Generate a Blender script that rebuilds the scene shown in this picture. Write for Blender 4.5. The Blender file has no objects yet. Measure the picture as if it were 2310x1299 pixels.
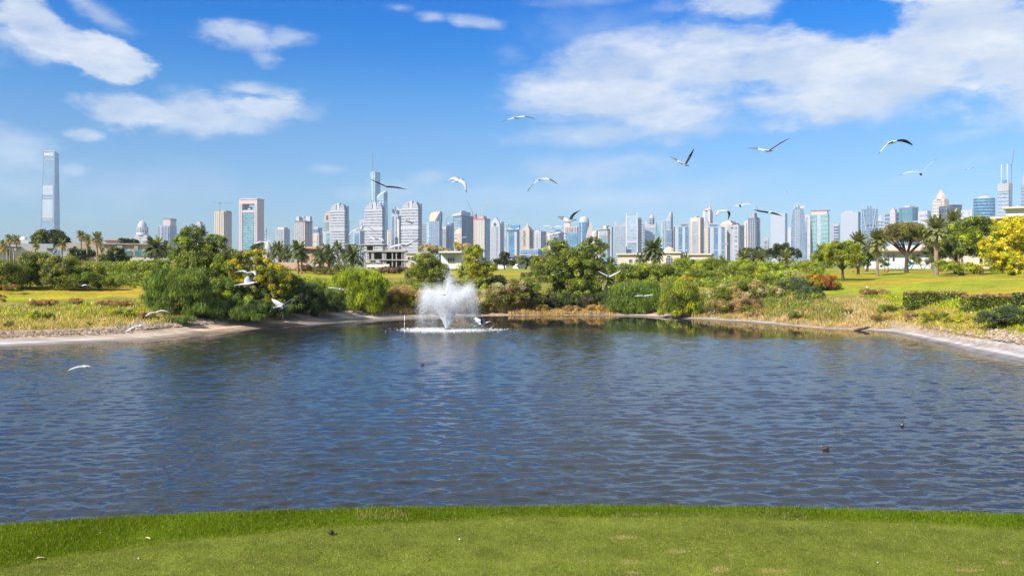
import bpy, math, random
import numpy as np
from mathutils import Vector
R = math.radians
random.seed(7); RG = np.random.default_rng(11)
S = bpy.context.scene
COL = S.collection
# ---------------------------------------------------------------- camera, sky, sun, exposure
F, CX, CY, H = 1813.0, 1155.0, 600.0, 6.0        # focal length in photo pixels, horizon row, eye height over the pond
cd = bpy.data.cameras.new('camera'); cam = bpy.data.objects.new('camera', cd); COL.objects.link(cam)
cd.sensor_width = 36; cd.lens = 36*F/2310; cd.shift_y = -(649.5-CY)/2310
cd.clip_start = 0.1; cd.clip_end = 30000
cam.location = (0, 0, H); cam.rotation_euler = (R(90), 0, 0)
S.camera = cam
SUN_TO = Vector((-0.74, -0.67, 0.0)).normalized()*math.cos(R(38)) + Vector((0, 0, math.sin(R(38))))
sl = bpy.data.lights.new('sun', 'SUN'); sl.energy = 4.5; sl.angle = R(0.5); sl.color = (1.0, 0.95, 0.86)
so = bpy.data.objects.new('sun', sl); COL.objects.link(so); so.rotation_euler = SUN_TO.to_track_quat('Z', 'Y').to_euler()
S.view_settings.view_transform = 'Standard'; S.view_settings.look = 'None'
S.view_settings.exposure = 0.95; S.view_settings.gamma = 1; S.view_settings.use_curve_mapping = False
S.render.engine = 'CYCLES'
cy = S.cycles
cy.use_denoising = True; cy.max_bounces = 7; cy.diffuse_bounces = 3; cy.glossy_bounces = 3
cy.transmission_bounces = 4; cy.transparent_max_bounces = 6; cy.volume_bounces = 0; cy.use_fast_gi = False
cy.sample_clamp_indirect = 4.0; cy.caustics_reflective = False; cy.caustics_refractive = False

class G:
    """tiny helper for node graphs"""
    def __init__(s, nt): s.nt = nt; s.n = nt.nodes; s.l = nt.links
    def put(s, sock, v):
        if hasattr(v, 'is_linked') or isinstance(v, bpy.types.NodeSocket): s.l.new(v, sock)
        elif isinstance(v, (tuple, list)) and len(v) == 3 and sock.type == 'RGBA': sock.default_value = (*v, 1)
        else: sock.default_value = v
    def m(s, op, a, b=None, c=None, clamp=False):
        n = s.n.new('ShaderNodeMath'); n.operation = op; n.use_clamp = clamp
        for i, v in enumerate((a, b, c)):
            if v is not None: s.put(n.inputs[i], v)
        return n.outputs[0]
    def vm(s, op, a, b=None, out=0):
        n = s.n.new('ShaderNodeVectorMath'); n.operation = op
        s.put(n.inputs[0], a)
        if b is not None: s.put(n.inputs['Scale'] if op == 'SCALE' else n.inputs[1], b)
        return n.outputs[out]
    def mix(s, f, a, b, blend='MIX'):
        n = s.n.new('ShaderNodeMix'); n.data_type = 'RGBA'; n.blend_type = blend
        s.put(n.inputs[0], f); s.put(n.inputs[6], a); s.put(n.inputs[7], b); return n.outputs[2]
    def noise(s, v, scale, detail=4, rough=0.5, dist=0, out=0):
        n = s.n.new('ShaderNodeTexNoise'); s.put(n.inputs['Vector'], v)
        n.inputs['Scale'].default_value = scale; n.inputs['Detail'].default_value = detail
        n.inputs['Roughness'].default_value = rough; n.inputs['Distortion'].default_value = dist
        return n.outputs[out]
    def mapr(s, v, a, b, c=0.0, d=1.0, smooth=False):
        n = s.n.new('ShaderNodeMapRange'); n.interpolation_type = 'SMOOTHSTEP' if smooth else 'LINEAR'
        s.put(n.inputs[0], v)
        for i, x in enumerate((a, b, c, d)): s.put(n.inputs[i+1], x)
        return n.outputs[0]
    def mapping(s, v, loc=(0, 0, 0), rot=(0, 0, 0), sc=(1, 1, 1), kind='POINT'):
        n = s.n.new('ShaderNodeMapping'); n.vector_type = kind; s.put(n.inputs[0], v)
        n.inputs[1].default_value = loc; n.inputs[2].default_value = rot; n.inputs[3].default_value = sc
        return n.outputs[0]
    def comb(s, x, y, z):
        n = s.n.new('ShaderNodeCombineXYZ')
        for i, v in enumerate((x, y, z)): s.put(n.inputs[i], v)
        return n.outputs[0]
    def sep(s, v):
        n = s.n.new('ShaderNodeSeparateXYZ'); s.put(n.inputs[0], v); return n.outputs

# world: Nishita sky, its blue deepened as through a polarising filter, with clouds
world = bpy.data.worlds.new('World'); S.world = world; world.use_nodes = True
g = G(world.node_tree); g.n.clear()
sky = g.n.new('ShaderNodeTexSky'); sky.sky_type = 'NISHITA'; sky.sun_disc = False
sky.sun_elevation = R(38); sky.sun_rotation = math.atan2(SUN_TO.x, SUN_TO.y)
sky.air_density = 1.0; sky.dust_density = 0.6; sky.ozone_density = 3.0
tc = g.n.new('ShaderNodeTexCoord').outputs['Generated']
dx, dy, dz = g.sep(tc)[0:3]
az = g.m('ARCTAN2', dx, dy)
el = g.m('ARCSINE', dz)
tint = g.n.new('ShaderNodeValToRGB'); g.l.new(g.mapr(el, -0.02, 1.2), tint.inputs[0])
cr = tint.color_ramp; cr.elements[0].position = 0; cr.elements[0].color = (0.70, 0.84, 1.02, 1)
cr.elements[1].position = 1.0; cr.elements[1].color = (0.05, 0.33, 0.80, 1)
for p, c in ((0.07, (0.64, 0.81, 1.04, 1)), (0.15, (0.50, 0.82, 1.14, 1)), (0.19, (0.28, 0.78, 1.22, 1)), (0.22, (0.12, 0.67, 1.26, 1)), (0.25, (0.0, 0.62, 1.32, 1)), (0.285, (0.0, 0.57, 1.36, 1)), (0.36, (0.0, 0.42, 1.1, 1)), (0.5, (0.02, 0.37, 0.95, 1))):
    e = cr.elements.new(p); e.color = c
blue = g.mix(1.0, sky.outputs[0], tint.outputs[0], 'MULTIPLY')
ae = g.comb(az, el, 0.0)
warp = g.noise(g.mapping(tc, sc=(1, 1, 1.6)), 5.0, 3, 0.5, out=1)
wv = g.vm('ADD', g.mapping(tc, sc=(1, 1, 2.2)), g.vm('SCALE', g.vm('SUBTRACT', warp, (0.5, 0.5, 0.5)), 0.05))
nz = g.noise(wv, 9.0, 9, 0.58)
nz2 = g.noise(g.mapping(wv, loc=(3.1, 1.7, 0.4)), 26.0, 6, 0.6)
rag = g.m('ADD', g.m('MULTIPLY', g.m('SUBTRACT', nz, 0.5), 2.6), g.m('MULTIPLY', g.m('SUBTRACT', nz2, 0.5), 1.1))
def skyang(px, py):
    u, v = (px-CX)/F, (CY-py)/F
    a = math.atan(u); return a, math.atan(v*math.cos(a)), math.cos(a)
# centre x, y, half width, half height, tilt (deg, positive = rising to the right), opacity, edge width
CLOUDS = [(85,62,120,58,-33,.92,.40),(60,95,110,50,-12,.7,.6),(235,128,120,48,-20,.97,.32),(215,28,110,26,-22,.6,.7),(10,90,60,70,0,.45,.8),
 (570,92,85,34,-8,.72,.6),(640,90,75,26,12,.62,.7),(595,132,48,26,0,.6,.6),
 (300,248,150,46,3,.85,.45),(420,252,150,50,0,.8,.5),(590,240,120,40,-6,.85,.45),(575,203,85,20,-3,.75,.5),(520,272,190,28,0,.6,.6),(183,301,48,16,0,.7,.6),(690,258,60,26,0,.4,.8),
 (903,18,42,13,0,.5,.8),(972,38,42,15,-5,.55,.8),(1065,50,75,14,-6,.6,.8),
 (1665,4,100,38,-4,.85,.5),(1330,2,150,20,0,.45,.9),(1500,14,50,22,0,.25,.9),(1350,60,230,60,8,.25,1.),
 (1400,150,260,80,12,.86,.62),(1560,150,190,90,0,.92,.5),(1400,215,280,80,2,.95,.6),(1530,255,190,60,0,.93,.55),(1330,300,180,34,2,.72,.7),(1560,285,150,32,0,.75,.7),(1180,240,70,30,10,.6,.8),(1150,120,70,30,0,.28,.9),
 (1790,160,170,85,8,.96,.42),(1950,170,260,100,10,1.,.4),(2130,90,230,115,20,1.,.38),(2300,120,240,140,5,1.,.4),(2000,215,330,62,3,1.,.5),(2420,190,300,90,0,1.,.5),(1800,225,200,45,0,.9,.6),
 (30,345,130,60,0,.55,.8),(170,382,40,24,0,.5,.9),(20,410,200,60,0,.4,.9),(320,430,330,70,0,.26,1.),(2210,300,90,16,6,.3,1.),
 (1340,385,170,42,0,.6,.8),(1400,365,120,22,0,.55,.8),(1480,445,330,44,0,.5,.9),(740,382,46,12,0,.42,.9),(985,398,70,18,6,.5,.9),(850,430,110,26,0,.5,.9),(1150,440,330,50,0,.3,1.),
 (2050,400,220,16,12,.28,1.),(2150,380,150,10,14,.3,1.),(-260,60,260,110,-10,.9,.5),(-350,330,330,60,0,.5,.8),(2900,330,420,80,0,.6,.8),(-700,200,300,70,0,.8,.6),(2900,80,300,110,0,.95,.5),(3700,260,400,110,0,.9,.6)]
D = None
for (px, py, rx, ry, tilt, op, ed) in CLOUDS:
    a, e, c = skyang(px, py)
    mp = g.mapping(ae, loc=(a, e, 0), rot=(0, 0, R(tilt)), sc=(rx/F*c*c*1.08, ry/F*1.12*c, 1), kind='TEXTURE')
    r = g.m('SUBTRACT', g.vm('LENGTH', mp, out=1), g.m('MULTIPLY', rag, 0.72 if rx > 140 else (0.85 if ed < .6 else 1.1)))
    d = g.mapr(r, 1.04 if ed < .5 else 1.15, (1.0-ed*1.1) if ed < .5 else 0.85-ed*1.05, 0.0, op, smooth=True)
    D = d if D is None else g.m('MAXIMUM', D, d)
# unseen cloud everywhere else; overhead sheet thickened to brighten the pond's reflections
pl = g.comb(g.m('DIVIDE', dx, g.m('MAXIMUM', dz, 0.04)), g.m('DIVIDE', dy, g.m('MAXIMUM', dz, 0.04)), 0.0)
gn = g.noise(pl, 0.8, 7, 0.55)
gen = g.m('MULTIPLY', g.mapr(gn, 0.34, 0.52, 0, 0.9, smooth=True), g.mapr(el, 0.33, 0.46, 0, 1, smooth=True))
back = g.m('MULTIPLY', g.mapr(nz, 0.47, 0.60, 0, 0.85, smooth=True), g.mapr(g.m('ABSOLUTE', az), 1.0, 1.3, 0, 1, smooth=True))
back = g.m('MULTIPLY', back, g.mapr(el, 0.02, 0.12, 0, 1, smooth=True))
D = g.m('MAXIMUM', D, g.m('MAXIMUM', gen, back))
up = g.noise(g.mapping(wv, loc=(0, 0, 0.06)), 9.0, 6, 0.55)
shade = g.mapr(g.m('SUBTRACT', up, nz), -0.10, 0.12, 0.0, 1.0)
fine = g.noise(g.mapping(tc, sc=(1, 1, 3)), 13.0, 6, 0.6)
ccol = g.mix(g.mapr(fine, .35, .65), (5.3, 5.9, 6.9), (6.9, 7.2, 7.8))
ccol = g.mix(g.m('MULTIPLY', shade, 0.6), ccol, (4.2, 5.1, 6.6))
low = g.mapr(el, 0.02, 0.2, 0.86, 1.0)
ccol = g.mix(1.0, ccol, g.comb(low, g.mapr(el, 0.02, 0.2, 0.93, 1.0), 1.0), 'MULTIPLY')
D = g.m('MULTIPLY', D, g.mapr(g.noise(g.mapping(wv, loc=(5, 2, 1), sc=(1, 1, 1.5)), 17.0, 6, .62), .28, .55, .72, 1.0))
skyc = g.mix(g.mapr(D, 0, 1, 0, 0.97), blue, ccol)
bg = g.n.new('ShaderNodeBackground'); g.l.new(skyc, bg.inputs[0]); bg.inputs[1].default_value = 0.066
wo = g.n.new('ShaderNodeOutputWorld'); g.l.new(bg.outputs[0], wo.inputs[0])
world.cycles.sampling_method = 'MANUAL'; world.cycles.sample_map_resolution = 512

# ---------------------------------------------------------------- materials
MATS = {}
def newmat(name):
    m = bpy.data.materials.new(name); m.use_nodes = True
    gg = G(m.node_tree); gg.n.clear()
    o = gg.n.new('ShaderNodeOutputMaterial'); return m, gg, o
def principled(gg, col, rough=0.6, metal=0.0, spec=0.4):
    b = gg.n.new('ShaderNodeBsdfPrincipled'); gg.put(b.inputs['Base Color'], col)
    gg.put(b.inputs['Roughness'], rough); gg.put(b.inputs['Metallic'], metal)
    b.inputs['Specular IOR Level'].default_value = spec
    return b
def mat(name, col, rough=0.7, metal=0.0, var=0.12, scale=0.15, bump=0.0, spec=0.3):
    """plain painted / stone / metal surface with mottled wear"""
    if name in MATS: return MATS[name]
    m, gg, o = newmat(name)
    t = gg.n.new('ShaderNodeTexCoord').outputs['Object']
    n1 = gg.noise(gg.mapping(t, sc=(1, 1, 0.35)), scale, 6, 0.6)
    f = gg.mapr(n1, 0.3, 0.7, 1-var, 1+var*0.5)
    c = gg.vm('SCALE', col, f)
    b = principled(gg, c, rough, metal, spec)
    if bump:
        bn = gg.n.new('ShaderNodeBump'); bn.inputs['Strength'].default_value = bump
        gg.l.new(gg.noise(t, scale*20, 5), bn.inputs['Height']); gg.l.new(bn.outputs[0], b.inputs['Normal'])
    gg.l.new(b.outputs[0], o.inputs[0]); MATS[name] = m; return m
def glass(name, col, metal=0.35, rough=0.2, cell=(3.6, 3.6, 3.6), var=0.35):
    """curtain-wall glass: every pane a little different in tone"""
    if name in MATS: return MATS[name]
    m, gg, o = newmat(name)
    t = gg.n.new('ShaderNodeTexCoord').outputs['Object']
    sn = gg.vm('SNAP', gg.vm('ADD', t, (0.13, 0.17, 0.11)), cell)
    wn = gg.n.new('ShaderNodeTexWhiteNoise'); gg.l.new(sn, wn.inputs['Vector'])
    big = gg.noise(t, 0.02, 3)
    f = gg.m('MULTIPLY', gg.mapr(wn.outputs[0], 0, 1, 1-var, 1+var*.6), gg.mapr(big, .3, .7, .85, 1.15))
    c = gg.vm('SCALE', col, f)
    b = principled(gg, c, rough, metal, 0.6)
    gg.l.new(b.outputs[0], o.inputs[0]); MATS[name] = m; return m
def leafmat(name, trans=0.46, gloss=0.04):
    if name in MATS: return MATS[name]
    m, gg, o = newmat(name)
    at = gg.n.new('ShaderNodeAttribute'); at.attribute_name = 'Col'
    d = gg.n.new('ShaderNodeBsdfDiffuse'); gg.l.new(at.outputs['Color'], d.inputs[0])
    tr = gg.n.new('ShaderNodeBsdfTranslucent'); gg.l.new(gg.mix(1.0, at.outputs['Color'], (1.35, 1.25, 0.5), 'MULTIPLY'), tr.inputs[0])
    mx = gg.n.new('ShaderNodeMixShader'); mx.inputs[0].default_value = trans
    gg.l.new(d.outputs[0], mx.inputs[1]); gg.l.new(tr.outputs[0], mx.inputs[2])
    gl = gg.n.new('ShaderNodeBsdfGlossy'); gl.inputs['Roughness'].default_value = 0.45
    m2 = gg.n.new('ShaderNodeMixShader'); m2.inputs[0].default_value = gloss
    gg.l.new(mx.outputs[0], m2.inputs[1]); gg.l.new(gl.outputs[0], m2.inputs[2])
    gg.l.new(m2.outputs[0], o.inputs[0]); MATS[name] = m; return m
LEAF = leafmat('leaf'); TURF = leafmat('turf', .4, 0.0); STRAW = leafmat('straw', 0.25, 0.02)
BARK = mat('bark', (0.085, 0.06, 0.045), 0.9, var=.4, scale=2.0, bump=.4)
PBARK = mat('palm_bark', (0.26, 0.18, 0.12), 0.9, var=.4, scale=3.0, bump=.5)

# ---------------------------------------------------------------- objects
def tag(o, label=None, cat=None, group=None, kind=None):
    if label: o['label'] = label
    if cat: o['category'] = cat
    if group: o['group'] = group
    if kind: o['kind'] = kind
    return o
def empty(name, loc, rz=0.0):
    o = bpy.data.objects.new(name, None); COL.objects.link(o); o.location = loc; o.rotation_euler = (0, 0, rz)
    o.empty_display_size = 0.5; return o
def link(name, me, parent=None, loc=None):
    o = bpy.data.objects.new(name, me); COL.objects.link(o)
    if parent: o.parent = parent
    if loc is not None: o.location = loc
    return o
class MB:
    def __init__(s): s.v = []; s.f = []; s.mi = []; s.sm = []
    def add(s, vs, fs, mi=0, smooth=False):
        b = len(s.v); s.v += [tuple(v) for v in vs]
        for f in fs: s.f.append([b+i for i in f]); s.mi.append(mi); s.sm.append(smooth)
        return s
    def box(s, x0, x1, y0, y1, z0, z1, mi=0, t=None):
        vs = [(x0,y0,z0),(x1,y0,z0),(x1,y1,z0),(x0,y1,z0),(x0,y0,z1),(x1,y0,z1),(x1,y1,z1),(x0,y1,z1)]
        if t: vs = [t(*v) for v in vs]
        return s.add(vs, [(0,3,2,1),(4,5,6,7),(0,1,5,4),(1,2,6,5),(2,3,7,6),(3,0,4,7)], mi)
    def prism(s, pts, y0, y1, mi=0):
        """polygon in (x,z), extruded along y"""
        n = len(pts); vs = [(p[0], y0, p[1]) for p in pts] + [(p[0], y1, p[1]) for p in pts]
        fs = [tuple(range(n)), tuple(range(2*n-1, n-1, -1))] + [(i, i+n, (i+1) % n+n, (i+1) % n) for i in range(n)]
        return s.add(vs, fs, mi)
    def frustum(s, r0, r1, mi=0):
        """r = (x0,x1,y0,y1,z)"""
        a = [(r0[0],r0[2],r0[4]),(r0[1],r0[2],r0[4]),(r0[1],r0[3],r0[4]),(r0[0],r0[3],r0[4])]
        b = [(r1[0],r1[2],r1[4]),(r1[1],r1[2],r1[4]),(r1[1],r1[3],r1[4]),(r1[0],r1[3],r1[4])]
        return s.add(a+b, [(0,3,2,1),(4,5,6,7),(0,1,5,4),(1,2,6,5),(2,3,7,6),(3,0,4,7)], mi)
    def lathe(s, cx, cy, prof, n=20, mi=0, smooth=True, sy=1.0):
        vs = []; fs = []
        for (r, z) in prof:
            for i in range(n):
                a = 2*math.pi*i/n; vs.append((cx+r*math.cos(a), cy+sy*r*math.sin(a), z))
        for j in range(len(prof)-1):
            for i in range(n): fs.append((j*n+i, j*n+(i+1) % n, (j+1)*n+(i+1) % n, (j+1)*n+i))
        s.add(vs, fs, mi, smooth)
        s.add([vs[i] for i in range(n)], [tuple(range(n-1, -1, -1))], mi)
        return s.add(vs[-n:], [tuple(range(n))], mi)
    def tube(s, pts, rad, n=7, mi=0, smooth=True):
        pts = [Vector(p) for p in pts]; rings = []
        if not hasattr(rad, '__len__'): rad = [rad]*len(pts)
        for i, p in enumerate(pts):
            d = (pts[min(i+1, len(pts)-1)] - pts[max(i-1, 0)]).normalized()
            u = d.cross(Vector((0.3, 0.9, 0.2))).normalized(); w = d.cross(u)
            rings.append([p + (u*math.cos(2*math.pi*k/n) + w*math.sin(2*math.pi*k/n))*rad[i] for k in range(n)])
        vs = [v for r in rings for v in r]; fs = []
        for j in range(len(pts)-1):
            for k in range(n): fs.append((j*n+k, j*n+(k+1) % n, (j+1)*n+(k+1) % n, (j+1)*n+k))
        s.add(vs, fs, mi, smooth)
        s.add(rings[0], [tuple(range(n-1, -1, -1))], mi); return s.add(rings[-1], [tuple(range(n))], mi)
    def mesh(s, name, mats):
        me = bpy.data.meshes.new(name); me.from_pydata(s.v, [], s.f)
        if not isinstance(mats, (list, tuple)): mats = [mats]
        for m in mats: me.materials.append(m)
        me.polygons.foreach_set('material_index', s.mi); me.polygons.foreach_set('use_smooth', s.sm)
        me.update(); return me
    def build(s, name, mats, parent=None, loc=None):
        return link(name, s.mesh(name, mats), parent, loc)
def np_mesh(name, V, k, m, cols=None):
    """V: (n*k,3) float array, faces of k corners; cols: (n,3) one colour per face"""
    n = len(V)//k; me = bpy.data.meshes.new(name)
    me.vertices.add(len(V)); me.vertices.foreach_set('co', np.asarray(V, np.float32).ravel())
    me.loops.add(len(V)); me.loops.foreach_set('vertex_index', np.arange(len(V), dtype=np.int32))
    me.polygons.add(n); me.polygons.foreach_set('loop_start', np.arange(0, len(V), k, dtype=np.int32))
    me.polygons.foreach_set('loop_total', np.full(n, k, np.int32))
    if cols is not None:
        a = me.color_attributes.new('Col', 'FLOAT_COLOR', 'POINT')
        c = np.ones((n, k, 4), np.float32); c[:, :, :3] = np.clip(cols, 0, 1)[:, None, :]
        a.data.foreach_set('color', c.ravel())
    me.materials.append(m); me.update(calc_edges=True); return me
def W(px, py, Y): return Vector(((px-CX)/F*Y, Y, H-(py-CY)/F*Y))
def unit(a): return a/np.maximum(np.linalg.norm(a, axis=-1, keepdims=True), 1e-9)
HAZE_D = 0.00008; WATER_COL = (.018, .021, .023); WAVE = 0.25
# ---------------------------------------------------------------- the lie of the land
SH = np.array([(-4000,1000),(-2200,900),(-1200,840),(-500,800),(0,783),(150,777),(330,768),(480,752),(620,737),(700,732),(850,722),(960,717),(1100,712),(1300,711),(1450,714),(1600,722),(1750,732),(1880,743),(1960,745),(2020,752),(2100,771),(2200,797),(2310,820),(2600,870),(3400,1000),(6500,1300)], float)
SHU = (SH[:, 0]-CX)/F; SHY = F*H/(SH[:, 1]-CY)
NE = np.array([(-6000,1290),(0,1186),(250,1170),(500,1158),(800,1149),(1155,1145),(1500,1143),(1900,1150),(2310,1164),(8000,1290)], float)
NEU = (NE[:, 0]-CX)/F; NEY = F*2.4/(NE[:, 1]-CY)
NI = np.array([(-6000,1480),(0,1288),(150,1260),(300,1240),(500,1214),(700,1196),(900,1182),(1155,1170),(1500,1168),(1900,1177),(2100,1185),(2310,1198),(8000,1500)], float)
NIU = (NI[:, 0]-CX)/F; NIY = F*2.4/(NI[:, 1]-CY)
PS = [-40, -3, 0, 3.2, 4.5, 15, 25, 35, 45, 80, 120, 200, 20000]
PZ = [-2.5, -0.45, 0, 0.36, 0.75, 2.3, 3.35, 3.9, 4.35, 4.9, 5.15, 5.4, 5.4]
def shoreY(x, y): return np.interp(x/np.maximum(y, 1.0), SHU, SHY)
def nearY(x, y): return np.interp(x/np.maximum(y, 1.0), NEU, NEY)
def innerY(x, y): return np.interp(x/np.maximum(y, 1.0), NIU, NIY)
def lump(x, y): return 0.5*np.sin(x*0.31+1.3*np.sin(y*0.17))+0.5*np.sin(y*0.27+x*0.11+2.0)
def ground(x, y):
    x = np.asarray(x, float); y = np.asarray(y, float)
    s = y-shoreY(x, y)
    far = np.interp(s, PS, PZ) + 0.16*lump(x, y)*np.clip((s-5)/8, 0, 1)*np.clip((300-y)/150, 0, 1)
    sn = y-nearY(x, y)
    near = np.interp(sn, [-2, 0, 0.15, 6.0, 9], [3.6, 3.6, 3.5, -1.3, -2.5])
    z = np.where(s > -30, np.maximum(far, near), near)
    z = np.maximum(z, np.clip((np.abs(x)-120)*0.2-1.0, -3, 3.6))
    return z
def gz(x, y): return float(ground(np.array([x]), np.array([y]))[0])
def solveY(px, py):
    """depth at which the land shows at that picture row, walking out from the far shore"""
    ys = np.arange(45, 240, 0.25); u = (px-CX)/F
    z = ground(u*ys, ys); row = CY+(H-z)*F/ys
    ok = (ys > np.interp(u, SHU, SHY)-0.5) & (row <= py)
    i = np.argmax(ok); return float(ys[i]) if ok.any() else 200.0
def put(px, py=None, Y=None):
    if Y is None: Y = solveY(px, py)
    x = (px-CX)/F*Y; return Vector((x, Y, gz(x, Y))), Y

def fbm(x, y, s, o=4, seed=0):
    r = np.zeros_like(x); a = 1.0; t = 0
    rg = np.random.default_rng(seed)
    for i in range(o):
        for k in range(3):
            th = rg.uniform(0, 6.28); ph = rg.uniform(0, 6.28); q = s*(1+.35*k)
            r += a*np.sin((x*math.cos(th)+y*math.sin(th))*q+ph+1.5*np.sin((x*math.sin(th)-y*math.cos(th))*q*.7+ph))/3
        t += a; a *= 0.55; s *= 2.1
    return r/t
us = np.concatenate([-np.geomspace(6, 0.9, 30), np.linspace(-0.85, 0.85, 220), np.geomspace(0.9, 6, 30)])
ys = np.concatenate([np.linspace(-25, 4, 12), np.linspace(4.5, 20, 60), np.linspace(21, 48, 20), np.linspace(48.4, 135, 120), np.geomspace(136, 4150, 60)])
UU, YY = np.meshgrid(us, ys); XX = np.clip(UU*np.maximum(YY, 14), -5900, 5900)
ZZ = ground(XX, YY)
ny, nx = XX.shape
V = np.stack([XX, YY, ZZ], -1).reshape(-1, 3)
idx = np.arange(ny*nx).reshape(ny, nx)
Q = np.stack([idx[:-1, :-1], idx[:-1, 1:], idx[1:, 1:], idx[1:, :-1]], -1).reshape(-1, 4)
me = bpy.data.meshes.new('ground'); me.vertices.add(len(V)); me.vertices.foreach_set('co', V.astype(np.float32).ravel())
me.loops.add(Q.size); me.loops.foreach_set('vertex_index', Q.astype(np.int32).ravel())
me.polygons.add(len(Q)); me.polygons.foreach_set('loop_start', np.arange(0, Q.size, 4, dtype=np.int32)); me.polygons.foreach_set('loop_total', np.full(len(Q), 4, np.int32))
me.polygons.foreach_set('use_smooth', np.ones(len(Q), bool))
# what grows where: gravel and dry growth near the water, mown lawn above, planted soil between
PXs = XX/np.maximum(YY, 1)*F+CX; Sd = (YY-shoreY(XX, YY)); n1 = fbm(XX, YY, 0.35, 4, 3); n2 = fbm(XX, YY, 1.1, 4, 5)
PXs = XX/np.maximum(YY, 1)*F+CX
def lerp(a, b, t): return a*(1-t[..., None])+b*t[..., None]
c_ = lambda *a: np.array(a, float)
gravel, dryg, rough_, lawn, soil = c_(.34,.25,.18), c_(.34,.24,.08), c_(.15,.17,.025), c_(.235,.255,.02), c_(.12,.085,.05)
col = np.broadcast_to(gravel, XX.shape+(3,)).copy()
col = lerp(col, dryg, np.clip((Sd-4.5+n1*2)/2, 0, 1))
col = lerp(col, rough_, np.clip((Sd-11+n1*5)/5, 0, 1)*np.clip(0.75+n2, 0, 1))
lw = np.clip((Sd-17.5+n1*1.0)/2.0, 0, 1)*np.where(((PXs > 330) & (PXs < 1850) & (Sd < 42)), 0.0, 1.0)
col = lerp(col, lawn, lw)
orange = np.clip(fbm(XX*0.35, YY, 0.16, 3, 9)*1.8+0.15, 0, 1)*lw
col = lerp(col, c_(.42,.25,.03), orange*0.75)
col = lerp(col, c_(.20,.27,.015), np.clip(fbm(XX, YY, .12, 3, 21)*2, 0, 1)*lw*0.6)
col = lerp(col, c_(.16,.21,.02), np.clip((YY-150)/60, 0, 1)*lw*.5)
cityt = np.clip((YY-260)/80, 0, 1); col = lerp(col, c_(.20,.19,.11), cityt)
nearm = (Sd < -20) | (YY < 20)
col[nearm] = c_(.13,.15,.02)
a = me.color_attributes.new('Col', 'FLOAT_COLOR', 'POINT')
c4 = np.ones((len(V), 4), np.float32); c4[:, :3] = np.clip(col.reshape(-1, 3), 0, 1); a.data.foreach_set('color', c4.ravel())
m, gg, o = newmat('ground')
at = gg.n.new('ShaderNodeAttribute'); at.attribute_name = 'Col'
t = gg.n.new('ShaderNodeTexCoord').outputs['Object']
f = gg.m('MULTIPLY', gg.mapr(gg.noise(t, 3.0, 6, .65), .25, .75, .5, 1.45), gg.mapr(gg.noise(t, 0.35, 5, .6), .3, .7, .72, 1.22))
b = principled(gg, gg.vm('SCALE', at.outputs['Color'], f), 0.95, 0, 0.1)
bn = gg.n.new('ShaderNodeBump'); bn.inputs['Strength'].default_value = .5; bn.inputs['Distance'].default_value = .05
gg.l.new(gg.noise(t, 9, 6, .7), bn.inputs['Height']); gg.l.new(bn.outputs[0], b.inputs['Normal'])
gg.l.new(b.outputs[0], o.inputs[0]); me.materials.append(m); me.update(calc_edges=True)
tag(link('ground', me), kind='structure')

# water: one sheet with real wind waves, calmer in the lee of the far bank; only the finest ripples are relief
m, gg, o = newmat('water')
t = gg.n.new('ShaderNodeTexCoord').outputs['Object']
rip = gg.noise(gg.mapping(t, rot=(0, 0, R(-7)), sc=(0.45, 1.0, 1)), 4.5, 3, 0.55, 0.6)
fin = gg.noise(gg.mapping(t, rot=(0, 0, R(12)), sc=(0.5, 1.0, 1)), 11.0, 2, 0.5, 0.3)
hgt = gg.m('ADD', gg.m('MULTIPLY', rip, 0.05), gg.m('MULTIPLY', fin, 0.010))
at = gg.n.new('ShaderNodeAttribute'); at.attribute_name = 'calm'
bn = gg.n.new('ShaderNodeBump'); bn.inputs['Distance'].default_value = 1.0
gg.l.new(gg.m('MULTIPLY', at.outputs['Fac'], 0.38), bn.inputs['Strength'])
gg.l.new(hgt, bn.inputs['Height'])
b = principled(gg, WATER_COL, gg.mapr(at.outputs['Fac'], 0.1, 1.0, 0.02, 0.05), 0, 0.85); b.inputs['IOR'].default_value = 1.333
gg.l.new(bn.outputs[0], b.inputs['Normal']); gg.l.new(b.outputs[0], o.inputs[0])
wys = np.concatenate([[9, 11, 13], np.geomspace(14.5, 104, 450), [108, 115, 125]]); wus = np.concatenate([[-6, -3, -1.6, -1.1], np.linspace(-.84, .84, 420), [1.1, 1.6, 3, 6]])
WU, WY = np.meshgrid(wus, wys); WX = np.clip(WU*WY, -128, 128); n_, k_ = WX.shape
off = shoreY(WX, WY)-WY
PXw = WX/WY*F+CX; cwd = np.interp(PXw, [0, 600, 800, 1000, 1200, 1640, 1900, 2080, 2200], [2.0, 4.5, 8, 11, 22, 21, 10, 2.5, 3.0])+2.6*fbm(WX, WY, .22, 3, 90)
calm = .05+.95/(1+np.exp(-(off-cwd)*.9)); calm = calm*(1+.25*fbm(WX*.4, WY, .12, 3, 91))
calm = calm*np.clip(1-np.exp(-((WX-(1010-CX)/F*75.5)**2/30+(WY-75.5)**2/12))*.3, 0, 1)
rw = np.random.default_rng(77); Hh = np.zeros_like(WX); spc = WY*.0040
wx_ = WX+.20*fbm(WX, WY, .8, 2, 92); wy_ = WY+.10*fbm(WX, WY, .9, 2, 93)
NW = 90
for q in range(NW):
    lam = .23*(1.25/.23)**((q+rw.random())/NW); th = rw.normal(0, R(23)); kx, ky = math.sin(th)*2*math.pi/lam, math.cos(th)*2*math.pi/lam
    slope = WAVE*(1.0 if lam < .6 else (.6/lam)**.9)/math.sqrt(NW/2)
    fade = np.clip((lam/spc-2.3)/1.6, 0, 1)
    Hh += fade*slope/(2*math.pi/lam)*np.sin(kx*wx_+ky*wy_+rw.uniform(0, 6.283))
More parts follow.
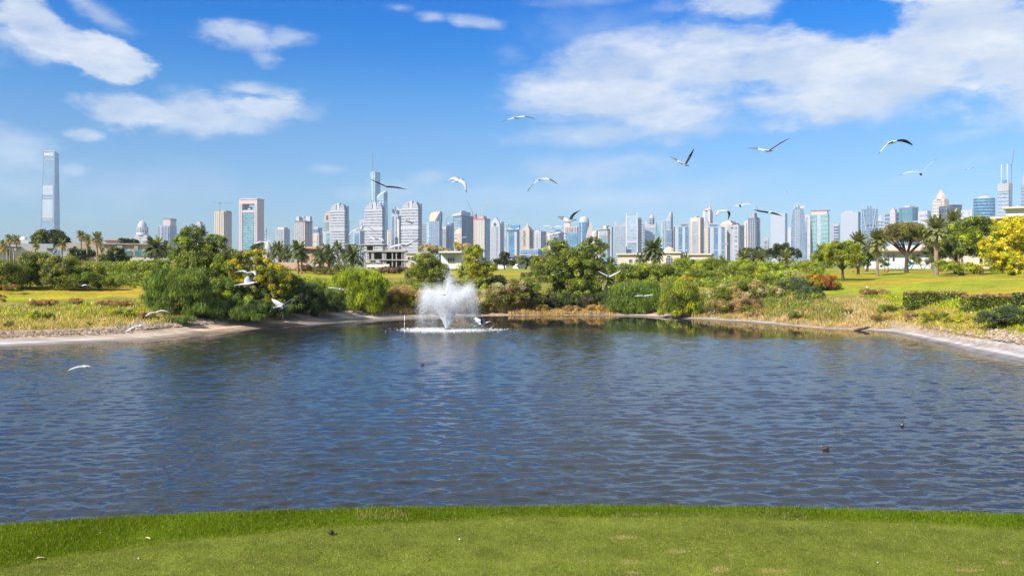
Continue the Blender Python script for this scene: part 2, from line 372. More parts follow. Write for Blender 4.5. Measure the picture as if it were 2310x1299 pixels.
Hh = Hh*calm; Hh = Hh+.9*Hh*np.clip(Hh, 0, None)/.03*.14
Hh = .05*np.tanh(Hh/.05); Hh[0:2] = 0; Hh[-3:] = 0
V = np.stack([WX, WY, Hh], -1).reshape(-1, 3); idx = np.arange(n_*k_).reshape(n_, k_)
Q = np.stack([idx[:-1, :-1], idx[:-1, 1:], idx[1:, 1:], idx[1:, :-1]], -1).reshape(-1, 4)
me = bpy.data.meshes.new('pond_water'); me.vertices.add(len(V)); me.vertices.foreach_set('co', V.astype(np.float32).ravel())
me.loops.add(Q.size); me.loops.foreach_set('vertex_index', Q.astype(np.int32).ravel())
me.polygons.add(len(Q)); me.polygons.foreach_set('loop_start', np.arange(0, Q.size, 4, dtype=np.int32)); me.polygons.foreach_set('loop_total', np.full(len(Q), 4, np.int32))
me.polygons.foreach_set('use_smooth', np.ones(len(Q), bool))
a = me.attributes.new('calm', 'FLOAT', 'POINT'); a.data.foreach_set('value', calm.ravel().astype(np.float32))
me.materials.append(m); me.update(calc_edges=True)
tag(link('pond_water', me), kind='structure')

# concrete apron along the far shore (starts just under the water line)
m, gg, o = newmat('apron_concrete')
t = gg.n.new('ShaderNodeTexCoord').outputs['Object']
at = gg.n.new('ShaderNodeAttribute'); at.attribute_name = 'Col'
st = gg.noise(gg.mapping(t, sc=(.25, 1.2, 4)), .9, 6, .65)
f = gg.mapr(st, .3, .7, .55, 1.25)
b = principled(gg, gg.vm('SCALE', at.outputs['Color'], f), .85, 0, .3)
gg.l.new(b.outputs[0], o.inputs[0]); APRON = m
def apron(pxa, pxb, width, off0=-1.2, nr=18, nc=220):
    V = []; C = []
    for i in range(nc+1):
        px = pxa+(pxb-pxa)*i/nc; u = (px-CX)/F; y0 = float(np.interp(u, SHU, SHY)); w = np.interp(px, *width)
        for j in range(nr+1):
            s = off0+(w-off0)*j/nr; yy = y0+s; xx = u*yy
            z = gz(xx, yy)+0.06*(1-j/nr*0.6)
            V.append((xx, yy, z))
            q = s/w
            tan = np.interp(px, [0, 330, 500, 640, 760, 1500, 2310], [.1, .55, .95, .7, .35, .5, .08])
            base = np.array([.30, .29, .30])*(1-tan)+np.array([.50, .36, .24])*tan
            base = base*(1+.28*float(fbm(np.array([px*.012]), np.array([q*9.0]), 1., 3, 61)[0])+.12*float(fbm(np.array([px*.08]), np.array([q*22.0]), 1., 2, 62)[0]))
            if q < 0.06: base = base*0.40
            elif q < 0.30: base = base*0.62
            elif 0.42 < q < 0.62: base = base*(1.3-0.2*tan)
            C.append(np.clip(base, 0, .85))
    k = nr+1; fs = [(i*k+j, (i+1)*k+j, (i+1)*k+j+1, i*k+j+1) for i in range(nc) for j in range(nr)]
    me = bpy.data.meshes.new('concrete_bank'); me.from_pydata(V, [], fs)
    a = me.color_attributes.new('Col', 'FLOAT_COLOR', 'POINT')
    a.data.foreach_set('color', np.concatenate([np.array(C), np.ones((len(C), 1))], 1).astype(np.float32).ravel())
    me.materials.append(APRON); me.update(); return tag(link('concrete_bank', me), kind='structure')
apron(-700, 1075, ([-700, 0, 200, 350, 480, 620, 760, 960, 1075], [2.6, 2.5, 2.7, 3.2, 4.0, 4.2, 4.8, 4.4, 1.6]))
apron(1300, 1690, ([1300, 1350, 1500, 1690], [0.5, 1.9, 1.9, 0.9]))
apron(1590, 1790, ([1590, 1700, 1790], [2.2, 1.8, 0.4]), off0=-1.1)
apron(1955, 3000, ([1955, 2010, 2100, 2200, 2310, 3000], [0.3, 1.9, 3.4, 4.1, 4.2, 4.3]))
# ---------------------------------------------------------------- towers of the skyline, 2 to 3 km away
WHITE = mat('white_cladding', (.38, .38, .41), .6, scale=.03, var=.10)
CREAM = mat('cream_cladding', (.50, .43, .34), .7, scale=.03, var=.10)
TAN = mat('tan_cladding', (.42, .33, .27), .7, scale=.03, var=.12)
PEACH = mat('peach_cladding', (.42, .33, .27), .7, scale=.03, var=.10)
PINK = mat('pinkish_stone', (.50, .38, .35), .7, scale=.03, var=.12)
GREY = mat('grey_cladding', (.30, .30, .32), .7, scale=.03, var=.15)
DARK = mat('dark_cladding', (.10, .11, .13), .5, scale=.03, var=.15)
BROWN = mat('brown_cladding', (.22, .18, .17), .6, scale=.03, var=.15)
PALE = mat('pale_lavender_cladding', (.30, .32, .37), .6, scale=.03, var=.06)
CONC = mat('raw_concrete', (.36, .34, .32), .9, scale=.08, var=.25)
SILVER = mat('silver_metal', (.62, .64, .66), .3, metal=.4, scale=.03, var=.08)
YELM = mat('yellow_steel', (.42, .33, .18), .6); REDM = mat('red_netting', (.38, .10, .08), .8); STEEL = mat('grey_steel', (.20, .22, .24), .5)
GB = glass('blue_glass', (.15, .23, .34)); GT = glass('teal_glass', (.20, .36, .39)); GD = glass('slate_glass', (.085, .105, .15), var=.25)
GP = glass('pale_glass', (.34, .44, .52), var=.25); GBB = glass('bright_blue_glass', (.11, .25, .40)); GG = glass('green_glass', (.21, .38, .38), var=.2)
GM = glass('mid_glass', (.20, .26, .34)); GW = glass('window_grey', (.28, .28, .31), metal=.1)
GS = glass('silver_glass', (.27, .35, .44), metal=.5, var=.10, rough=.25)

class TW:
    """a tower given by its outline in the photograph (front face xa..xc, side face xc..xb) and its real distance"""
    def __init__(s, name, label, xa, xc, xb, Y, th=30, cat='tower', group=None, base=None, thick=None):
        s.xa, s.xc, s.xb, s.Y = xa, xc, xb, Y
        s.phi = math.atan((xc-CX)/F); s.k = Y*math.cos(s.phi)/F; s.kz = Y/F
        if xb <= xc: th = 0
        s.th = R(th); s.c = math.cos(s.th); s.s = math.sin(s.th)
        s.w = (xc-xa)*s.k/s.c
        s.d = (xb-xc)*s.k/s.s if th else (thick*s.k if thick else .8*s.w)
        x = (xc-CX)/F*Y; s.bz = gz(x, Y) if base is None else base
        s.root = empty(name, (x, Y, s.bz), -s.phi-s.th); tag(s.root, label, cat, group)
        s.e = 0.35*s.k
    def X(s, px, y=0): return ((px-s.xc)*s.k - y*s.s)/s.c
    def SY(s, px): return (px-s.xc)*s.k/s.s
    def Z(s, py): return H-(py-CY)*s.kz-s.bz
    def zl(s, py): return max(s.Z(py), -0.5) if py is not None else -0.5
    def done(s, name, mb, m, parent=None, kind=None): return tag(mb.build(name, m, parent or s.root), kind=kind)
    def body(s, top, m, name='body', bot=None, out=0.0):
        if out == 0.0 and name == 'body': s.extras(top)
        return s.done(name, MB().box(-s.w-out, out, -out, s.d+out, s.zl(bot), s.Z(top)), m)
    def extras(s, top):
        """plant rooms, parapet, raised strips given the dark tone of recesses and a service floor, a little different on every tower"""
        q = random.Random(int(s.xa*7+s.xb)); w, d, k = s.w, s.d, s.k; z = s.Z(top)
        for i in range(q.choice((1, 2, 2, 3))):
            a = q.uniform(.08, .7)*w; b = q.uniform(.1, .6)*d; ww = q.uniform(.1, .28)*w; dd = q.uniform(.15, .3)*d
            s.done('plant_room', MB().box(-w+a, -w+a+ww, b, b+dd, z, z+q.uniform(.7, 2.0)*k), q.choice((GREY, PALE, WHITE, CONC)))
        for x0, x1, y0, y1 in ((-w, 0, -.12*k, .25*k), (-.25*k, .12*k, .25*k, d)): s.done('parapet', MB().box(x0, x1, y0, y1, z, z+.5*k), q.choice((PALE, WHITE, CREAM)))
        if w > 9*k:
            for i in range(q.choice((1, 2, 3))):
                a = q.uniform(.06, .9)*w; ww = q.uniform(.5, 1.3)*k; zt = z-q.uniform(.5, 6)*k
                s.done('toned_strip', MB().box(-w+a, min(-w+a+ww, -.1), -.62*k, .2*k, -.5, zt), q.choice((GD, GM, GREY, GW)))
            zs = z*q.uniform(.35, .8); s.done('service_floor', MB().box(-w-.55*k, .55*k, -.55*k, d+.55*k, zs, zs+q.uniform(.7, 1.2)*k), q.choice((GREY, GM, PALE)))
            if d > 5*k: yy = q.uniform(.3, .7)*d; s.done('toned_strip', MB().box(-.2*k, .62*k, yy, yy+1.5*k, -.5, z-q.uniform(.5, 5)*k), q.choice((GD, GM)))
    def block(s, name, pa, pb, top, bot, m, fa=0.15, fb=0.85):
        """smaller block standing on the roof, seen from pa to pb"""
        y0, y1 = fa*s.d, fb*s.d; x0 = s.X(pa, y0); x1 = s.X(pb, y1 if s.s else 0)
        if s.s:
            x1 = s.X(pb, y1)
            if x1-x0 < .3*(pb-pa)*s.k: y1 = y0+(pb-pa)*s.k*.6; x1 = max(s.X(pb, y1), x0+(pb-pa)*s.k*.45)
        return s.done(name, MB().box(x0, x1, y0, y1, s.zl(bot), s.Z(top)), m)
    def panel(s, name, pa, pb, top, bot, m, out=.5, side=False, parent=None):
        """slab set proud of the front (or side) face"""
        o = out*s.k
        if side: mb = MB().box(-.5*s.k, o, s.SY(pa), s.SY(pb), s.zl(bot), s.Z(top))
        else: mb = MB().box(s.X(pa), s.X(pb), -o, .5*s.k, s.zl(bot), s.Z(top))
        return s.done(name, mb, m, parent)
    def bands(s, n, top, bot, m, th=.45, out=.45, name='floor_bands', one=False, pa=None, pb=None):
        z0, z1 = s.zl(bot), s.Z(top); st = (z1-z0)/n; o = out*s.k
        x0 = s.X(pa) if pa else -s.w-o; x1 = s.X(pb) if pb else o; yb = s.d+o if not pb else .3*s.k
        if one:
            me = MB().box(x0, x1, -o, yb, 0, st*th).mesh(name, m)
            for i in range(n): link(name, me, s.root, (0, 0, z0+st*(i+1)-st*th))
            return
        mb = MB()
        for i in range(n): mb.box(x0, x1, -o, yb, z0+st*(i+1)-st*th, z0+st*(i+1))
        return s.done(name, mb, m, kind='stuff')
    def piers(s, n, top, bot, m, wpx=.7, out=.6, pa=None, pb=None, sn=0, name='wall_piers'):
        o = out*s.k; mb = MB(); pa = s.xa if pa is None else pa; pb = s.xc if pb is None else pb
        for i in range(n):
            p = pa+wpx/2+(pb-pa-wpx)*(i/(n-1) if n > 1 else .5)
            mb.box(s.X(p-wpx/2), s.X(p+wpx/2), -o, .3*s.k, s.zl(bot), s.Z(top))
        for i in range(sn):
            p = s.xc+wpx/2+(s.xb-s.xc-wpx)*((i+.5)/sn)
            mb.box(-.3*s.k, o, s.SY(p-wpx/2), s.SY(p+wpx/2), s.zl(bot), s.Z(top))
        return s.done(name, mb, m, kind='stuff' if n+sn > 1 else None)
    def cyl(s, name, c, prof, m, n=20, fy=.5, sy=1.0, smooth=True):
        """turned shape centred on picture column c; prof = (radius px, row)"""
        y = fy*s.d; x = s.X(c, y)
        return s.done(name, MB().lathe(x, y, [(max(r*s.k, .02), s.Z(z)) for r, z in prof], n, smooth=smooth, sy=sy), m)
    def slant(s, name, pts, m, fa=0, fb=1):
        """outline (px,row) of the front face, taken back through the building"""
        return s.done(name, MB().prism([(s.X(p), s.Z(q)) for p, q in pts], fa*s.d, fb*s.d), m)
    def mast(s, name, px, top, bot, m, r=.5, px2=None, fy=.5):
        y = fy*s.d
        return s.done(name, MB().tube([(s.X(px, y), y, s.Z(bot)), (s.X(px2 or px, y), y, s.Z(top))], [r*s.k, r*s.k*.5], 6), m)

def crane(name, label, px, Y, top, bot, jib, m, m2=None):
    """tower crane: lattice mast and jib (list of picture points)"""
    k = Y/F; x = (px-CX)*k; z0 = H-(bot-CY)*k
    root = empty(name, (x, Y, z0)); tag(root, label, 'crane')
    P = lambda a, b, d=0: Vector(((a-px)*k, d, -(b-bot)*k))
    def lattice(a, b, r, mm, nm, parts):
        mb = MB(); ax = (b-a).normalized(); u = ax.cross(Vector((0, 1, 0))).normalized()*r; w = Vector((0, 1, 0))*r
        for q in (u+w, u-w, -u+w, -u-w): mb.tube([a+q, b+q], .22*k, 4)
        for i in range(parts):
            p0 = a.lerp(b, i/parts); p1 = a.lerp(b, (i+1)/parts); sg = 1 if i % 2 else -1
            mb.tube([p0+u*sg-w, p1-u*sg-w], .16*k, 4)
        mb.build(nm, mm, root)
    lattice(P(px, bot), P(px, top), .6*k, m, 'mast', 14)
    lattice(P(*jib[0]), P(*jib[1]), .45*k, m2 or m, 'jib', 14)
    if len(jib) > 2: lattice(P(*jib[1]), P(*jib[2]), .45*k, m2 or m, 'counter_jib', 5)
    MB().box(-1.4*k, 1.2*k, -1.2*k, 1.2*k, -(top-bot)*k-1.2*k, -(top-bot)*k+1.6*k).build('cab', m2 or m, root)
    return root

# 1 tapering glass tower with lettering
t = TW('tapering_tower', 'tallest silver glass tower, tapering, with white letters at its top, at far left', 89, 122, 137, 2370, th=32)
w0, w1 = -t.w, 0; zt = t.Z(340); sx = (97-89)*t.k/t.c
mb = MB()
A = [(-t.w,0,-.5),(0,0,-.5),(0,t.d,-.5),(-t.w,t.d,-.5),(-t.w+sx,2,zt),(1*t.k,2,zt),(-1*t.k,t.d*.78,t.Z(345)),(-t.w+sx,t.d*.78,t.Z(345))]
mb.add(A, [(0,3,2,1),(4,5,6,7),(0,1,5,4),(1,2,6,5),(2,3,7,6),(3,0,4,7)]); t.done('glass_wall', mb, GS)
def tf(px, py, o=.35):   # point on the sloping front face
    q = (t.Z(py)+.5)/(zt+.5); return Vector((t.X(px), 2*q-o*t.k, t.Z(py)))
def tq(name, a, b, c, d, m):
    mb = MB(); vs = [tf(a, c, .1), tf(b, c, .1), tf(b, d, .1), tf(a, d, .1)]; vb = [v+Vector((0, -.3*t.k, 0)) for v in vs]
    mb.add(vs+vb, [(0,1,2,3),(4,7,6,5),(0,4,5,1),(1,5,6,2),(2,6,7,3),(3,7,4,0)]); return t.done(name, mb, m)
for r0, r1, xa_, xb_ in ((358.6, 361.4, 98.5, 121), (444, 447.2, 96.5, 119.5), (493.5, 498.5, 95.5, 118.5)): tq('louvre_band', xa_, xb_, r0, r1, GREY)
tq('bright_panel', 95.8, 118.8, 418, 440, mat('pale_panel', (.36, .40, .45), .5)); tq('bright_panel', 95.5, 118.5, 450, 492, MATS['pale_panel'])
tq('roof_rim', 97, 122.6, 339.5, 341, WHITE)
for px0, px1 in ((89, 97.2), (121, 122.6)):
    mb = MB(); a, b = tf(px0, 600, .2), tf(px1, 341, .2); mb.tube([a, b], .35*t.k, 4); t.done('edge_fin', mb, WHITE)
fc = bpy.data.curves.new('lettering', 'FONT'); fc.body = 'DMCC'; fc.size = 8.6*t.k; fc.extrude = .15*t.k; fc.offset = .12*t.k; fc.align_x = 'CENTER'; fc.space_character = 1.0
fo = bpy.data.objects.new('lettering', fc); COL.objects.link(fo); fo.parent = t.root
fc.materials.append(mat('letter_white', (.85, .85, .85), .5, var=0)); bpy.context.view_layer.update()
lm = bpy.data.meshes.new_from_object(fo.evaluated_get(bpy.context.evaluated_depsgraph_get())); bpy.data.objects.remove(fo); fo = link('lettering', lm, t.root, tf(109.5, 350.5, .8)); fo.rotation_euler = (R(90), 0, 0)
tq('sign_panel', 99, 121, 343, 352.5, glass('sign_glass', (.30, .38, .44), var=.05))

# 2 white domed tower
t = TW('domed_tower', 'white tower with a tall bullet-shaped dome above a square white block', 304, 332, 341, 2600, th=25)
t.body(531, WHITE); t.bands(6, 534, 575, CREAM, .3)
t.cyl('drum', 321, [(14, 531), (14, 525), (12.5, 524), (12.5, 518)], WHITE, 24)
t.cyl('dome', 321, [(12, 518), (11.5, 512), (9.5, 505), (6, 500), (2.5, 497.5), (.2, 496.5)], WHITE, 24)
mb = MB(); yc = t.d*.5
for i in range(16):
    a = 2*math.pi*i/16; r = 13.2*t.k; x, y = t.X(321, yc)+r*math.cos(a), yc+r*math.sin(a)
    mb.box(x-.45*t.k, x+.45*t.k, y-.45*t.k, y+.45*t.k, t.Z(531), t.Z(512))
t.done('colonnade', mb, WHITE, kind='stuff')
t.cyl('window_ring', 321, [(12.7, 523.5), (12.7, 519)], GW, 24); t.cyl('window_ring', 321, [(11.6, 515), (11.2, 512)], GW, 24)
t.panel('window_panel', 312, 318, 545, 575, GW); t.panel('window_panel', 322, 328, 545, 575, GW)
# 3
t = TW('stepped_tower', 'lilac-grey stepped tower beside the white domed tower', 357, 383, 399, 2700, th=28)
t.body(508, PALE); t.block('upper_block', 368, 398, 494, 508, PINK, .1, .95); t.block('roof_cap', 367, 399, 492.5, 495, BROWN, .08, .97); t.piers(4, 511, 590, GM, 2.2, sn=4); t.bands(16, 512, 590, GREY, .2, .2)
# 4
t = TW('slim_tower', 'slim pale tower showing just behind the top of the tall left tree', 440, 453, 463, 2650, th=30)
t.body(506, WHITE); t.block('roof_block', 444, 458, 500, 506, PINK); t.bands(14, 510, 590, GM, .45); t.piers(3, 507, 590, PALE, 1.6, sn=2)
# 5
t = TW('unfinished_tower', 'round-fronted tan concrete tower with a yellow crane on its roof', 484, 505, 523, 2450, th=35)
t.body(477, CONC); t.block('core', 500, 522, 474.5, 478, CONC); t.bands(26, 479, 575, TAN, .5, .6); t.piers(5, 480, 575, CREAM, 1.3, sn=4, out=.9); t.panel('hoist', 492, 495.5, 476, 570, YELM, 1.2)
crane('tower_crane', 'yellow crane on the tan unfinished tower, long level jib', 496, 2440, 458.5, 480, [(483, 458), (496, 458), (528, 459)], YELM, STEEL)
# 6 portal frame
t = TW('portal_tower', 'tan portal tower with a square hole near the top above teal glass', 539, 580, 596, 2300, th=28)
mb = MB(); z = t.Z
for a, b, c, d in ((539, 546, 450, 606), (574, 580, 450, 606)): mb.box(t.X(a), t.X(b), 0, t.d, t.zl(d), z(c))
mb.box(t.X(546), t.X(574), 0, t.d, z(459.5), z(450)); t.done('frame_wall', mb, PINK)
t.done('top_slab', MB().box(t.X(541), t.X(581), -1.2*t.k, t.d+1.2*t.k, z(450), z(447.5)), PINK)
t.done('glass_wall', MB().box(t.X(546), t.X(574), 2, t.d-2, -.5, z(473)), GT); t.done('parapet', MB().box(t.X(546), t.X(574), .5, t.d-1, z(479), z(474.5)), PINK)
t.done('plant_room', MB().box(t.X(554), t.X(560), t.d*.3, t.d*.6, z(473), z(466)), WHITE); t.done('plant_room', MB().box(t.X(568), t.X(572), t.d*.3, t.d*.6, z(473), z(468)), CREAM)
t.bands(22, 479, 600, GP, .14, .12, pa=546, pb=574)
for a, b in ((539.5, 545.5), (574.5, 579.5)):
    mb = MB()
    for i in range(28):
        zz = 462+i*5
        for q in (a+1.2, b-2.6): mb.box(t.X(q), t.X(q+1.5), -.25*t.k, .2*t.k, z(zz+2.4), z(zz))
    t.done('window', mb, GW, kind='stuff')
t = TW('low_tower', 'narrow blue tower tucked right of the portal tower', 594, 601, 602, 2700, th=30); t.body(516, GM); t.bands(12, 518, 600, PALE, .3)
# 7
t = TW('grid_tower', 'small white grid-fronted tower between portal tower and brown tower', 622, 641, 654, 2500, th=32)
t.body(517, GW); t.block('roof_block', 626, 650, 512.5, 517, CREAM); t.piers(8, 517, 600, WHITE, 1.2, sn=6); t.bands(16, 516.5, 600, WHITE, .35, .35); t.panel('corner_panel', 624, 628, 521, 531, DARK)
# 8
t = TW('brown_tower', 'brown-grey tower with one teal glass strip and white roof rooms', 665, 688, 705, 2250, th=35)
t.body(498, BROWN); t.block('roof_room', 668, 683, 488, 498, WHITE, .1, .6); t.block('roof_room', 690, 704, 488, 499, WHITE, .2, .9); t.cyl('roof_dome', 685, [(3.5, 490), (3, 487.5), (1, 486)], GREY)
t.done('cornice', MB().box(-t.w-1*t.k, .8*t.k, -.8*t.k, t.d+.8*t.k, t.Z(499.5), t.Z(497.8)), DARK)
t.panel('glass_strip', 673, 679.5, 507, 590, GT, .5); t.piers(6, 503, 590, PINK, 1.0, sn=6); t.bands(22, 503, 590, PINK, .3, .3)
# 9
t = TW('blue_roof_tower', 'squat tower with blue glass top storeys right of the brown tower', 705, 717, 727, 2600, th=30); t.body(517, GBB); t.slant('roof_wedge', [(705, 517), (712, 511), (718, 513), (717, 517)], WHITE)
t = TW('beige_block', 'plain beige block in front of the blue-topped squat tower', 706, 719, 728, 2350, th=35); t.body(526, CREAM); t.bands(18, 529, 590, PINK, .35); t.piers(5, 527, 590, CREAM, .9, sn=4)
# 10
t = TW('arched_tan_tower', 'tan tower with an arched crown peeking out left of a banded white tower', 729, 748, 749, 2500, th=20)
t.body(500, TAN); t.slant('arched_crown', [(731, 500), (731, 489), (734, 481), (739, 476.5), (745, 475), (748, 475), (748, 500)], PEACH, 0, .5); t.panel('crown_window', 736, 740, 486, 496, GD)
t.panel('glass_strip', 728.5, 738, 501, 520, GT, .8); t.panel('white_wall', 727.5, 745, 522, 600, WHITE, 1.2); t.bands(4, 502, 520, WHITE, .2, 1.1, pa=728, pb=739); t.panel('glass_strip', 736.5, 744, 526, 600, GT, 1.6)
# 11, 14, 19 the three white banded towers
def banded(xa, xc, xb, top, label):
    t = TW('banded_tower', label, xa, xc, xb, 1900, th=30, group='three white banded towers')
    wd = xc-xa; zz = top+17
    t.body(zz, GW, 'body', out=-.5*t.k); t.bands(20, zz, 600, WHITE, .45, .55, 'balcony_band', one=True)
    t.done('wide_band', MB().box(-t.w-.8*t.k, .8*t.k, -.8*t.k, t.d+.8*t.k, t.Z(top+63), t.Z(top+58)), WHITE)
    for i, (f0, f1, a) in enumerate(((.03, .98, 11), (.07, .94, 6), (.22, .85, 2))):
        x0, x1 = -t.w*(1-f0), -t.w*(1-f1); y0, y1 = t.d*f0*.8, t.d*(1-f0*.5)
        t.done('roof_tier', MB().box(x0, x1, y0, y1, t.Z(zz), t.Z(top+a)), WHITE)
        t.done('tier_window', MB().box(x0-.2*t.k, x1+.2*t.k, y0-.25*t.k, y1, t.Z(top+a+3.6), t.Z(top+a+1.8)), GW)
    t.done('lift_tower', MB().box(-t.w*.52, -t.w*.34, -.4*t.k, t.d*.6, t.Z(zz), t.Z(top)), WHITE); t.panel('slot', xa+wd*.44, xa+wd*.48, top+3, top+15, GD, .6)
    t.done('corner_glass', MB().box(-.2*t.k, 1.2*t.k, t.d*.55, t.d*1.02, t.zl(600), t.Z(top+6)), GM)
    return t
banded(744, 777, 786, 458, 'white banded tower, leftmost of the three alike'); banded(822, 862, 868, 456, 'white banded tower standing in front of the teal spired tower'); banded(905, 943, 951, 453, 'white banded tower, rightmost of the three alike')
crane('tower_crane', 'small teal crane standing right of the leftmost banded tower', 788, 2600, 500, 580, [(781, 501), (788, 500), (797, 501)], GT)
# 13
t = TW('small_tower', 'small white tower with a dark blue window strip, left of the middle banded tower', 797, 812, 822, 2300, th=30); t.body(521, WHITE); t.panel('glass_strip', 800, 809, 526, 600, GBB); t.bands(14, 522, 600, PALE, .3); t.block('roof_arch', 799, 811, 518, 521, WHITE)
t = TW('slim_tower', 'slim plain white tower with a curved top touching the middle banded tower', 811, 824, 825, 2350, th=20); t.body(500, WHITE); t.slant('roof_wedge', [(811, 500), (811, 495.5), (824, 495.5), (824, 500)], WHITE); t.bands(14, 515, 600, PALE, .35)
# 15 spired
t = TW('spired_tower', 'tallest central tower, teal glass with a needle spire', 834, 846, 858, 2560, th=42)
t.body(392, GG, 'glass_wall', out=-.2); zt = t.Z(392)
t.done('side_glass', MB().add([(.3*t.k,-.1,-.5),(.3*t.k,t.d,-.5),(.3*t.k,t.d,t.Z(402)),(.3*t.k,t.d*.6,t.Z(391)),(.3*t.k,-.1,t.Z(386)),(-3*t.k,0,-.5),(-3*t.k,t.d,-.5),(-3*t.k,t.d,t.Z(402)),(-3*t.k,t.d*.6,t.Z(391)),(-3*t.k,0,t.Z(386))],
    [(0,1,2,3,4),(9,8,7,6,5),(0,5,6,1),(1,6,7,2),(2,7,8,3),(3,8,9,4),(4,9,5,0)]), GP)
t.slant('crown', [(833.5, 393), (833.5, 387.5), (838, 386.5), (846, 388), (846, 393)], GG); t.panel('light_strip', 839, 841.5, 387, 452, WHITE, .5)
t.mast('spire', 840.5, 345, 388, STEEL, 1.1, fy=.2); t.bands(30, 394, 600, GP, .12, .15)
# 16
t = TW('slanted_tower', 'silver tower with a curved slanted roof right behind the middle banded tower', 850, 866, 874, 2450, th=30)
t.slant('glass_wall', [(850, 606), (850, 446), (853, 440), (858, 436), (866, 432.5), (869, 606)], GP); t.slant('roof_fin', [(850, 447), (851, 442), (857, 436), (870, 430), (870, 433), (860, 438), (853, 444)], SILVER, -.02, .4)
t.done('side_glass', MB().box(-1*t.k, .4*t.k, 0, t.d, -.5, t.Z(431)), GM); t.bands(26, 452, 600, GM, .3, .2)
t = TW('slim_tower', 'thin cream shaft with a wider cap, right of the slanted silver tower', 873, 881, 882, 2380, th=20); t.body(522, CREAM); t.block('cap', 873, 881, 519, 523, WHITE, 0, 1); t.panel('glass_strip', 876.5, 878, 526, 600, GW)
# 18
t = TW('fin_crown_tower', 'grey tower with a pair of curved fin crowns, left of the third banded tower', 882, 898, 908, 2400, th=30)
t.body(486, PALE); 
for a, b in ((883, 890), (891, 905)): t.slant('crown_fin', [(a, 487), (a, 478), (a+2, 470), (a+5 if b < 900 else a+3, 466.5), (b, 472), (b, 487)], PALE, .1, .35)
t.panel('glass_strip', 885, 889, 488, 600, GB); t.panel('glass_strip', 893, 895.5, 488, 600, GM); t.panel('cream_wall', 896, 900.5, 495, 600, CREAM, .8); t.bands(24, 489, 600, WHITE, .25); t.panel('crown_window', 885, 888, 471, 480, GD, .8); t.panel('crown_window', 894, 899, 474, 482, GD, .8)
t = TW('grey_block', 'plain blue-grey block just right of the rightmost banded tower', 950, 961, 962, 2600, th=20); t.body(506, GM); t.bands(16, 508, 600, GREY, .4)
# 21
t = TW('cut_crown_tower', 'dark blue tower with a diagonally cut cream and blue crown', 962, 991, 997, 2300, th=28)
t.body(499.5, GB); t.slant('crown', [(968, 500), (968, 489), (971, 481), (976, 478), (992, 476.5), (992, 480), (980, 500)], CREAM, .1, .6); t.slant('crown_glass', [(980, 500), (992, 478), (994, 478), (994, 500)], GD, .08, .7)
t.bands(20, 502, 590, PALE, .25); t.piers(7, 500, 590, PALE, .8, sn=2); t.panel('pale_wall', 962, 969, 500, 600, GP, .8); 
t = TW('slim_tower', 'slim cream tower beside the grey round-topped one', 996, 1007, 1008, 2450, th=20); t.body(512, CREAM); t.bands(20, 516, 600, GW, .5)
t = TW('round_tower', 'round grey-blue glass tower with a shallow curved roof', 1006, 1024, 1024, 2350); t.cyl('glass_wall', 1015, [(9, 606), (9, 506), (8.6, 504), (6, 502), (.5, 501.5)], GM, 24); 
mb = MB(); yy = .5*t.d
for i in range(20): mb.lathe(t.X(1015), yy, [(9.25*t.k, t.Z(510+i*4.6)), (9.25*t.k, t.Z(509+i*4.6))], 20)
t.done('floor_bands', mb, PALE, kind='stuff')
# 23
t = TW('curved_roof_block', 'broad dark slate office tower with white curved roof and glass left part', 1022, 1042, 1070, 2400, th=50)
t.body(487, GD); t.panel('glass_wall', 1023.5, 1041.5, 489, 600, GP, .5); t.bands(18, 490, 600, GM, .3, .9, pa=1023, pb=1042)
t.slant('curved_roof', [(1018, 485), (1030, 480), (1042, 478), (1042, 486), (1024, 487)], WHITE, -.05, .7); t.block('roof_tier', 1038, 1052, 474.5, 480, WHITE, .2, .6); t.block('roof_tier', 1034, 1060, 479, 487, PALE, .1, .8)
mb = MB(); t.done('roof_arc', MB().tube([(t.X(a), 0, t.Z(b)) for a, b in ((1001, 507), (1004, 499), (1008, 491), (1013, 485), (1019, 482), (1026, 480))], .8*t.k, 5), WHITE)
t = TW('arched_block', 'small cream arched block before the dark slate tower', 1025, 1041, 1042, 2200, th=20); t.slant('body', [(1025, 606), (1025, 526), (1028, 519), (1034, 515), (1041, 515), (1041, 606)], CREAM); t.bands(9, 528, 600, GW, .4); t.block('podium', 1030, 1042, 530, 590, PEACH, -.3, .4)
# 25
t = TW('unfinished_tower', 'unfinished white-gridded concrete tower with red netting round its roof', 1069, 1093, 1105, 2250, th=32)
t.body(494, CONC); t.bands(20, 496, 590, WHITE, .35, .6); t.piers(7, 496, 590, CREAM, 1.5, sn=0, out=.8); t.done('side_glass', MB().box(-.2*t.k, .9*t.k, .1*t.d, t.d, -.5, t.Z(497)), GM)
t.done('netting', MB().box(-t.w-1*t.k, 1*t.k, -1*t.k, t.d+1*t.k, t.Z(495.5), t.Z(493)), REDM); t.block('core', 1081, 1098, 487, 494, CONC, .2, .8); t.block('core_edge', 1083, 1092, 486, 488.5, REDM, .2, .8)
t.done('scaffold_tower', MB().box(t.X(1068), t.X(1073), -.2*t.k, t.d*.2, -.5, t.Z(482)), REDM)
crane('luffing_crane', 'dark luffing crane leaning left above the slate tower roof', 1066, 2380, 478, 490, [(1066, 479), (1053, 452)], STEEL)
crane('luffing_crane', 'pale luffing crane leaning right on the red-netted tower', 1087, 2240, 472, 488, [(1088, 478), (1106, 453)], CREAM, CREAM)
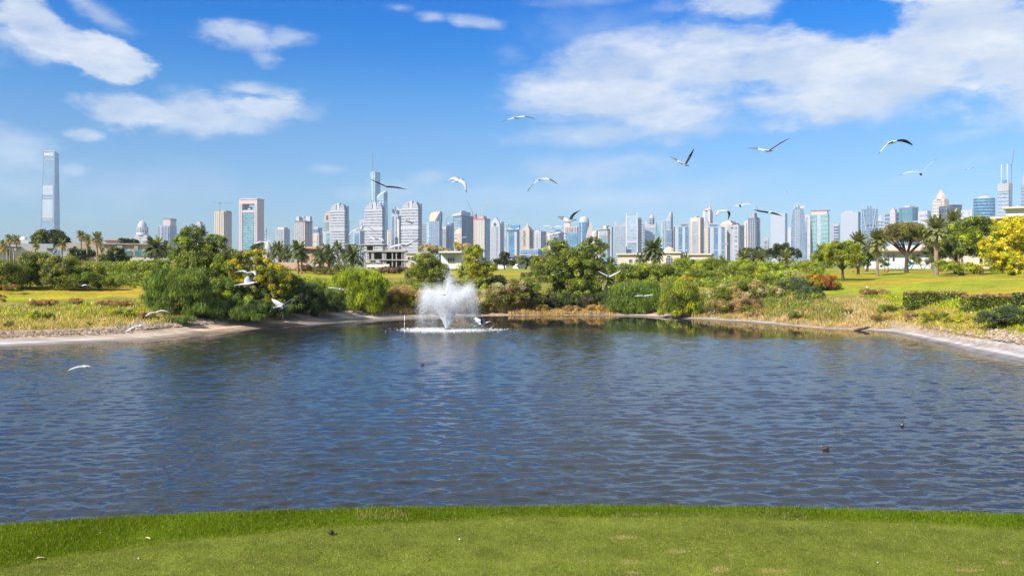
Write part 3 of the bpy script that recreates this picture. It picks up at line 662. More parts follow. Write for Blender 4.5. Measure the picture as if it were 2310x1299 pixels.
# 26
t = TW('pointed_arch_tower', 'white grid tower whose crown is a pointed arch with a round window', 1106, 1128, 1137, 2150, th=28)
t.body(511, GW); t.slant('crown', [(1106.5, 512), (1107, 505), (1110, 498), (1114, 494), (1118, 489.5), (1122, 496), (1126, 502), (1128, 512)], WHITE, 0, .35); t.done('side_crown', MB().prism([(0, 0)]*3, 0, 0), WHITE) if 0 else None
yy = -.3*t.k; t.done('round_window', MB().tube([(t.X(1116.5), .2, t.Z(506)), (t.X(1116.5), yy-.5*t.k, t.Z(506))], 3.6*t.k, 16), GD)
t.done('roof_spike', MB().frustum((t.X(1116), t.X(1120), 0, .3*t.d, t.Z(493)), (t.X(1117.9), t.X(1118.1), .1*t.d, .2*t.d, t.Z(489))), WHITE)
t.bands(22, 512, 600, WHITE, .4, .5); t.piers(8, 512, 600, WHITE, 1.1, sn=3); t.block('side_roof', 1127, 1137, 500, 512, WHITE, .3, 1)
t = TW('slim_tower', 'slim pale blue tower between pointed-arch tower and blue-capped tower', 1137, 1147, 1148, 2400, th=20); t.body(507, GP); t.block('cap', 1137, 1148, 505, 509, WHITE, 0, 1)
# 28
t = TW('blue_capped_tower', 'blue glass tower capped by a bright blue inverted wedge', 1143, 1166, 1172, 2250, th=25)
t.body(517, GM); t.slant('blue_cap', [(1148.5, 508), (1171, 508), (1171, 511), (1160, 517), (1148.5, 511)], mat('blue_paint', (.06, .20, .40), .4), -.03, .5); t.slant('white_wing', [(1146, 518), (1149, 512), (1160, 518)], WHITE, -.03, .4); t.slant('white_wing', [(1160, 518), (1171, 512), (1171, 518)], WHITE, -.03, .4)
t.panel('dark_panel', 1144.5, 1168, 518.5, 522, GD, .9); t.panel('glass_strip', 1148, 1161, 522, 600, GBB, .8); t.panel('white_wall', 1161, 1166, 523, 600, WHITE, .8); t.panel('white_wall', 1144, 1147.5, 523, 600, PALE, .8); t.bands(16, 523, 600, GP, .2, .5)
t = TW('lattice_tower', 'thin grey lattice-faced tower right of the blue-capped tower', 1169, 1176, 1177, 2500, th=20); t.body(522, GREY); t.bands(14, 524, 600, PALE, .5)
# 29
t = TW('peach_spire_tower', 'peach tower with a small stepped spire', 1176, 1194, 1204, 2150, th=32)
t.body(518, PEACH); t.block('roof_tier', 1180, 1200, 514, 518, PEACH); t.block('roof_tier', 1184, 1197, 510.5, 514, PEACH, .25, .75); t.cyl('spire', 1190, [(3.4, 511), (2.2, 507), (1, 503), (.2, 500)], PEACH, 8)
for a in (1180.5, ): 
    for z0, z1 in ((520, 535), (539, 555)): t.panel('glass_strip', a, a+5, z0, z1, GD, .4); t.panel('glass_strip', 1195.5, 1201, z0, z1, GD, .4, side=True)
t.piers(3, 518, 562, CREAM, 1.2, pa=1187, pb=1194); t.bands(14, 520, 562, PEACH, .25, .55)
t = TW('grid_tower', 'white grid tower with grey side wall right of the peach tower', 1204, 1220, 1232, 2250, th=34); t.body(522, WHITE); t.bands(16, 526, 562, GW, .3, .3); t.piers(5, 522, 562, WHITE, 2.0, sn=0); t.done('side_wall', MB().box(-.2*t.k, .5*t.k, .05*t.d, t.d, -.5, t.Z(523)), GREY); t.block('roof_room', 1209, 1218, 519.5, 522, CREAM)
t = TW('glass_podium', 'low wide glass office block at the foot of the peach tower', 1174, 1214, 1232, 1500, th=30); t.body(563.5, GB); t.done('roof_slab', MB().box(-t.w-1*t.k, 1*t.k, -1*t.k, t.d+1*t.k, t.Z(563.5), t.Z(561.5)), WHITE); t.piers(8, 564, 600, PALE, .5, sn=3); t.bands(3, 566, 590, PALE, .1, .5)
t = TW('slim_tower', 'slim cream tower left of the big round tree', 1230, 1241, 1242, 2400, th=20); t.body(526, CREAM); t.bands(14, 528, 600, PINK, .3)
t = TW('blue_gabled_tower', 'blue-grey tower with a pitched blue roof behind the big round tree', 1239, 1260, 1272, 2450, th=32); t.body(524, GM); t.slant('pitched_roof', [(1247, 525), (1254, 517), (1261, 525)], GBB, 0, .8); t.bands(10, 526, 590, GREY, .3)
# 32
t = TW('barred_tower', 'tan tower with dark vertical bars above bright blue glass, behind the big round tree', 1272, 1303, 1305, 2200, th=15)
t.body(512, PINK); t.block('roof_block', 1272, 1288, 503, 512, PINK, .1, .8); t.panel('glass_wall', 1275.5, 1303, 525, 600, GBB, .6); t.piers(8, 513, 524, GD, 1.4, pa=1276, pb=1303); t.bands(14, 526, 600, GT, .2, .8, pa=1276, pb=1303)
# 33
t = TW('domed_tower', 'blue glass tower under a smooth white half dome, tan wing at its side', 1306, 1329, 1329, 2300)
t.cyl('glass_wall', 1317.5, [(11.5, 606), (11.5, 501)], GBB, 24); t.cyl('dome', 1317.5, [(11.6, 501.5), (11.2, 496), (9.5, 491.5), (6, 488.6), (.3, 487.5)], WHITE, 24); t.done('white_rib', MB().box(t.X(1311), t.X(1313.5), t.d*.5-11.9*t.k, t.d*.5, -.5, t.Z(501)), WHITE)
t.done('tan_wing', MB().prism([(t.X(1322), -.5), (t.X(1335), -.5), (t.X(1335), t.Z(501)), (t.X(1330), t.Z(507)), (t.X(1325), t.Z(520)), (t.X(1322), t.Z(534))], -.1*t.d, .6*t.d), PINK)
t = TW('low_tower', 'low beige tower far behind, between dome and grey hat-roofed tower', 1335, 1345, 1350, 2800, th=30); t.body(521, CREAM)
# 34
t = TW('hat_roof_tower', 'pinkish tower with a flat overhanging grey hat roof and teal window wall', 1349, 1370, 1382, 2150, th=32)
t.body(518, PINK); t.done('hat_roof', MB().box(-t.w-3*t.k, .8*t.k, -3*t.k, t.d*.8, t.Z(518), t.Z(515.5)), GREY); t.block('roof_block', 1361, 1376, 508.5, 515, CREAM); t.panel('glass_wall', 1352, 1369, 530, 600, GG, .5); t.panel('grey_wall', 1352, 1368, 520, 529, GREY, .4); t.bands(12, 531, 600, PINK, .3, .3)
t.block('side_tower', 1372, 1383, 512, 600, PALE, .4, 1.2)
# 35
t = TW('swooping_roof_tower', 'pale glass tower with a white roof swooping down to two thin points', 1387, 1412, 1412, 2300, thick=18)
t.slant('glass_wall', [(1387, 606), (1387, 509), (1412, 509), (1412, 606)], GP); t.slant('swooping_roof', [(1386.5, 511), (1386.5, 497.5), (1388.5, 500), (1391, 508), (1399, 508.5), (1405, 506), (1410, 501), (1412, 499), (1412, 511)], WHITE, -.03, .5); t.mast('mast', 1394.5, 497, 509, WHITE, .5)
t.piers(7, 511, 570, WHITE, .8); t.bands(16, 512, 600, WHITE, .25, .3)
t = TW('horned_tower', 'tall pale teal glass tower with white posts rising at both roof corners', 1412, 1439, 1447, 2200, th=25)
t.body(491, GP, 'glass_wall'); t.piers(1, 480, 600, WHITE, 3.2, pa=1412, pb=1415.2, name='corner_post'); t.piers(1, 480, 600, WHITE, 2.6, pa=1436.5, pb=1439, name='corner_post'); t.panel('roof_rail', 1415, 1437, 487, 489, WHITE, .5); t.bands(7, 492, 548, WHITE, .14, .4, pa=1415, pb=1437); t.panel('wide_band', 1413, 1438, 543.5, 547.5, WHITE, .7); t.bands(12, 549, 600, GM, .4, .3)
t.done('side_wall', MB().box(-.2*t.k, .6*t.k, .1*t.d, t.d, -.5, t.Z(494)), GREY)
t = TW('grey_block', 'plain grey-lilac block right of the horned glass tower', 1446, 1454, 1458, 2500, th=30); t.body(503, GREY); t.bands(16, 506, 600, GM, .4)
# 36
t = TW('sloping_roof_tower', 'pale blue tower with white concave roof and flaring right flank', 1455, 1478, 1478, 2250, thick=16)
t.slant('glass_wall', [(1455, 606), (1455, 505), (1478, 509), (1478, 606)], GP); t.slant('concave_roof', [(1454.5, 514), (1454.5, 497), (1457, 499), (1461, 504), (1468, 507), (1474, 507), (1477, 504), (1479, 497), (1480, 514)], WHITE, -.03, .4)
t.slant('right_flank', [(1479, 606), (1479, 499), (1485, 510), (1489, 530), (1493, 560), (1494, 606)], GG, .1, .9); t.slant('flank_fin', [(1483, 505), (1484, 496), (1486, 497), (1485, 510)], WHITE, .1, .4); t.bands(16, 515, 600, PALE, .3, .3); t.piers(2, 506, 600, WHITE, 1.0, pa=1462, pb=1478.5)
t = TW('spire_tower', 'dark blue tower with a needle at its roof corner behind the concave-roofed tower', 1462, 1472, 1476, 2600, th=30); t.body(492, GM); t.slant('crown', [(1464, 493), (1466, 486), (1470, 483), (1472, 488), (1472, 493)], PINK, .2, .7); t.mast('spire', 1465.3, 472, 494, WHITE, .5); t.bands(20, 495, 600, GREY, .3)
# 37
t = TW('blade_tower', 'tower like an upright blade, slanting up to a needle at its right corner', 1499, 1513, 1518, 2400, th=25)
t.slant('body', [(1499, 606), (1500, 498), (1506, 489), (1513, 482), (1513, 606)], PALE); t.slant('crown', [(1506, 489), (1509, 482), (1512, 477), (1514, 478), (1514, 492)], PINK, .1, .6); t.mast('spire', 1514, 472, 490, WHITE, .7, fy=.1); t.done('side_glass', MB().box(-.5*t.k, .5*t.k, 0, t.d, -.5, t.Z(489)), GM); t.bands(22, 500, 600, GM, .4, .3)
t = TW('slim_tower', 'narrow grey-green glass tower left of the blade tower', 1492, 1500, 1501, 2350, th=20); t.body(498, WHITE); t.panel('glass_strip', 1494.5, 1498.5, 500, 600, GT)
t = TW('blue_front_tower', 'lower blue tower in front of the blade tower', 1503, 1515, 1521, 2200, th=30); t.body(519, GM); t.bands(18, 521, 600, GB, .4, .3)
# 38 & 43 blue-striped white towers
def striped(xa, xb, top, label, cap):
    t = TW('striped_tower', label, xa, xb, xb, 2100, group='two white towers with blue glass stripes', thick=24)
    w = xb-xa; t.body(top+8, WHITE); t.block('roof_cap', xa+w*cap[0], xa+w*cap[1], top, top+8, WHITE, .1, .7)
    t.panel('cap_window', xa+w*cap[0]+2, xa+w*cap[1]-3, top+2.5, top+5.5, GBB, -.1*0+.3+0)
    t.panel('roof_rim', xa-.6, xb+.6, top+7, top+9, WHITE, 1.4); t.panel('glass_strip', xa+w*.03, xa+w*.10, top+10, 600, GD, .6); t.panel('glass_strip', xa+w*.36, xa+w*.58, top+10, 600, GBB, .7); t.panel('glass_strip', xa+w*.80, xa+w*.97, top+10, 600, GBB, .6)
    t.bands(14, top+10, 600, GM, .3, .3); t.panel('cross_band', xa+w*.3, xb, top+60, top+61.6, WHITE, 1.0)
    for a, b in ((.12, .34), (.60, .78)): t.panel('white_wall', xa+w*a, xa+w*b, top+9, 600, WHITE, .9)
    t.block('roof_cap_top', xa+w*cap[0], xa+w*cap[1], top, top+2, WHITE, .05, .75); return t
striped(1519, 1553, 503, 'white tower with blue glass stripes, roof cap at its right corner', (.42, 1.0)); striped(1597, 1635, 503.5, 'white tower with blue glass stripes next to the white grid tower', (.03, .62))
# 40
t = TW('beige_tower', 'beige tower with one tall pale window wall in its middle', 1556, 1580, 1588, 2200, th=28)
t.body(491, CREAM); t.block('roof_room', 1567, 1577, 487.5, 491, WHITE); t.panel('window_wall', 1560.5, 1575, 499, 573, GW, .5); t.bands(19, 499, 573, CREAM, .22, .7, pa=1560, pb=1575.5); t.piers(5, 499, 573, PALE, .5, out=.8, pa=1560.5, pb=1575.5); t.piers(2, 493, 573, PEACH, 1, pa=1557, pb=1580, sn=3)
# 41
t = TW('arch_crown_tower', 'pink tower with a tall open arch crown', 1585, 1600, 1606, 2500, th=28)
t.body(500, PALE); t.slant('arch_leg', [(1585, 606), (1585, 480), (1587, 474), (1591, 471), (1591, 606)], PINK); t.slant('arch_leg', [(1597, 606), (1597, 472), (1600, 474), (1602, 480), (1602, 606)], PINK)
t.slant('arch_top', [(1586, 478), (1589, 472.5), (1593, 470), (1598, 471), (1601, 476), (1597, 475), (1593, 473), (1589, 476)], SILVER); t.slant('horn', [(1596, 471), (1601, 464), (1602, 474)], PINK, .2, .5); t.panel('glass_wall', 1590, 1597, 477, 600, GP, -.2); t.done('side_wall', MB().box(-.2*t.k, .6*t.k, .1*t.d, t.d, -.5, t.Z(476)), GREY)
t = TW('slim_tower', 'narrow beige tower squeezed between two taller towers', 1586, 1597, 1598, 2350, th=20); t.body(516, TAN); t.bands(18, 518, 600, CREAM, .4)
# 44
t = TW('cream_stepped_tower', 'cream tower with stepped gabled roof behind the white grid tower', 1625, 1652, 1668, 2450, th=30); t.body(503, CREAM); t.block('roof_tier', 1629, 1660, 499, 503, CREAM); t.block('roof_tier', 1636, 1654, 496.5, 499, PEACH, .3, .7); t.bands(16, 506, 600, PEACH, .35)
t = TW('grid_tower', 'broad white grid tower with a column of square grey windows', 1640, 1666, 1679, 2100, th=30)
t.body(508, WHITE); t.piers(7, 508, 600, WHITE, 1.3, sn=5, out=.8); t.bands(22, 508, 600, GW, .42, .35)
for i in range(7): t.panel('window', 1657, 1664, 511+i*9.6+(3 if i > 3 else 0), 518+i*9.6+(3 if i > 3 else 0), GW, 1.1)
t.panel('white_wall', 1655, 1666, 507, 600, WHITE, .7); t.panel('window', 1649, 1655, 512, 515, GD, .9)
t = TW('cream_slab', 'narrow cream slab left of the grey stepped tower', 1678, 1688, 1692, 2400, th=30); t.body(501, CREAM); t.block('roof_block', 1680, 1690, 497.5, 501, CREAM); t.bands(18, 504, 600, PINK, .3)
# 46
t = TW('grey_stepped_tower', 'dark grey stepped tower narrowing in three tiers', 1687, 1704, 1715, 2200, th=32)
t.body(522, BROWN); t.block('middle_tier', 1688, 1712, 490, 522, PALE, .05, .92); t.block('top_tier', 1693, 1708, 480, 491, GREY, .15, .7); t.block('corner_post', 1693, 1697, 480, 491, PALE, .1, .3); t.bands(30, 492, 600, GD, .4, .25); t.piers(4, 494, 600, PALE, 1.3, sn=3)
t = TW('small_tower', 'short dark tower with white grid standing alone over the trees', 1723, 1733, 1734, 2500, th=20); t.body(540, BROWN); t.block('roof_cap', 1724, 1733, 536.5, 540, PALE, .1, .9); t.piers(2, 541, 600, WHITE, 1.2, pa=1726, pb=1731); t.bands(6, 541, 600, WHITE, .3)
# 48
t = TW('pale_slab', 'very pale blank slab tower with a blue right edge', 1738, 1771, 1776, 2900, th=20); t.slant('body', [(1738, 606), (1738, 486), (1745, 482), (1771, 481), (1771, 606)], PALE); t.done('side_glass', MB().box(-.3*t.k, .4*t.k, 0, t.d, -.5, t.Z(483)), GM); t.bands(30, 486, 600, WHITE, .2, .08)
t = TW('slim_tower', 'slim white tower left of the ring-crowned tapered tower', 1777, 1785, 1786, 2500, th=20); t.body(513, WHITE); t.piers(2, 514, 600, CREAM, 1.2)
# 50
t = TW('ring_crown_tower', 'tapered blue glass tower with a white ring crown and white central piers', 1784, 1818, 1818, 2150, thick=22)
t.slant('glass_wall', [(1784, 606), (1784, 530), (1785, 500), (1789, 474), (1792, 470), (1810, 470), (1813, 474), (1817, 500), (1819, 530), (1819, 606)], GB)
t.bands(30, 475, 600, PALE, .22, .12, pa=1786, pb=1817)
for a in (1793, 1797.3, 1801.6): t.panel('white_pier', a, a+1.6, 471, 600, WHITE, 1.0)
yy = t.d*.3; cxx = t.X(1799); cz = t.Z(465.5)
t.done('ring', MB().tube([(cxx+6.2*t.k*math.cos(a), yy, cz+7*t.k*math.sin(a)) for a in np.linspace(-.9, math.pi+.9, 22)], 1.2*t.k, 6), WHITE); t.done('ring_glass', MB().lathe(cxx, yy, [(4.6*t.k, cz-5*t.k), (4.8*t.k, cz), (3.6*t.k, cz+4*t.k), (.3, cz+6*t.k)], 14), GT)
t.slant('crown_wing', [(1788, 463.5), (1794, 466), (1794, 471), (1791, 471), (1790, 466)], WHITE, .1, .5); t.slant('crown_wing', [(1804, 466), (1815, 463.5), (1814, 468), (1811, 471), (1804, 471)], CREAM, .1, .5)
t = TW('white_slab', 'plain white slab between ring-crowned tower and teal tower', 1815, 1828, 1829, 2500, th=20); t.body(485, WHITE); t.piers(3, 486, 600, PINK, .8)
# 52
t = TW('teal_tower', 'broad teal glass tower with a brown overhanging roof', 1828, 1868, 1871, 2150, th=15)
t.body(483, GG, 'glass_wall'); t.done('roof_block', MB().box(t.X(1830), t.X(1866), .05*t.d, .9*t.d, t.Z(483), t.Z(475)), PINK); t.done('roof_slab', MB().box(t.X(1828), t.X(1870), -1*t.k, t.d, t.Z(475.2), t.Z(473.4)), BROWN)
t.bands(12, 484, 600, WHITE, .13, .35); t.panel('central_bay', 1843, 1852, 484, 600, GP, .6); t.bands(36, 484, 600, CREAM, .3, .8, pa=1843, pb=1852); t.panel('dark_strip', 1841, 1843, 484, 600, GM, .5); t.mast('aerial', 1848, 463, 474, STEEL, .3)
# 53
t = TW('lilac_block', 'lilac-grey block with a dark window column, below the pale slab', 1873, 1892, 1894, 2300, th=20); t.body(506, PALE); t.panel('window_column', 1881, 1892, 508, 600, GD, .5); t.bands(14, 508, 600, PALE, .4, .7, pa=1881, pb=1892.5); t.piers(2, 506, 600, GREY, 1, pa=1874, pb=1878)
t = TW('pale_slab', 'very pale blank slab tower with a white roof sign and dark right edge', 1896, 1936, 1941, 2900, th=25); t.slant('body', [(1896, 606), (1896, 480), (1903, 478.5), (1936, 478.5), (1936, 606)], PALE); t.done('roof_sign', MB().box(t.X(1904), t.X(1925), 0, 3, t.Z(478.5), t.Z(475)), WHITE); t.done('side_glass', MB().box(-.3*t.k, .4*t.k, 0, t.d, -.5, t.Z(478)), GD)
# 55
t = TW('vee_fin_tower', 'blue glass tower framed by two white fins splayed into a V', 1944, 1979, 1980, 2150, th=8)
t.slant('glass_wall', [(1950, 606), (1944, 520), (1943.5, 471), (1980, 471), (1979, 520), (1974, 606)], GB); t.block('roof_room', 1956, 1966, 464, 472, GM)
for a, b in (((1944.5, 458), (1953.5, 520)), ((1977.5, 458), (1968.5, 520))): t.done('white_fin', MB().tube([(t.X(a[0]), -1*t.k, t.Z(a[1])), (t.X(b[0]), -1*t.k, t.Z(b[1]))], [.8*t.k, 1.2*t.k], 5), WHITE)
t.piers(5, 474, 600, PALE, .5, pa=1948, pb=1976); t.bands(16, 473, 600, GM, .25, .3); t.panel('band', 1950, 1973, 506, 510, GD, .5)
t = TW('banded_block', 'white block with dark window bands beside the V-finned tower', 1978, 1996, 1997, 2400, th=20); t.body(498, WHITE); t.block('roof_steps', 1981, 1990, 489, 498, WHITE, .2, .8); t.block('roof_steps', 1984, 1988, 484, 490, WHITE, .3, .7); t.bands(14, 499, 600, GM, .5)
t = TW('pink_topped_tower', 'blue tower with pinkish balconied middle and stepped roof', 1996, 2020, 2028, 2350, th=30); t.body(479, GB); t.panel('balcony_wall', 2008, 2020, 479, 600, PINK, .8); t.block('roof_step', 2009, 2024, 472, 479, PINK); t.block('roof_step', 2013, 2019, 468.5, 472, PINK, .3, .7); t.bands(14, 480, 600, PALE, .3, .9)
# 58
t = TW('teal_block', 'square teal-blue glass block with a small red roof mast', 2027, 2058, 2072, 2100, th=32); t.body(467, glass('petrol_glass', (.10, .26, .32), var=.25)); t.block('roof_room', 2040, 2062, 463.5, 467, PINK); t.bands(15, 468, 600, GM, .15, .12); t.piers(7, 468, 600, GM, .4, sn=5, out=.3); t.panel('white_band', 2028, 2071, 499, 501, WHITE, .2)
t = TW('white_block', 'low white block right of the teal-blue glass block', 2071, 2092, 2100, 1800, th=30); t.body(476, WHITE); t.panel('window_band', 2075, 2092, 484, 488, GW); t.panel('window_band', 2075, 2092, 495, 499, GW)
# 60
t = TW('pyramid_top_tower', 'beige tower with a ribbed pointed pyramid roof', 2104, 2130, 2141, 2250, th=32)
t.body(452, CREAM); t.bands(20, 453, 600, GW, .45, .3); t.piers(7, 452, 600, CREAM, 1.2, sn=5, out=.7); t.block('roof_tier', 2107, 2139, 448.5, 452, PINK, .1, .9)
yy = .5*t.d; cxx = t.X(2122.5, yy); t.done('pointed_roof', MB().lathe(cxx, yy, [(12*t.k, t.Z(449)), (10.5*t.k, t.Z(443)), (7*t.k, t.Z(436)), (3*t.k, t.Z(431)), (.5*t.k, t.Z(427.5)), (.1, t.Z(425))], 8, smooth=False), PINK)
mb = MB()
for i in range(12):
    a = 2*math.pi*i/12; mb.tube([(cxx+r*t.k*math.cos(a), yy+r*t.k*math.sin(a), t.Z(z)) for r, z in ((12.4, 449), (10.9, 443), (7.3, 436), (3.2, 431), (.5, 427))], .35*t.k, 4)
t.done('roof_ribs', mb, CREAM, kind='stuff')
t = TW('slate_block', 'dark slate block stepping up in the middle, before the pyramid-roofed tower', 2117, 2142, 2170, 2000, th=52); t.body(464, GD); t.block('roof_slab', 2138, 2171, 461.5, 464, DARK, .2, 1); t.bands(10, 466, 600, DARK, .3, .15)
t = TW('white_block', 'low white block between slate block and the curved blue banded one', 2168, 2193, 2194, 1900, th=15); t.body(473, WHITE)
# 63
t = TW('drum_building', 'wide blue banded drum-shaped building with a shallow white dome', 2195, 2245, 2245, 1900)
t.cyl('glass_wall', 2220, [(25, 606), (25, 446)], glass('navy_glass', (.05, .16, .28)), 32, sy=.5, smooth=False)
mb = MB()
for i in range(15): mb.lathe(t.X(2220), .5*t.d, [(25.5*t.k, t.Z(452+i*7)), (25.5*t.k, t.Z(450.4+i*7))], 32, sy=.5, smooth=False)
t.done('floor_bands', mb, GP, kind='stuff'); t.cyl('roof_ring', 2220, [(21, 446), (21, 444)], WHITE, 32, sy=.5); t.cyl('dome', 2220, [(15, 444.5), (12, 442), (6, 440.3), (.5, 439.7)], WHITE, 24, sy=.6)
# 64
t = TW('twin_mast_tower', 'pale unfinished tower topped by two tall white masts', 2250, 2275, 2284, 2350, th=25)
t.frame = MB().frustum((-t.w-1*t.k, .5*t.k, 0, t.d, -.5), (-t.w, 0, .08*t.d, t.d*.9, t.Z(431))); t.done('body', t.frame, PALE); t.bands(20, 433, 600, GP, .45, .1)
t.block('top_frame', 2250, 2284, 413, 431, CONC, .02, .98); t.piers(6, 413, 431, WHITE, .9, sn=4); t.block('blue_core', 2261, 2274, 405.5, 413, mat('blue_paint', (0, 0, 0)), .2, .8)
for a in (2259.3, 2272.5): t.mast('roof_mast', a, 369, 416, WHITE, 2.0, fy=.35) and t.cyl('mast_shaft', a, [(1.9, 413), (1.8, 370), (.3, 369)], WHITE, 10, fy=.35)
t.done('brace', MB().tube([(t.X(2254), -.5*t.k, t.Z(431)), (t.X(2262), -.5*t.k, t.Z(500))], .6*t.k, 5), WHITE)
crane('luffing_crane', 'tall dark luffing crane right of the twin white masts', 2281.5, 2330, 372, 470, [(2282, 375), (2288, 339)], STEEL)
t = TW('edge_tower', 'blue-grey tower sliver cut off at the right edge of the photo', 2303, 2330, 2345, 2300, th=28); t.body(416, GM); t.block('upper', 2306, 2330, 395, 416, PALE); t.bands(24, 418, 600, PALE, .3)

# ---------------------------------------------------------------- villas and houses behind the pond
VW = mat('villa_white', (.58, .57, .58), .8, scale=.3, var=.08); VB = mat('villa_beige', (.42, .35, .30), .85, scale=.3, var=.10); VP = mat('villa_pink', (.50, .33, .24), .85, scale=.3, var=.12)
VC = mat('villa_cream', (.45, .39, .32), .85, scale=.3, var=.08); VG = mat('villa_grey', (.33, .32, .31), .85, scale=.3, var=.15); VT = mat('roof_tile', (.30, .15, .10), .9, scale=.5, var=.25)
PANE = glass('villa_pane', (.05, .06, .07), metal=0, rough=.15, cell=(1, 1, 1), var=.3); TEALP = glass('villa_teal_pane', (.12, .26, .27), metal=0, rough=.12, cell=(1, 1, 1), var=.3)
def win(t, a, b, top, bot, pane=None, side=False):
    o = .25
    if side:
        f = MB().box(-.1, o, t.SY(a), t.SY(b), t.Z(bot), t.Z(top)); g2 = MB().box(.1, o+.06, t.SY(a+.7), t.SY(b-.7), t.Z(bot-.7), t.Z(top+.7))
    else:
        f = MB().box(t.X(a), t.X(b), -o, .1, t.Z(bot), t.Z(top)); g2 = MB().box(t.X(a+.7), t.X(b-.7), -o-.06, -.05, t.Z(bot-.7), t.Z(top+.7))
    fr = t.done('window', f, VW); t.done('pane', g2, pane or PANE, parent=fr); return fr
def bx(t, name, a, b, top, bot, m, y0=0.0, y1=6.0): return t.done(name, MB().box(t.X(a), t.X(b), y0, y1, t.zl(bot), t.Z(top)), m)
# white villa at the left
t = TW('white_villa', 'white flat-roofed villa with a small domed roof behind the left palms', -40, 55, 55, 165, cat='villa', thick=60)
bx(t, 'wall', -40, 14, 550, 606, VW, 0, 9); bx(t, 'wall', 14, 38, 548, 606, VW, 1, 9); bx(t, 'wall', 38, 120, 549.5, 606, VW, -1, 8); bx(t, 'canopy', -30, 48, 557, 560.5, DARK, -2.2, 0); bx(t, 'upper_room', 38, 64, 540, 550, VW, 2, 8)
t.done('dome', MB().lathe(t.X(53), 5, [(9.5*t.k, t.Z(540)), (8.5*t.k, t.Z(536)), (5*t.k, t.Z(533.5)), (.1, t.Z(532.5))], 20), VW); bx(t, 'canopy', 106, 122, 560, 563, DARK, -2.5, 0)
for a in (-20, 14, 42): win(t, a, a+8, 563, 577)
bx(t, 'column', 15, 17, 560, 606, VW, -2, -1.6); bx(t, 'column', 30, 32, 560, 606, VW, -2, -1.6); win(t, 108, 118, 566, 578); bx(t, 'garden_wall', 100, 152, 577, 606, VW, -6, -5.6)
# beige modern villa
t = TW('modern_villa', 'beige modern villa with two dark recessed window bays', 150, 334, 336, 150, th=4, cat='villa')
bx(t, 'wall', 152, 245, 549, 606, VB, 1, 9); bx(t, 'wall', 232, 334, 552, 582, VB, 0, 9); bx(t, 'roof_slab', 229, 336, 549.6, 552, VB, -.4, 9.4); bx(t, 'roof_room', 232, 261, 541.5, 550, VC, 3, 8); bx(t, 'roof_room_cap', 230, 263, 540.5, 542, VP, 2.6, 8.4)
bx(t, 'lower_wall', 240, 325, 584, 606, VG, 1, 8); bx(t, 'floor_slab', 262, 336, 581, 584.5, VW, -1, 2)
for a, b, p, mm in ((265, 277, 553.5, VG), (303, 312, 553.5, VG)): bx(t, 'dark_panel', a, b, p, 570, mm, -.3, .1)
win(t, 266, 295, 565, 579, TEALP); win(t, 303, 333, 565, 577, TEALP); bx(t, 'garden_wall', 300, 380, 583, 590, VW, -5, -4.6); bx(t, 'garage_roof', 336, 372, 584, 586.5, VW, -3, 3)
win(t, 170, 178, 556, 566); win(t, 200, 208, 556, 566)
# small beige house behind the tall tree
t = TW('garden_house', 'small sandy house half hidden behind the tall left tree', 366, 400, 400, 170, cat='house', thick=30); bx(t, 'wall', 366, 420, 557, 606, VC, 0, 7); bx(t, 'parapet', 365, 421, 555.5, 557.5, VC, -.3, 7.3); win(t, 376, 384, 566, 576)
# pink villa
t = TW('pink_villa', 'peach-pink villa with flat tiled eaves behind the date palms', 650, 740, 741, 175, th=4, cat='villa')
bx(t, 'wall', 680, 745, 561, 606, VP, 0, 9); bx(t, 'roof', 676, 728, 556.5, 561, VP, -.8, 9.5); bx(t, 'loggia', 703, 727, 563, 572, PANE, -.2, .2); bx(t, 'loggia_rail', 703, 727, 570, 572.5, VT, -.5, -.2); bx(t, 'eaves', 702, 730, 560.5, 563, VT, -1.2, .5)
win(t, 693, 697, 564, 569); win(t, 684, 690, 580, 590); win(t, 712, 720, 580, 590); bx(t, 'garden_wall', 632, 690, 592, 606, VP, -6, -5.5); bx(t, 'low_wall', 675, 735, 597, 606, VW, -4, -3.7)
# building under construction
t = TW('unfinished_building', 'grey concrete building shell of open floors and bare columns', 815, 915, 916, 185, th=3, cat='building site')
for z0, z1, a, b in ((551, 553.5, 806, 868), (565, 568.5, 815, 915), (585, 587.5, 820, 915), (550, 552, 775, 800)): bx(t, 'floor_slab', a, b, z0, z1, CONC, -.6, 11)
for a, b in ((815, 568), (818.5, 551), (826, 551), (838, 568), (843, 551), (862, 551)): bx(t, 'column', a, a+2.4, b, 586 if b > 560 else 568, CONC, -.3, .1)
for a, w_ in ((822, 2), (831, 2), (840, 4), (862, 6), (869, 2.5), (884, 2.5), (893, 2.5), (906, 2), (911, 2.5)): bx(t, 'column', a, a+w_, 567, 606, CONC, -.3, .5)
for a in (870, 885, 896): bx(t, 'column', a, a+2, 586, 606, CONC, 4, 4.4)
bx(t, 'back_wall', 845, 905, 568, 606, VG, 9.5, 10); bx(t, 'back_wall', 822, 860, 568, 586, VG, 8, 8.4); bx(t, 'side_wall', 822, 835, 553, 566, VG, 6, 7); bx(t, 'parapet', 868, 915, 563, 565.5, VB, -.4, .2); bx(t, 'infill_wall', 836, 845, 587, 606, VB, 0, .3)
for a in (831, 853): 
    bx(t, 'gable_wall', a-3, a+9, 593, 606, VC, -3, -1)
    t.done('gable', MB().prism([(t.X(a-4), t.Z(593)), (t.X(a+10), t.Z(593)), (t.X(a+3), t.Z(587))], -3.4, -.6), VC); bx(t, 'opening', a+1, a+5, 595, 604, PANE, -3.15, -2.9)
bx(t, 'hoarding', 833, 882, 596, 603, VW, -5, -4.8)
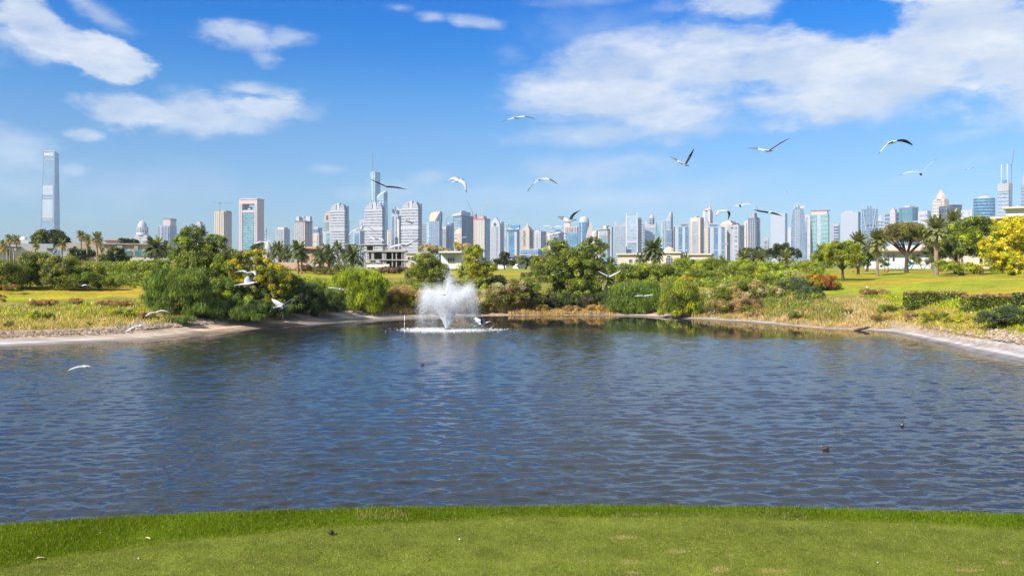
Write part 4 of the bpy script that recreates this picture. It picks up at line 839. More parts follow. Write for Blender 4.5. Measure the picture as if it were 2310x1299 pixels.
# low house right of it
t = TW('low_house', 'low cream house right of the concrete shell', 915, 962, 963, 185, th=4, cat='house'); bx(t, 'wall', 915, 965, 572, 606, VC, 0, 8); bx(t, 'parapet', 914, 966, 569, 572.5, VB, -.3, 8.3); win(t, 919, 924, 579, 584); win(t, 927, 937, 579, 586)
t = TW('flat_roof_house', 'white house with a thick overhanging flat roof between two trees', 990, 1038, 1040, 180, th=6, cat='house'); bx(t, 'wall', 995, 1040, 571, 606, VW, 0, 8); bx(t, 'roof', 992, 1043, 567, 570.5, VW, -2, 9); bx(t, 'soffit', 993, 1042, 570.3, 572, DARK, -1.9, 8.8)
for a in (1010, 1015.5, 1021): win(t, a, a+4, 581, 592)
t = TW('small_house', 'small white two-storey house beyond the bright far lawn', 1155, 1174, 1176, 230, th=12, cat='house'); bx(t, 'wall', 1157, 1174, 578, 606, VW, 0, 6); bx(t, 'roof', 1153, 1177, 576, 578.5, VT, -.8, 6.8); win(t, 1160, 1164, 581, 585); win(t, 1167, 1171, 581, 585); bx(t, 'porch', 1164, 1172, 588, 598, VW, -2, 0)
bx(t, 'garden_wall', 1134, 1152, 598, 606, VW, -6, -5.6)
# cream mansion in the middle right
t = TW('cream_mansion', 'long cream mansion with a dome and one tall arched window', 1383, 1605, 1606, 185, th=3, cat='mansion')
bx(t, 'wall', 1386, 1470, 574, 606, VC, 0, 10); bx(t, 'cornice', 1383, 1472, 570.5, 574.3, VC, -.6, 10.5); bx(t, 'wall', 1468, 1535, 571, 606, VC, -1, 9); bx(t, 'cornice', 1466, 1537, 567.5, 571.2, VC, -1.5, 9.5); bx(t, 'wall', 1530, 1604, 575, 606, VC, 0, 10); bx(t, 'cornice', 1528, 1606, 571.5, 575.3, VC, -.5, 10.5)
t.done('dome', MB().lathe(t.X(1506, 4), 4, [(14*t.k, t.Z(568)), (12.5*t.k, t.Z(562)), (9*t.k, t.Z(558)), (4*t.k, t.Z(555.8)), (.1, t.Z(555))], 24), VC)
for a in (1413, 1429): win(t, a, a+7, 584, 591)
arch = [(1501, 606), (1501, 583), (1503, 577), (1508.5, 574.5), (1514, 577), (1516, 583), (1516, 606)]
fr = t.done('arched_window', MB().prism([(t.X(a), t.Z(b)) for a, b in arch], -1.25, -.9), VW); t.done('pane', MB().prism([(t.X(a+(1.0 if a < 1508 else -1.0 if a > 1509 else 0)), t.Z(b+1)) for a, b in arch], -1.35, -1.2), PANE, parent=fr)
mb = MB()
for a in (1504.5, 1508.5, 1512.5): mb.box(t.X(a), t.X(a+.5), -1.5, -1.3, t.Z(604), t.Z(577))
for a in (582, 588, 594): mb.box(t.X(1502), t.X(1515), -1.5, -1.3, t.Z(a+.5), t.Z(a))
t.done('glazing_bar', mb, VW, parent=fr)
for a in (1560, 1580): win(t, a, a+7, 584, 592)
# villa behind umbrella tree
t = TW('tiled_villa', 'white villa with brown eaves behind the flat-topped acacia', 1972, 2075, 2078, 175, th=8, cat='villa')
bx(t, 'wall', 1990, 2100, 566, 606, VW, 0, 9); t.done('roof', MB().frustum((t.X(1980), t.X(2110), -1.5, 10.5, t.Z(566)), (t.X(2000), t.X(2095), 2.5, 6.5, t.Z(553))), mat('pale_roof', (.50, .40, .34), .9, scale=.4)); bx(t, 'eaves', 1979, 2111, 564.5, 567.5, VT, -1.7, 10.7); win(t, 2000, 2006, 575, 590); win(t, 2012, 2018, 575, 590); win(t, 2066, 2076, 574, 586); bx(t, 'upper_wall', 2070, 2130, 540, 562, VC, 4, 10)
bx(t, 'garden_wall', 1962, 2060, 590, 606, VW, -7, -6.6)
# large mansion at right edge
t = TW('beige_mansion', 'large beige mansion rising behind the trees at the right edge', 2110, 2400, 2405, 150, th=4, cat='mansion')
bx(t, 'wall', 2160, 2262, 488, 606, VC, 1, 12); bx(t, 'cornice', 2150, 2266, 483.5, 488.3, VC, .2, 12.5); bx(t, 'wall', 2266, 2420, 470, 606, VW, -1, 12); bx(t, 'cornice', 2258, 2424, 463.5, 467.5, VC, -2.2, 12.6); bx(t, 'cornice', 2262, 2422, 467.3, 470.5, VW, -1.6, 12.6); bx(t, 'wall', 2080, 2170, 512, 606, VC, 3, 12); win(t, 2280, 2287, 480, 488); win(t, 2296, 2303, 480, 488); win(t, 2180, 2188, 500, 510)
t.done('roof_vase', MB().lathe(t.X(2290), 1, [(2*t.k, t.Z(463.5)), (1.2*t.k, t.Z(462)), (2.2*t.k, t.Z(460.5)), (.4*t.k, t.Z(459))], 10), VW)
# ---------------------------------------------------------------- plants
LS = .72   # leaf size against the sizes given below
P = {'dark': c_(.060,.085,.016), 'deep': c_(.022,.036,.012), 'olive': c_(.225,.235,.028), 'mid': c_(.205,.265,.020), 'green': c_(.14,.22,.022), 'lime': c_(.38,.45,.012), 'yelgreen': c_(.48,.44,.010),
     'yellow': c_(.74,.64,.010), 'gold': c_(.55,.36,.03), 'greygreen': c_(.11,.15,.06), 'dry': c_(.44,.29,.10), 'straw': c_(.60,.45,.18), 'brown': c_(.15,.10,.065), 'pinkbrown': c_(.33,.17,.11),
     'red': c_(.42,.035,.045), 'orange': c_(.50,.17,.04), 'weep': c_(.165,.245,.03), 'seed': c_(.50,.45,.26), 'palm': c_(.12,.15,.065)}
def pal(spec, n):
    """spec: 'mid:3,lime:1' -> n colours"""
    ks = [q.split(':') for q in spec.split(',')]; w = np.array([float(k[1]) for k in ks]); w /= w.sum()
    return np.array([P[k[0]] for k in ks])[RG.choice(len(ks), n, p=w)]
def clump_leaves(blobs, spec, leaf=.16, nsub=26, subr=.30, cover=1.3, droop=0.0, flower=None, fl_frac=0.0, up=.35, long=1.5, floor=None, maxn=90000):
    """foliage: leaves gathered in many small tufts spread over and through each blob"""
    C = []; Rr = []; Col = []; fl = []; nsub = int(nsub*1.7); cover = max(cover, 1.2) if cover != .65 else .6
    tot = sum(b[1][0]*b[1][2] for b in blobs)
    for (c, r) in blobs:
        c = np.array(c, float); r = np.array(r, float); n = max(6, int(nsub*len(blobs)*r[0]*r[2]/tot)); mr = (r[0]*r[1]*r[2])**(1/3)
        d = unit(RG.normal(size=(n, 3))); d[:, 2] = np.where(d[:, 2] < -.55, -d[:, 2], d[:, 2])
        rad = np.where(RG.random(n) < .75, RG.uniform(.72, .92, n), RG.uniform(.15, .7, n))
        C.append(c+d*r*rad[:, None]); Rr.append(mr*subr*RG.uniform(.6, 1.25, n)); Col.append(pal(spec, n)*RG.uniform(.6, 1.3, (n, 1))); fl.append(RG.random(n) < fl_frac)
    C = np.concatenate(C); Rr = np.concatenate(Rr); Col = np.concatenate(Col); fl = np.concatenate(fl)
    area = 4*np.pi*Rr**2*cover; leaf *= LS; cnt = np.maximum(8, .62*area/(leaf*leaf*.40*long)).astype(int)
    maxn = int(maxn*.33)
    if cnt.sum() > maxn: leafs = leaf*min(math.sqrt(cnt.sum()/maxn), 1.55); cnt = np.maximum(6, cnt*maxn/cnt.sum()).astype(int); leaf = leafs
    i = np.repeat(np.arange(len(C)), cnt); n = len(i)
    d = unit(RG.normal(size=(n, 3))+np.array([0, -.45, up])); rr = np.where(RG.random(n) < .7, RG.uniform(.75, 1.08, n), RG.uniform(.2, .8, n))
    if droop: # strands hanging from every tuft
        h = RG.random(n)**.8; pos = C[i]+d*Rr[i, None]*rr[:, None]*np.array([1, 1, .6]); pos[:, 2] -= h*droop*Rr[i]*1.6
    else: pos = C[i]+d*Rr[i, None]*rr[:, None]*np.array([1, 1, .85])
    nor = unit(d*.9+RG.normal(size=(n, 3))*.75+np.array([0, 0, .25]))
    t1 = unit(np.cross(nor, RG.normal(size=(n, 3))))
    if droop: t1 = unit(t1*.35+np.array([0, 0, -1.0])); nor = unit(nor*np.array([1, 1, .2])+1e-3)
    t2 = unit(np.cross(nor, t1)); s = leaf*RG.uniform(.6, 1.3, n)[:, None]
    L = s*long*(1.5 if droop else 1); Wd = s*(.42 if droop else .6)
    col = Col[i]*RG.uniform(.7, 1.3, (n, 1))
    if flower:
        f = fl[i] & (RG.random(n) < .75) & (d[:, 2] > -.3); col[f] = pal(flower, f.sum())*RG.uniform(.75, 1.25, (f.sum(), 1))
    if floor is not None:
        ok = pos[:, 2] > floor+.02; pos, t1, t2, L, Wd, col = pos[ok], t1[ok], t2[ok], L[ok], Wd[ok], col[ok]
    V = np.stack([pos-t1*L*.5+t2*Wd*.2, pos+t2*Wd*.75, pos+t1*L*.5-t2*Wd*.25], 1).reshape(-1, 3)
    return V, col
def limbs(base, blobs, r0, n=6, lean=0.0, fork=.35):
    """trunk with limbs reaching into the crown"""
    mb = MB(); b = Vector((0, 0, -.15)); cs = [Vector(c) for c, r in blobs]; mean = sum(cs, Vector())/len(cs)
    top = Vector((mean.x*.5+lean, mean.y*.5, mean.z*fork)); mid = b.lerp(top, .5)+Vector((lean*-.3+random.uniform(-.1, .1), 0, 0))
    mb.tube([b, mid, top], [r0*1.25, r0*.95, r0*.8], 8)
    for i in range(n):
        c, r = blobs[i % len(blobs)]; c = Vector(c); a = random.uniform(0, 6.28)
        e = c+Vector((math.cos(a)*r[0]*.6, math.sin(a)*r[1]*.6, random.uniform(.0, .5)*r[2]))
        m_ = top.lerp(e, .5)+Vector((random.uniform(-.3, .3), random.uniform(-.3, .3), random.uniform(0, .4)))*r0*3
        mb.tube([top, m_, e], [r0*.55, r0*.33, r0*.1], 6)
    return mb
def plant(name, label, cat, px, base, blobs, spec, Y=None, trunk=None, part='foliage', group=None, depth=.8, bark=None, nl=6, **kw):
    """blobs: (cx, cy, rx, ry) ellipses of the outline in photo pixels; base: photo row where it meets the ground"""
    p, Yy = put(px, base, Y); k = Yy/F
    root = empty(name, p); tag(root, label, cat, group); B = []
    for b in blobs:
        cx_, cy_, rx, ry = b[:4]; dy = b[4] if len(b) > 4 else 0.0
        B.append((((cx_-px)*k, dy, H-(cy_-CY)*k-p.z), (rx*k, rx*k*depth, ry*k)))
    kw['leaf'] = kw.get('leaf', .16)*float(np.clip(Yy/105, .85, 1.25))
    V, c = clump_leaves(B, spec, floor=0.0, **kw)
    link(part, np_mesh(part, V, 3, LEAF, c), root)
    if trunk: limbs(p, B, trunk, nl, **({'fork': .45})).build('trunk', bark or BARK, root)
    return root
def blades(x, y, h, w, spec, name, lean=.35, mat_=None, z=None, bright=(.7, 1.3), cols=None, tri=False):
    n = len(x); z = ground(x, y) if z is None else z
    a = RG.uniform(0, 2*np.pi, n); l = RG.normal(0, lean, (n, 2))
    b = np.stack([x, y, z-.01], 1); hh = h*RG.uniform(.55, 1.25, n)
    dx_ = np.stack([np.cos(a), np.sin(a)*.5, np.zeros(n)], 1)*w/2
    mid = b+np.stack([l[:, 0]*hh*.35, l[:, 1]*hh*.35, hh*.6], 1); tip = b+np.stack([l[:, 0]*hh, l[:, 1]*hh, hh*(1-.15*np.abs(l[:, 0]))], 1)
    if tri: return np_mesh(name, np.stack([b-dx_, b+dx_, tip], 1).reshape(-1, 3), 3, mat_ or STRAW, (pal(spec, n) if cols is None else cols)*RG.uniform(*bright, (n, 1)))
    V = np.stack([b-dx_*.8, mid+dx_, tip, mid-dx_], 1).reshape(-1, 3)
    c = (pal(spec, n) if cols is None else cols)*RG.uniform(*bright, (n, 1))
    return np_mesh(name, V, 4, mat_ or STRAW, c)
def scatter(n, pa, pb, sa, sb, seed=0):
    """n points between two picture columns and two distances behind the shore line"""
    px = RG.uniform(pa, pb, n); u = (px-CX)/F; y = np.interp(u, SHU, SHY)+RG.uniform(sa, sb, n); return u*y, y
def tufts(x, y, m, r): return np.repeat(x, m)+RG.normal(0, r, len(x)*m), np.repeat(y, m)+RG.normal(0, r, len(x)*m)

# grasses and weeds between apron and lawn
def bank(pa, pb, sa, sb, n, m, h, w, spec, name, label, r=.22, gh=(.5, 1.3)):
    x, y = scatter(n, pa, pb, sa, sb); q = fbm(x, y, .6, 3, 31); keep = RG.random(n) < np.clip(.75+q, .15, 1); x, y = x[keep], y[keep]
    hs = h*RG.uniform(*gh, len(x))*(1+.4*fbm(x, y, .3, 2, 8)); cc = pal(spec, len(x)); X2, Y2 = tufts(x, y, m, r)
    me = blades(X2, Y2, np.repeat(hs, m), w, None, name, cols=np.repeat(cc, m, 0)); return tag(link(name, me), label, 'grass', kind='stuff')
bank(-400, 430, 4.6, 13.5, 4200, 8, .42, .045, 'dry:3,straw:3,olive:2,mid:1.5,yelgreen:1.5', 'dry_grass', 'golden dry grass and weeds on the left bank')
bank(-400, 400, 8.5, 14.5, 1500, 9, .45, .06, 'mid:3,lime:3,olive:2', 'green_weeds', 'green weeds between the dry grass and left lawn')
bank(840, 1200, 2.2, 12, 2400, 10, .9, .05, 'dry:3,straw:3,gold:1,olive:1,brown:1', 'dry_grass', 'tall dry golden grass behind the fountain')
bank(1150, 1390, .3, 5, 1500, 12, .42, .05, 'dry:4,gold:1.5,straw:2,brown:1.5', 'dry_grass', 'orange-brown dry grass at the foot of the big round tree')
bank(1560, 2000, 1.0, 14, 4300, 9, .50, .05, 'dry:4,straw:4,olive:1.5,seed:2,brown:.7', 'dry_grass', 'straw-coloured tangled grass on the right bank above the waterline')
bank(1985, 2225, 4.6, 12, 2600, 9, .38, .05, 'dry:2.5,straw:3,olive:2,yelgreen:2,mid:1.5', 'dry_grass', 'straw grass behind the right concrete apron')
bank(1950, 2600, 8.0, 18, 2700, 9, .38, .07, 'mid:3,lime:2.5,olive:2,yelgreen:1.5', 'green_weeds', 'green weeds below the clipped hedges')
bank(2200, 2700, 6.5, 12, 1500, 9, .25, .06, 'olive:3,yelgreen:2,mid:2', 'green_weeds', 'short green grass above gravel at far right')
bank(1390, 1900, 3, 12, 2000, 9, .75, .08, 'olive:3,greygreen:2,dry:2,mid:3', 'green_weeds', 'rank green growth under the bushes on the middle bank')
# stones on the gravel strips
def stones(pa, pb, sa, sb, n, label, size=(.06, .2)):
    x, y = scatter(n, pa, pb, sa, sb); z = ground(x, y); s = RG.uniform(*size, n); d = unit(RG.normal(size=(n, 6, 3)))
    base = np.array([[1,0,0],[0,1,0],[-1,0,0],[0,-1,0],[0,0,.8],[0,0,-.5]])
    Vv = (base+RG.normal(0, .18, (n, 6, 3)))*s[:, None, None]*np.array([1.2, 1, .8])+np.stack([x, y, z+.03], 1)[:, None]
    tri = np.array([[0,1,4],[1,2,4],[2,3,4],[3,0,4],[1,0,5],[2,1,5],[3,2,5],[0,3,5]])
    V = Vv[:, tri].reshape(-1, 3); c = np.repeat(np.array([.36, .28, .22])*RG.uniform(.55, 1.5, (n, 1))*RG.uniform(.92, 1.08, (n, 3)), 8, 0)
    return tag(link('gravel', np_mesh('gravel', V, 3, STRAW, c)), label, 'gravel', kind='stuff')
stones(260, 560, 3.9, 7.0, 2600, 'pinkish loose stones above the left apron'); stones(-300, 300, 3.2, 4.4, 1500, 'line of small stones along the left apron edge', (.04, .12))
stones(2090, 2600, 4.4, 7.8, 2800, 'reddish loose stones above the right apron')

# shrubs and trees -- left
S_ = 'green thicket of shrubs'
plant('shrub', 'olive shrub at the left edge of the photo, below the white villa', 'shrub', 20, 655, [(10, 620, 52, 30), (-50, 615, 60, 34)], 'olive:3,mid:3,dark:1', leaf=.2, nsub=45)
plant('shrub', 'tall olive-green shrub in front of the white villa corner', 'shrub', 85, 650, [(85, 605, 42, 36), (60, 628, 40, 25)], 'olive:3,mid:3,dark:1.5', leaf=.19, nsub=40)
plant('shrub', 'rounded dull green shrub right of the tall olive one', 'shrub', 150, 655, [(140, 612, 45, 33), (150, 635, 50, 20)], 'olive:4,mid:2,dark:1', leaf=.19, nsub=40)
plant('shrub', 'low spreading green shrub sloping down to the left lawn', 'shrub', 215, 655, [(195, 622, 45, 28), (230, 640, 45, 14)], 'olive:2,mid:4,green:1', leaf=.19, nsub=36)
plant('shrub', 'bright green hedge-like shrubs below the modern villa, left', 'shrub', 250, None, [(235, 608, 60, 14), (195, 603, 30, 12)], 'mid:3,lime:1.5,olive:2', Y=112, leaf=.2, nsub=40)
plant('shrub', 'bright green low thicket below the modern villa, nearer the tall tree', 'shrub', 320, None, [(315, 610, 62, 17), (350, 602, 40, 14)], 'mid:3,lime:2,olive:2', Y=108, leaf=.2, nsub=44)
plant('ground_cover', 'patch of low lime creepers around the sandy gap', 'ground cover', 300, None, [(290, 634, 60, 8), (250, 628, 40, 7)], 'lime:2,mid:3,olive:1', Y=99, leaf=.16, nsub=30, subr=.5)
plant('red_bush', 'small red-flowering bush at the left edge above the lawn', 'bush', 30, 664, [(28, 650, 20, 10)], 'olive:3,mid:2', leaf=.14, nsub=14, flower='red:3,orange:1', fl_frac=.4)
plant('red_bush', 'red-flowering bush cut by the left edge, lower down', 'bush', 4, 690, [(2, 676, 14, 12)], 'olive:3,dry:1', leaf=.13, nsub=12, flower='red:2,orange:1', fl_frac=.6)
for a, b, w_, lab in ((100, 690, 36, 'low rust-topped ground hedge on the left lawn edge, beside the white post'), (172, 686, 18, 'tiny rust-brown ground hedge between two longer ones'), (258, 692, 48, 'longest rust-topped ground hedge before the weeping shrub')):
    plant('ground_hedge', lab, 'hedge', a, b, [(a-w_*.45, b-6, w_*.5, 6), (a+w_*.45, b-6, w_*.5, 6), (a, b-6, w_*.5, 6.5)], 'pinkbrown:2,dry:3,olive:1.5,straw:.5', leaf=.12, nsub=30, subr=.42, depth=.6)
plant('shrub', 'leafy green bush mass under the tallest left tree', 'shrub', 500, None, [(500, 665, 46, 36), (470, 640, 36, 34), (540, 690, 44, 26)], 'mid:3,green:3,dark:1.5,lime:.6', Y=80.5, leaf=.17, nsub=36, maxn=100000)
plant('shrub', 'dark bush filling the right flank of the flowering tree', 'shrub', 655, None, [(655, 660, 34, 40), (625, 690, 44, 26), (675, 685, 28, 28)], 'dark:3,green:2,deep:1,mid:1', Y=83.5, leaf=.17, nsub=34, maxn=80000)
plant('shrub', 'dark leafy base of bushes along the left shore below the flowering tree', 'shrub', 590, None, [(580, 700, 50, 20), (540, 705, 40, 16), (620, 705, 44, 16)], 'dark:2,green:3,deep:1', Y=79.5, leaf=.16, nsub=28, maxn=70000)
# weeping willow-like shrub
plant('weeping_shrub', 'large weeping green shrub left of the tall dark tree', 'shrub', 395, 712, [(370, 640, 45, 38), (420, 650, 55, 48), (375, 680, 48, 34), (450, 690, 45, 32), (338, 655, 22, 30)], 'weep:4,green:2,mid:2', leaf=.16, nsub=40, droop=.6, cover=1.0, maxn=120000)
plant('weeping_shrub', 'dark drooping shrub on the left waterfront under the tall tree', 'shrub', 505, 722, [(495, 700, 50, 24), (560, 705, 45, 20)], 'weep:3,green:2,dark:2', leaf=.15, nsub=34, droop=.55, cover=1.0)
plant('low_shrub', 'low creeping plants on the stones below the weeping shrub', 'shrub', 385, 728, [(370, 722, 25, 5), (420, 721, 22, 6)], 'weep:3,green:2,olive:1', leaf=.12, nsub=18, subr=.5)
# the tall dark tree (two leaders) and the yellow flowering one
plant('tall_tree', 'tallest left tree, dark green with two ragged leaders', 'tree', 460, None, [(437, 546, 34, 38), (420, 595, 46, 36), (486, 560, 30, 34), (460, 610, 55, 50), (515, 600, 36, 40), (398, 560, 18, 26), (445, 580, 36, 36)], 'dark:2,mid:4,olive:2,green:2,lime:1', Y=84, trunk=.3, nl=12, leaf=.17, nsub=46, subr=.27, cover=.9, maxn=190000)
plant('flowering_tree', 'broad tree dotted with yellow blossom, right of the tallest left tree', 'tree', 590, None, [(560, 610, 50, 46), (612, 635, 55, 45), (545, 665, 60, 48), (615, 680, 50, 38), (580, 585, 40, 22), (650, 640, 26, 28)], 'mid:3,yelgreen:3,dark:2,olive:2', Y=83, trunk=.28, nl=10, leaf=.19, nsub=44, subr=.20, cover=.9, flower='yellow:3,gold:2', fl_frac=.17, maxn=150000)
plant('shrub', 'very dark shady shrub on the shore between flowering tree and weeping bush', 'shrub', 655, None, [(650, 692, 36, 24), (610, 702, 40, 14)], 'deep:3,dark:3', Y=84.5, leaf=.16, nsub=34)  # deep leaf colours carry the shadow below the flowering tree
plant('weeping_shrub', 'dark green drooping shrub left of the bright lime one', 'shrub', 725, 714, [(700, 665, 32, 34), (745, 682, 40, 30), (690, 695, 35, 20)], 'weep:3,dark:3,greygreen:2', leaf=.16, nsub=36, droop=.6, cover=1.0)
plant('lime_shrub', 'bright lime-green weeping bush left of the fountain', 'shrub', 815, 705, [(800, 636, 45, 36), (845, 645, 35, 36), (820, 675, 50, 32), (765, 640, 26, 24)], 'lime:5,mid:3', leaf=.16, nsub=50, droop=.7, cover=1.1, maxn=100000)
plant('shrub', 'thin lime foliage reaching left from the lime bush', 'shrub', 740, None, [(715, 648, 36, 16), (690, 640, 20, 14)], 'lime:3,mid:2,olive:1', Y=104, leaf=.18, nsub=30)
plant('dry_shrub', 'golden dry reed thicket between the lime bush and the fountain', 'shrub', 925, 708, [(905, 672, 36, 26), (945, 680, 34, 24), (890, 690, 30, 16)], 'dry:4,straw:2,olive:2,yelgreen:1', leaf=.15, nsub=36, long=2.6)
plant('dry_shrub', 'grey-brown twiggy bush directly behind the fountain', 'shrub', 1000, 708, [(975, 685, 30, 20), (1030, 670, 30, 26)], 'brown:1.5,dry:3,olive:2,seed:1.5', leaf=.14, nsub=32, long=2.4)
# behind the fountain
plant('olive_tree', 'loose olive-green tree behind the fountain, left one', 'tree', 965, None, [(960, 600, 34, 30), (985, 622, 36, 26), (935, 622, 24, 20)], 'olive:3,mid:2,lime:1.5,dark:1', Y=116, trunk=.18, leaf=.2, nsub=40, cover=.7, maxn=100000)
plant('yellow_green_tree', 'yellow-green tree right of the fountain with a dark right side', 'tree', 1075, None, [(1072, 580, 28, 28), (1060, 615, 32, 28), (1100, 620, 28, 30), (1075, 655, 40, 34)], 'yelgreen:4,lime:2,mid:2,dark:1', Y=112, trunk=.2, leaf=.19, nsub=42, subr=.25, cover=.85, maxn=110000)
plant('shrub', 'dark green bush between the yellow-green tree and dry reeds', 'shrub', 1120, None, [(1115, 650, 36, 28), (1150, 655, 30, 18)], 'dark:3,mid:2,deep:2', Y=112, leaf=.17, nsub=34)
plant('dry_shrub', 'brown seedy reed thicket right of the fountain', 'shrub', 1135, 706, [(1120, 672, 36, 28), (1165, 665, 30, 34), (1090, 690, 30, 16)], 'brown:1,olive:3,dry:2,seed:2,mid:1', leaf=.15, nsub=40, long=2.4, maxn=50000)
plant('shrub', 'loose green shrub at the left foot of the big round tree', 'shrub', 1195, 702, [(1190, 660, 28, 34), (1210, 685, 34, 22)], 'olive:3,mid:2,brown:1', leaf=.17, nsub=32, long=2.0)
plant('round_tree', 'biggest round tree on the middle shore, with twin tops', 'tree', 1290, None, [(1256, 566, 34, 28), (1338, 565, 34, 32), (1300, 600, 60, 40), (1245, 622, 46, 42), (1350, 622, 40, 38), (1300, 660, 60, 36), (1375, 600, 16, 22)], 'mid:3,olive:3,dark:2,lime:1,green:1', Y=106, trunk=.35, nl=14, leaf=.19, nsub=52, subr=.24, cover=.85, maxn=170000)
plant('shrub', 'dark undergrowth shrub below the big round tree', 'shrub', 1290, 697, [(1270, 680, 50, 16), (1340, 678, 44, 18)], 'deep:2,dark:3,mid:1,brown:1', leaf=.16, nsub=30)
# middle right thicket
plant('shrub', 'broad green shrub right of the big round tree, below the mansion', 'shrub', 1420, None, [(1400, 625, 50, 26), (1450, 622, 50, 24), (1500, 618, 40, 22)], 'mid:4,olive:2,lime:1,green:1', Y=122, leaf=.2, nsub=44, cover=.8)
plant('weeping_shrub', 'blue-green drooping bush on the shore right of the big tree', 'shrub', 1432, 706, [(1405, 672, 40, 36), (1455, 668, 45, 40), (1430, 690, 55, 20), (1480, 690, 30, 18)], 'weep:4,green:2,mid:1.5', leaf=.16, nsub=46, droop=.6, cover=1.1, maxn=70000)
plant('shrub', 'rounded shrub overhanging the water, with yellow blossoms above', 'shrub', 1538, None, [(1535, 665, 44, 34), (1520, 690, 38, 24), (1560, 692, 34, 24)], 'mid:3,olive:2,yelgreen:2,lime:1', Y=92.5, leaf=.16, nsub=46, droop=.7, cover=1.0)
plant('yellow_bush', 'small bush of golden-yellow blossom above the overhanging shrub', 'bush', 1545, None, [(1545, 632, 18, 10)], 'yelgreen:2,gold:1', Y=98, leaf=.15, nsub=16, flower='gold:2,yellow:2', fl_frac=.7)
mid_ = [(1560, 606, 55, 24, 135), (1620, 602, 50, 20, 138), (1590, 632, 60, 26, 118), (1650, 625, 55, 24, 120), (1700, 618, 50, 22, 125), (1760, 608, 50, 18, 135), (1690, 600, 46, 14, 142), (1825, 604, 40, 16, 138), (1745, 640, 50, 26, 108)]
labs = ['lime shrub in front of the mansion, right of its arched window', 'green shrub under the right end of the cream mansion', 'mid-green shrub above the yellow-blossomed bush', 'rounded dull green shrub in the middle of the right thicket', 'yellowish shrub left of the red flowers in the thicket', 'lime top shrub under the dark tree clump', 'shrub at the thicket crest before the small palms', 'bright lime shrub at the foot of the ring-crowned tower', 'pale green shrub above the seedy reeds']
spc = ['lime:3,mid:3', 'lime:2,mid:3,olive:1', 'mid:3,olive:2,lime:1', 'mid:2,olive:3,lime:1', 'lime:3,yelgreen:1,mid:2', 'lime:3,mid:2', 'mid:3,lime:2,olive:1', 'lime:3,mid:2,yelgreen:1', 'greygreen:2,lime:2,mid:2']
for (a, b, w_, h_, Y_), lab, sp in zip(mid_, labs, spc): plant('shrub', lab, 'shrub', a, None, [(a-w_*.3, b, w_*.6, h_), (a+w_*.3, b+3, w_*.6, h_*.9), (a, b+h_*.5, w_*.9, h_*.7)], sp, Y=Y_, leaf=.19, nsub=30, subr=.26, cover=.85)
plant('pale_flower_shrub', 'shrub sprinkled with pale yellow flowers in the thicket', 'shrub', 1780, None, [(1770, 626, 44, 14), (1800, 632, 36, 14)], 'mid:2,lime:2,greygreen:1', Y=112, leaf=.15, nsub=34, flower='seed:4,yellow:1', fl_frac=.5)
plant('seedy_reeds', 'pale seed-headed reeds on the right thicket slope', 'reeds', 1665, None, [(1640, 668, 42, 24), (1695, 662, 44, 26), (1740, 672, 34, 24)], 'olive:3,seed:2,straw:1.5,mid:2', Y=95, leaf=.15, nsub=42, long=2.4, cover=.9)
plant('seedy_reeds', 'brownish reeds right down at the waterline on the right', 'reeds', 1660, None, [(1625, 695, 34, 18), (1680, 692, 44, 20)], 'olive:3,dry:3,brown:2', Y=90.5, leaf=.14, nsub=34, long=2.6, cover=.9)
plant('greygreen_shrub', 'grey-green shrub left of the red bougainvillea', 'shrub', 1800, None, [(1795, 650, 36, 24), (1780, 668, 34, 16)], 'greygreen:4,dark:1,olive:1', Y=98, leaf=.15, nsub=36, cover=.9)
plant('greygreen_shrub', 'dark grey-green rounded shrub below the bougainvillea', 'shrub', 1830, None, [(1828, 665, 34, 17)], 'greygreen:3,dark:3', Y=93, leaf=.14, nsub=34, cover=.9)
plant('bougainvillea', 'crimson bougainvillea beside the little tree on the right lawn', 'bush', 1865, None, [(1862, 640, 32, 20), (1885, 652, 14, 10), (1840, 635, 24, 16)], 'mid:2,yelgreen:2,dark:1', Y=99, leaf=.14, nsub=40, flower='red:1', fl_frac=.42)
for a, b, lab in ((1732, 627, 'small orange-red blossom spot in the middle of the right thicket'), (1815, 611, 'small crimson blossom spot near the top of the right thicket')): plant('red_bush', lab, 'bush', a, None, [(a, b, 9, 5)], 'mid:1,olive:1', Y=108, leaf=.13, nsub=10, flower='red:2,orange:2', fl_frac=.8)
# little tree on the lawn
plant('lawn_tree', 'little lime-crowned tree with crooked dark trunk on the right lawn', 'tree', 1902, 634, [(1885, 566, 28, 20), (1915, 570, 26, 26), (1900, 588, 38, 18), (1865, 578, 22, 16), (1930, 590, 16, 16)], 'lime:4,mid:3,yelgreen:2,dark:1', trunk=.19, nl=9, leaf=.18, nsub=34, subr=.27, cover=.9)
plant('shrub', 'tangle of green garden shrubs behind the little lawn tree', 'shrub', 1868, None, [(1852, 590, 24, 26), (1862, 566, 16, 18)], 'mid:2,lime:2,greygreen:1', Y=140, leaf=.2, nsub=26)
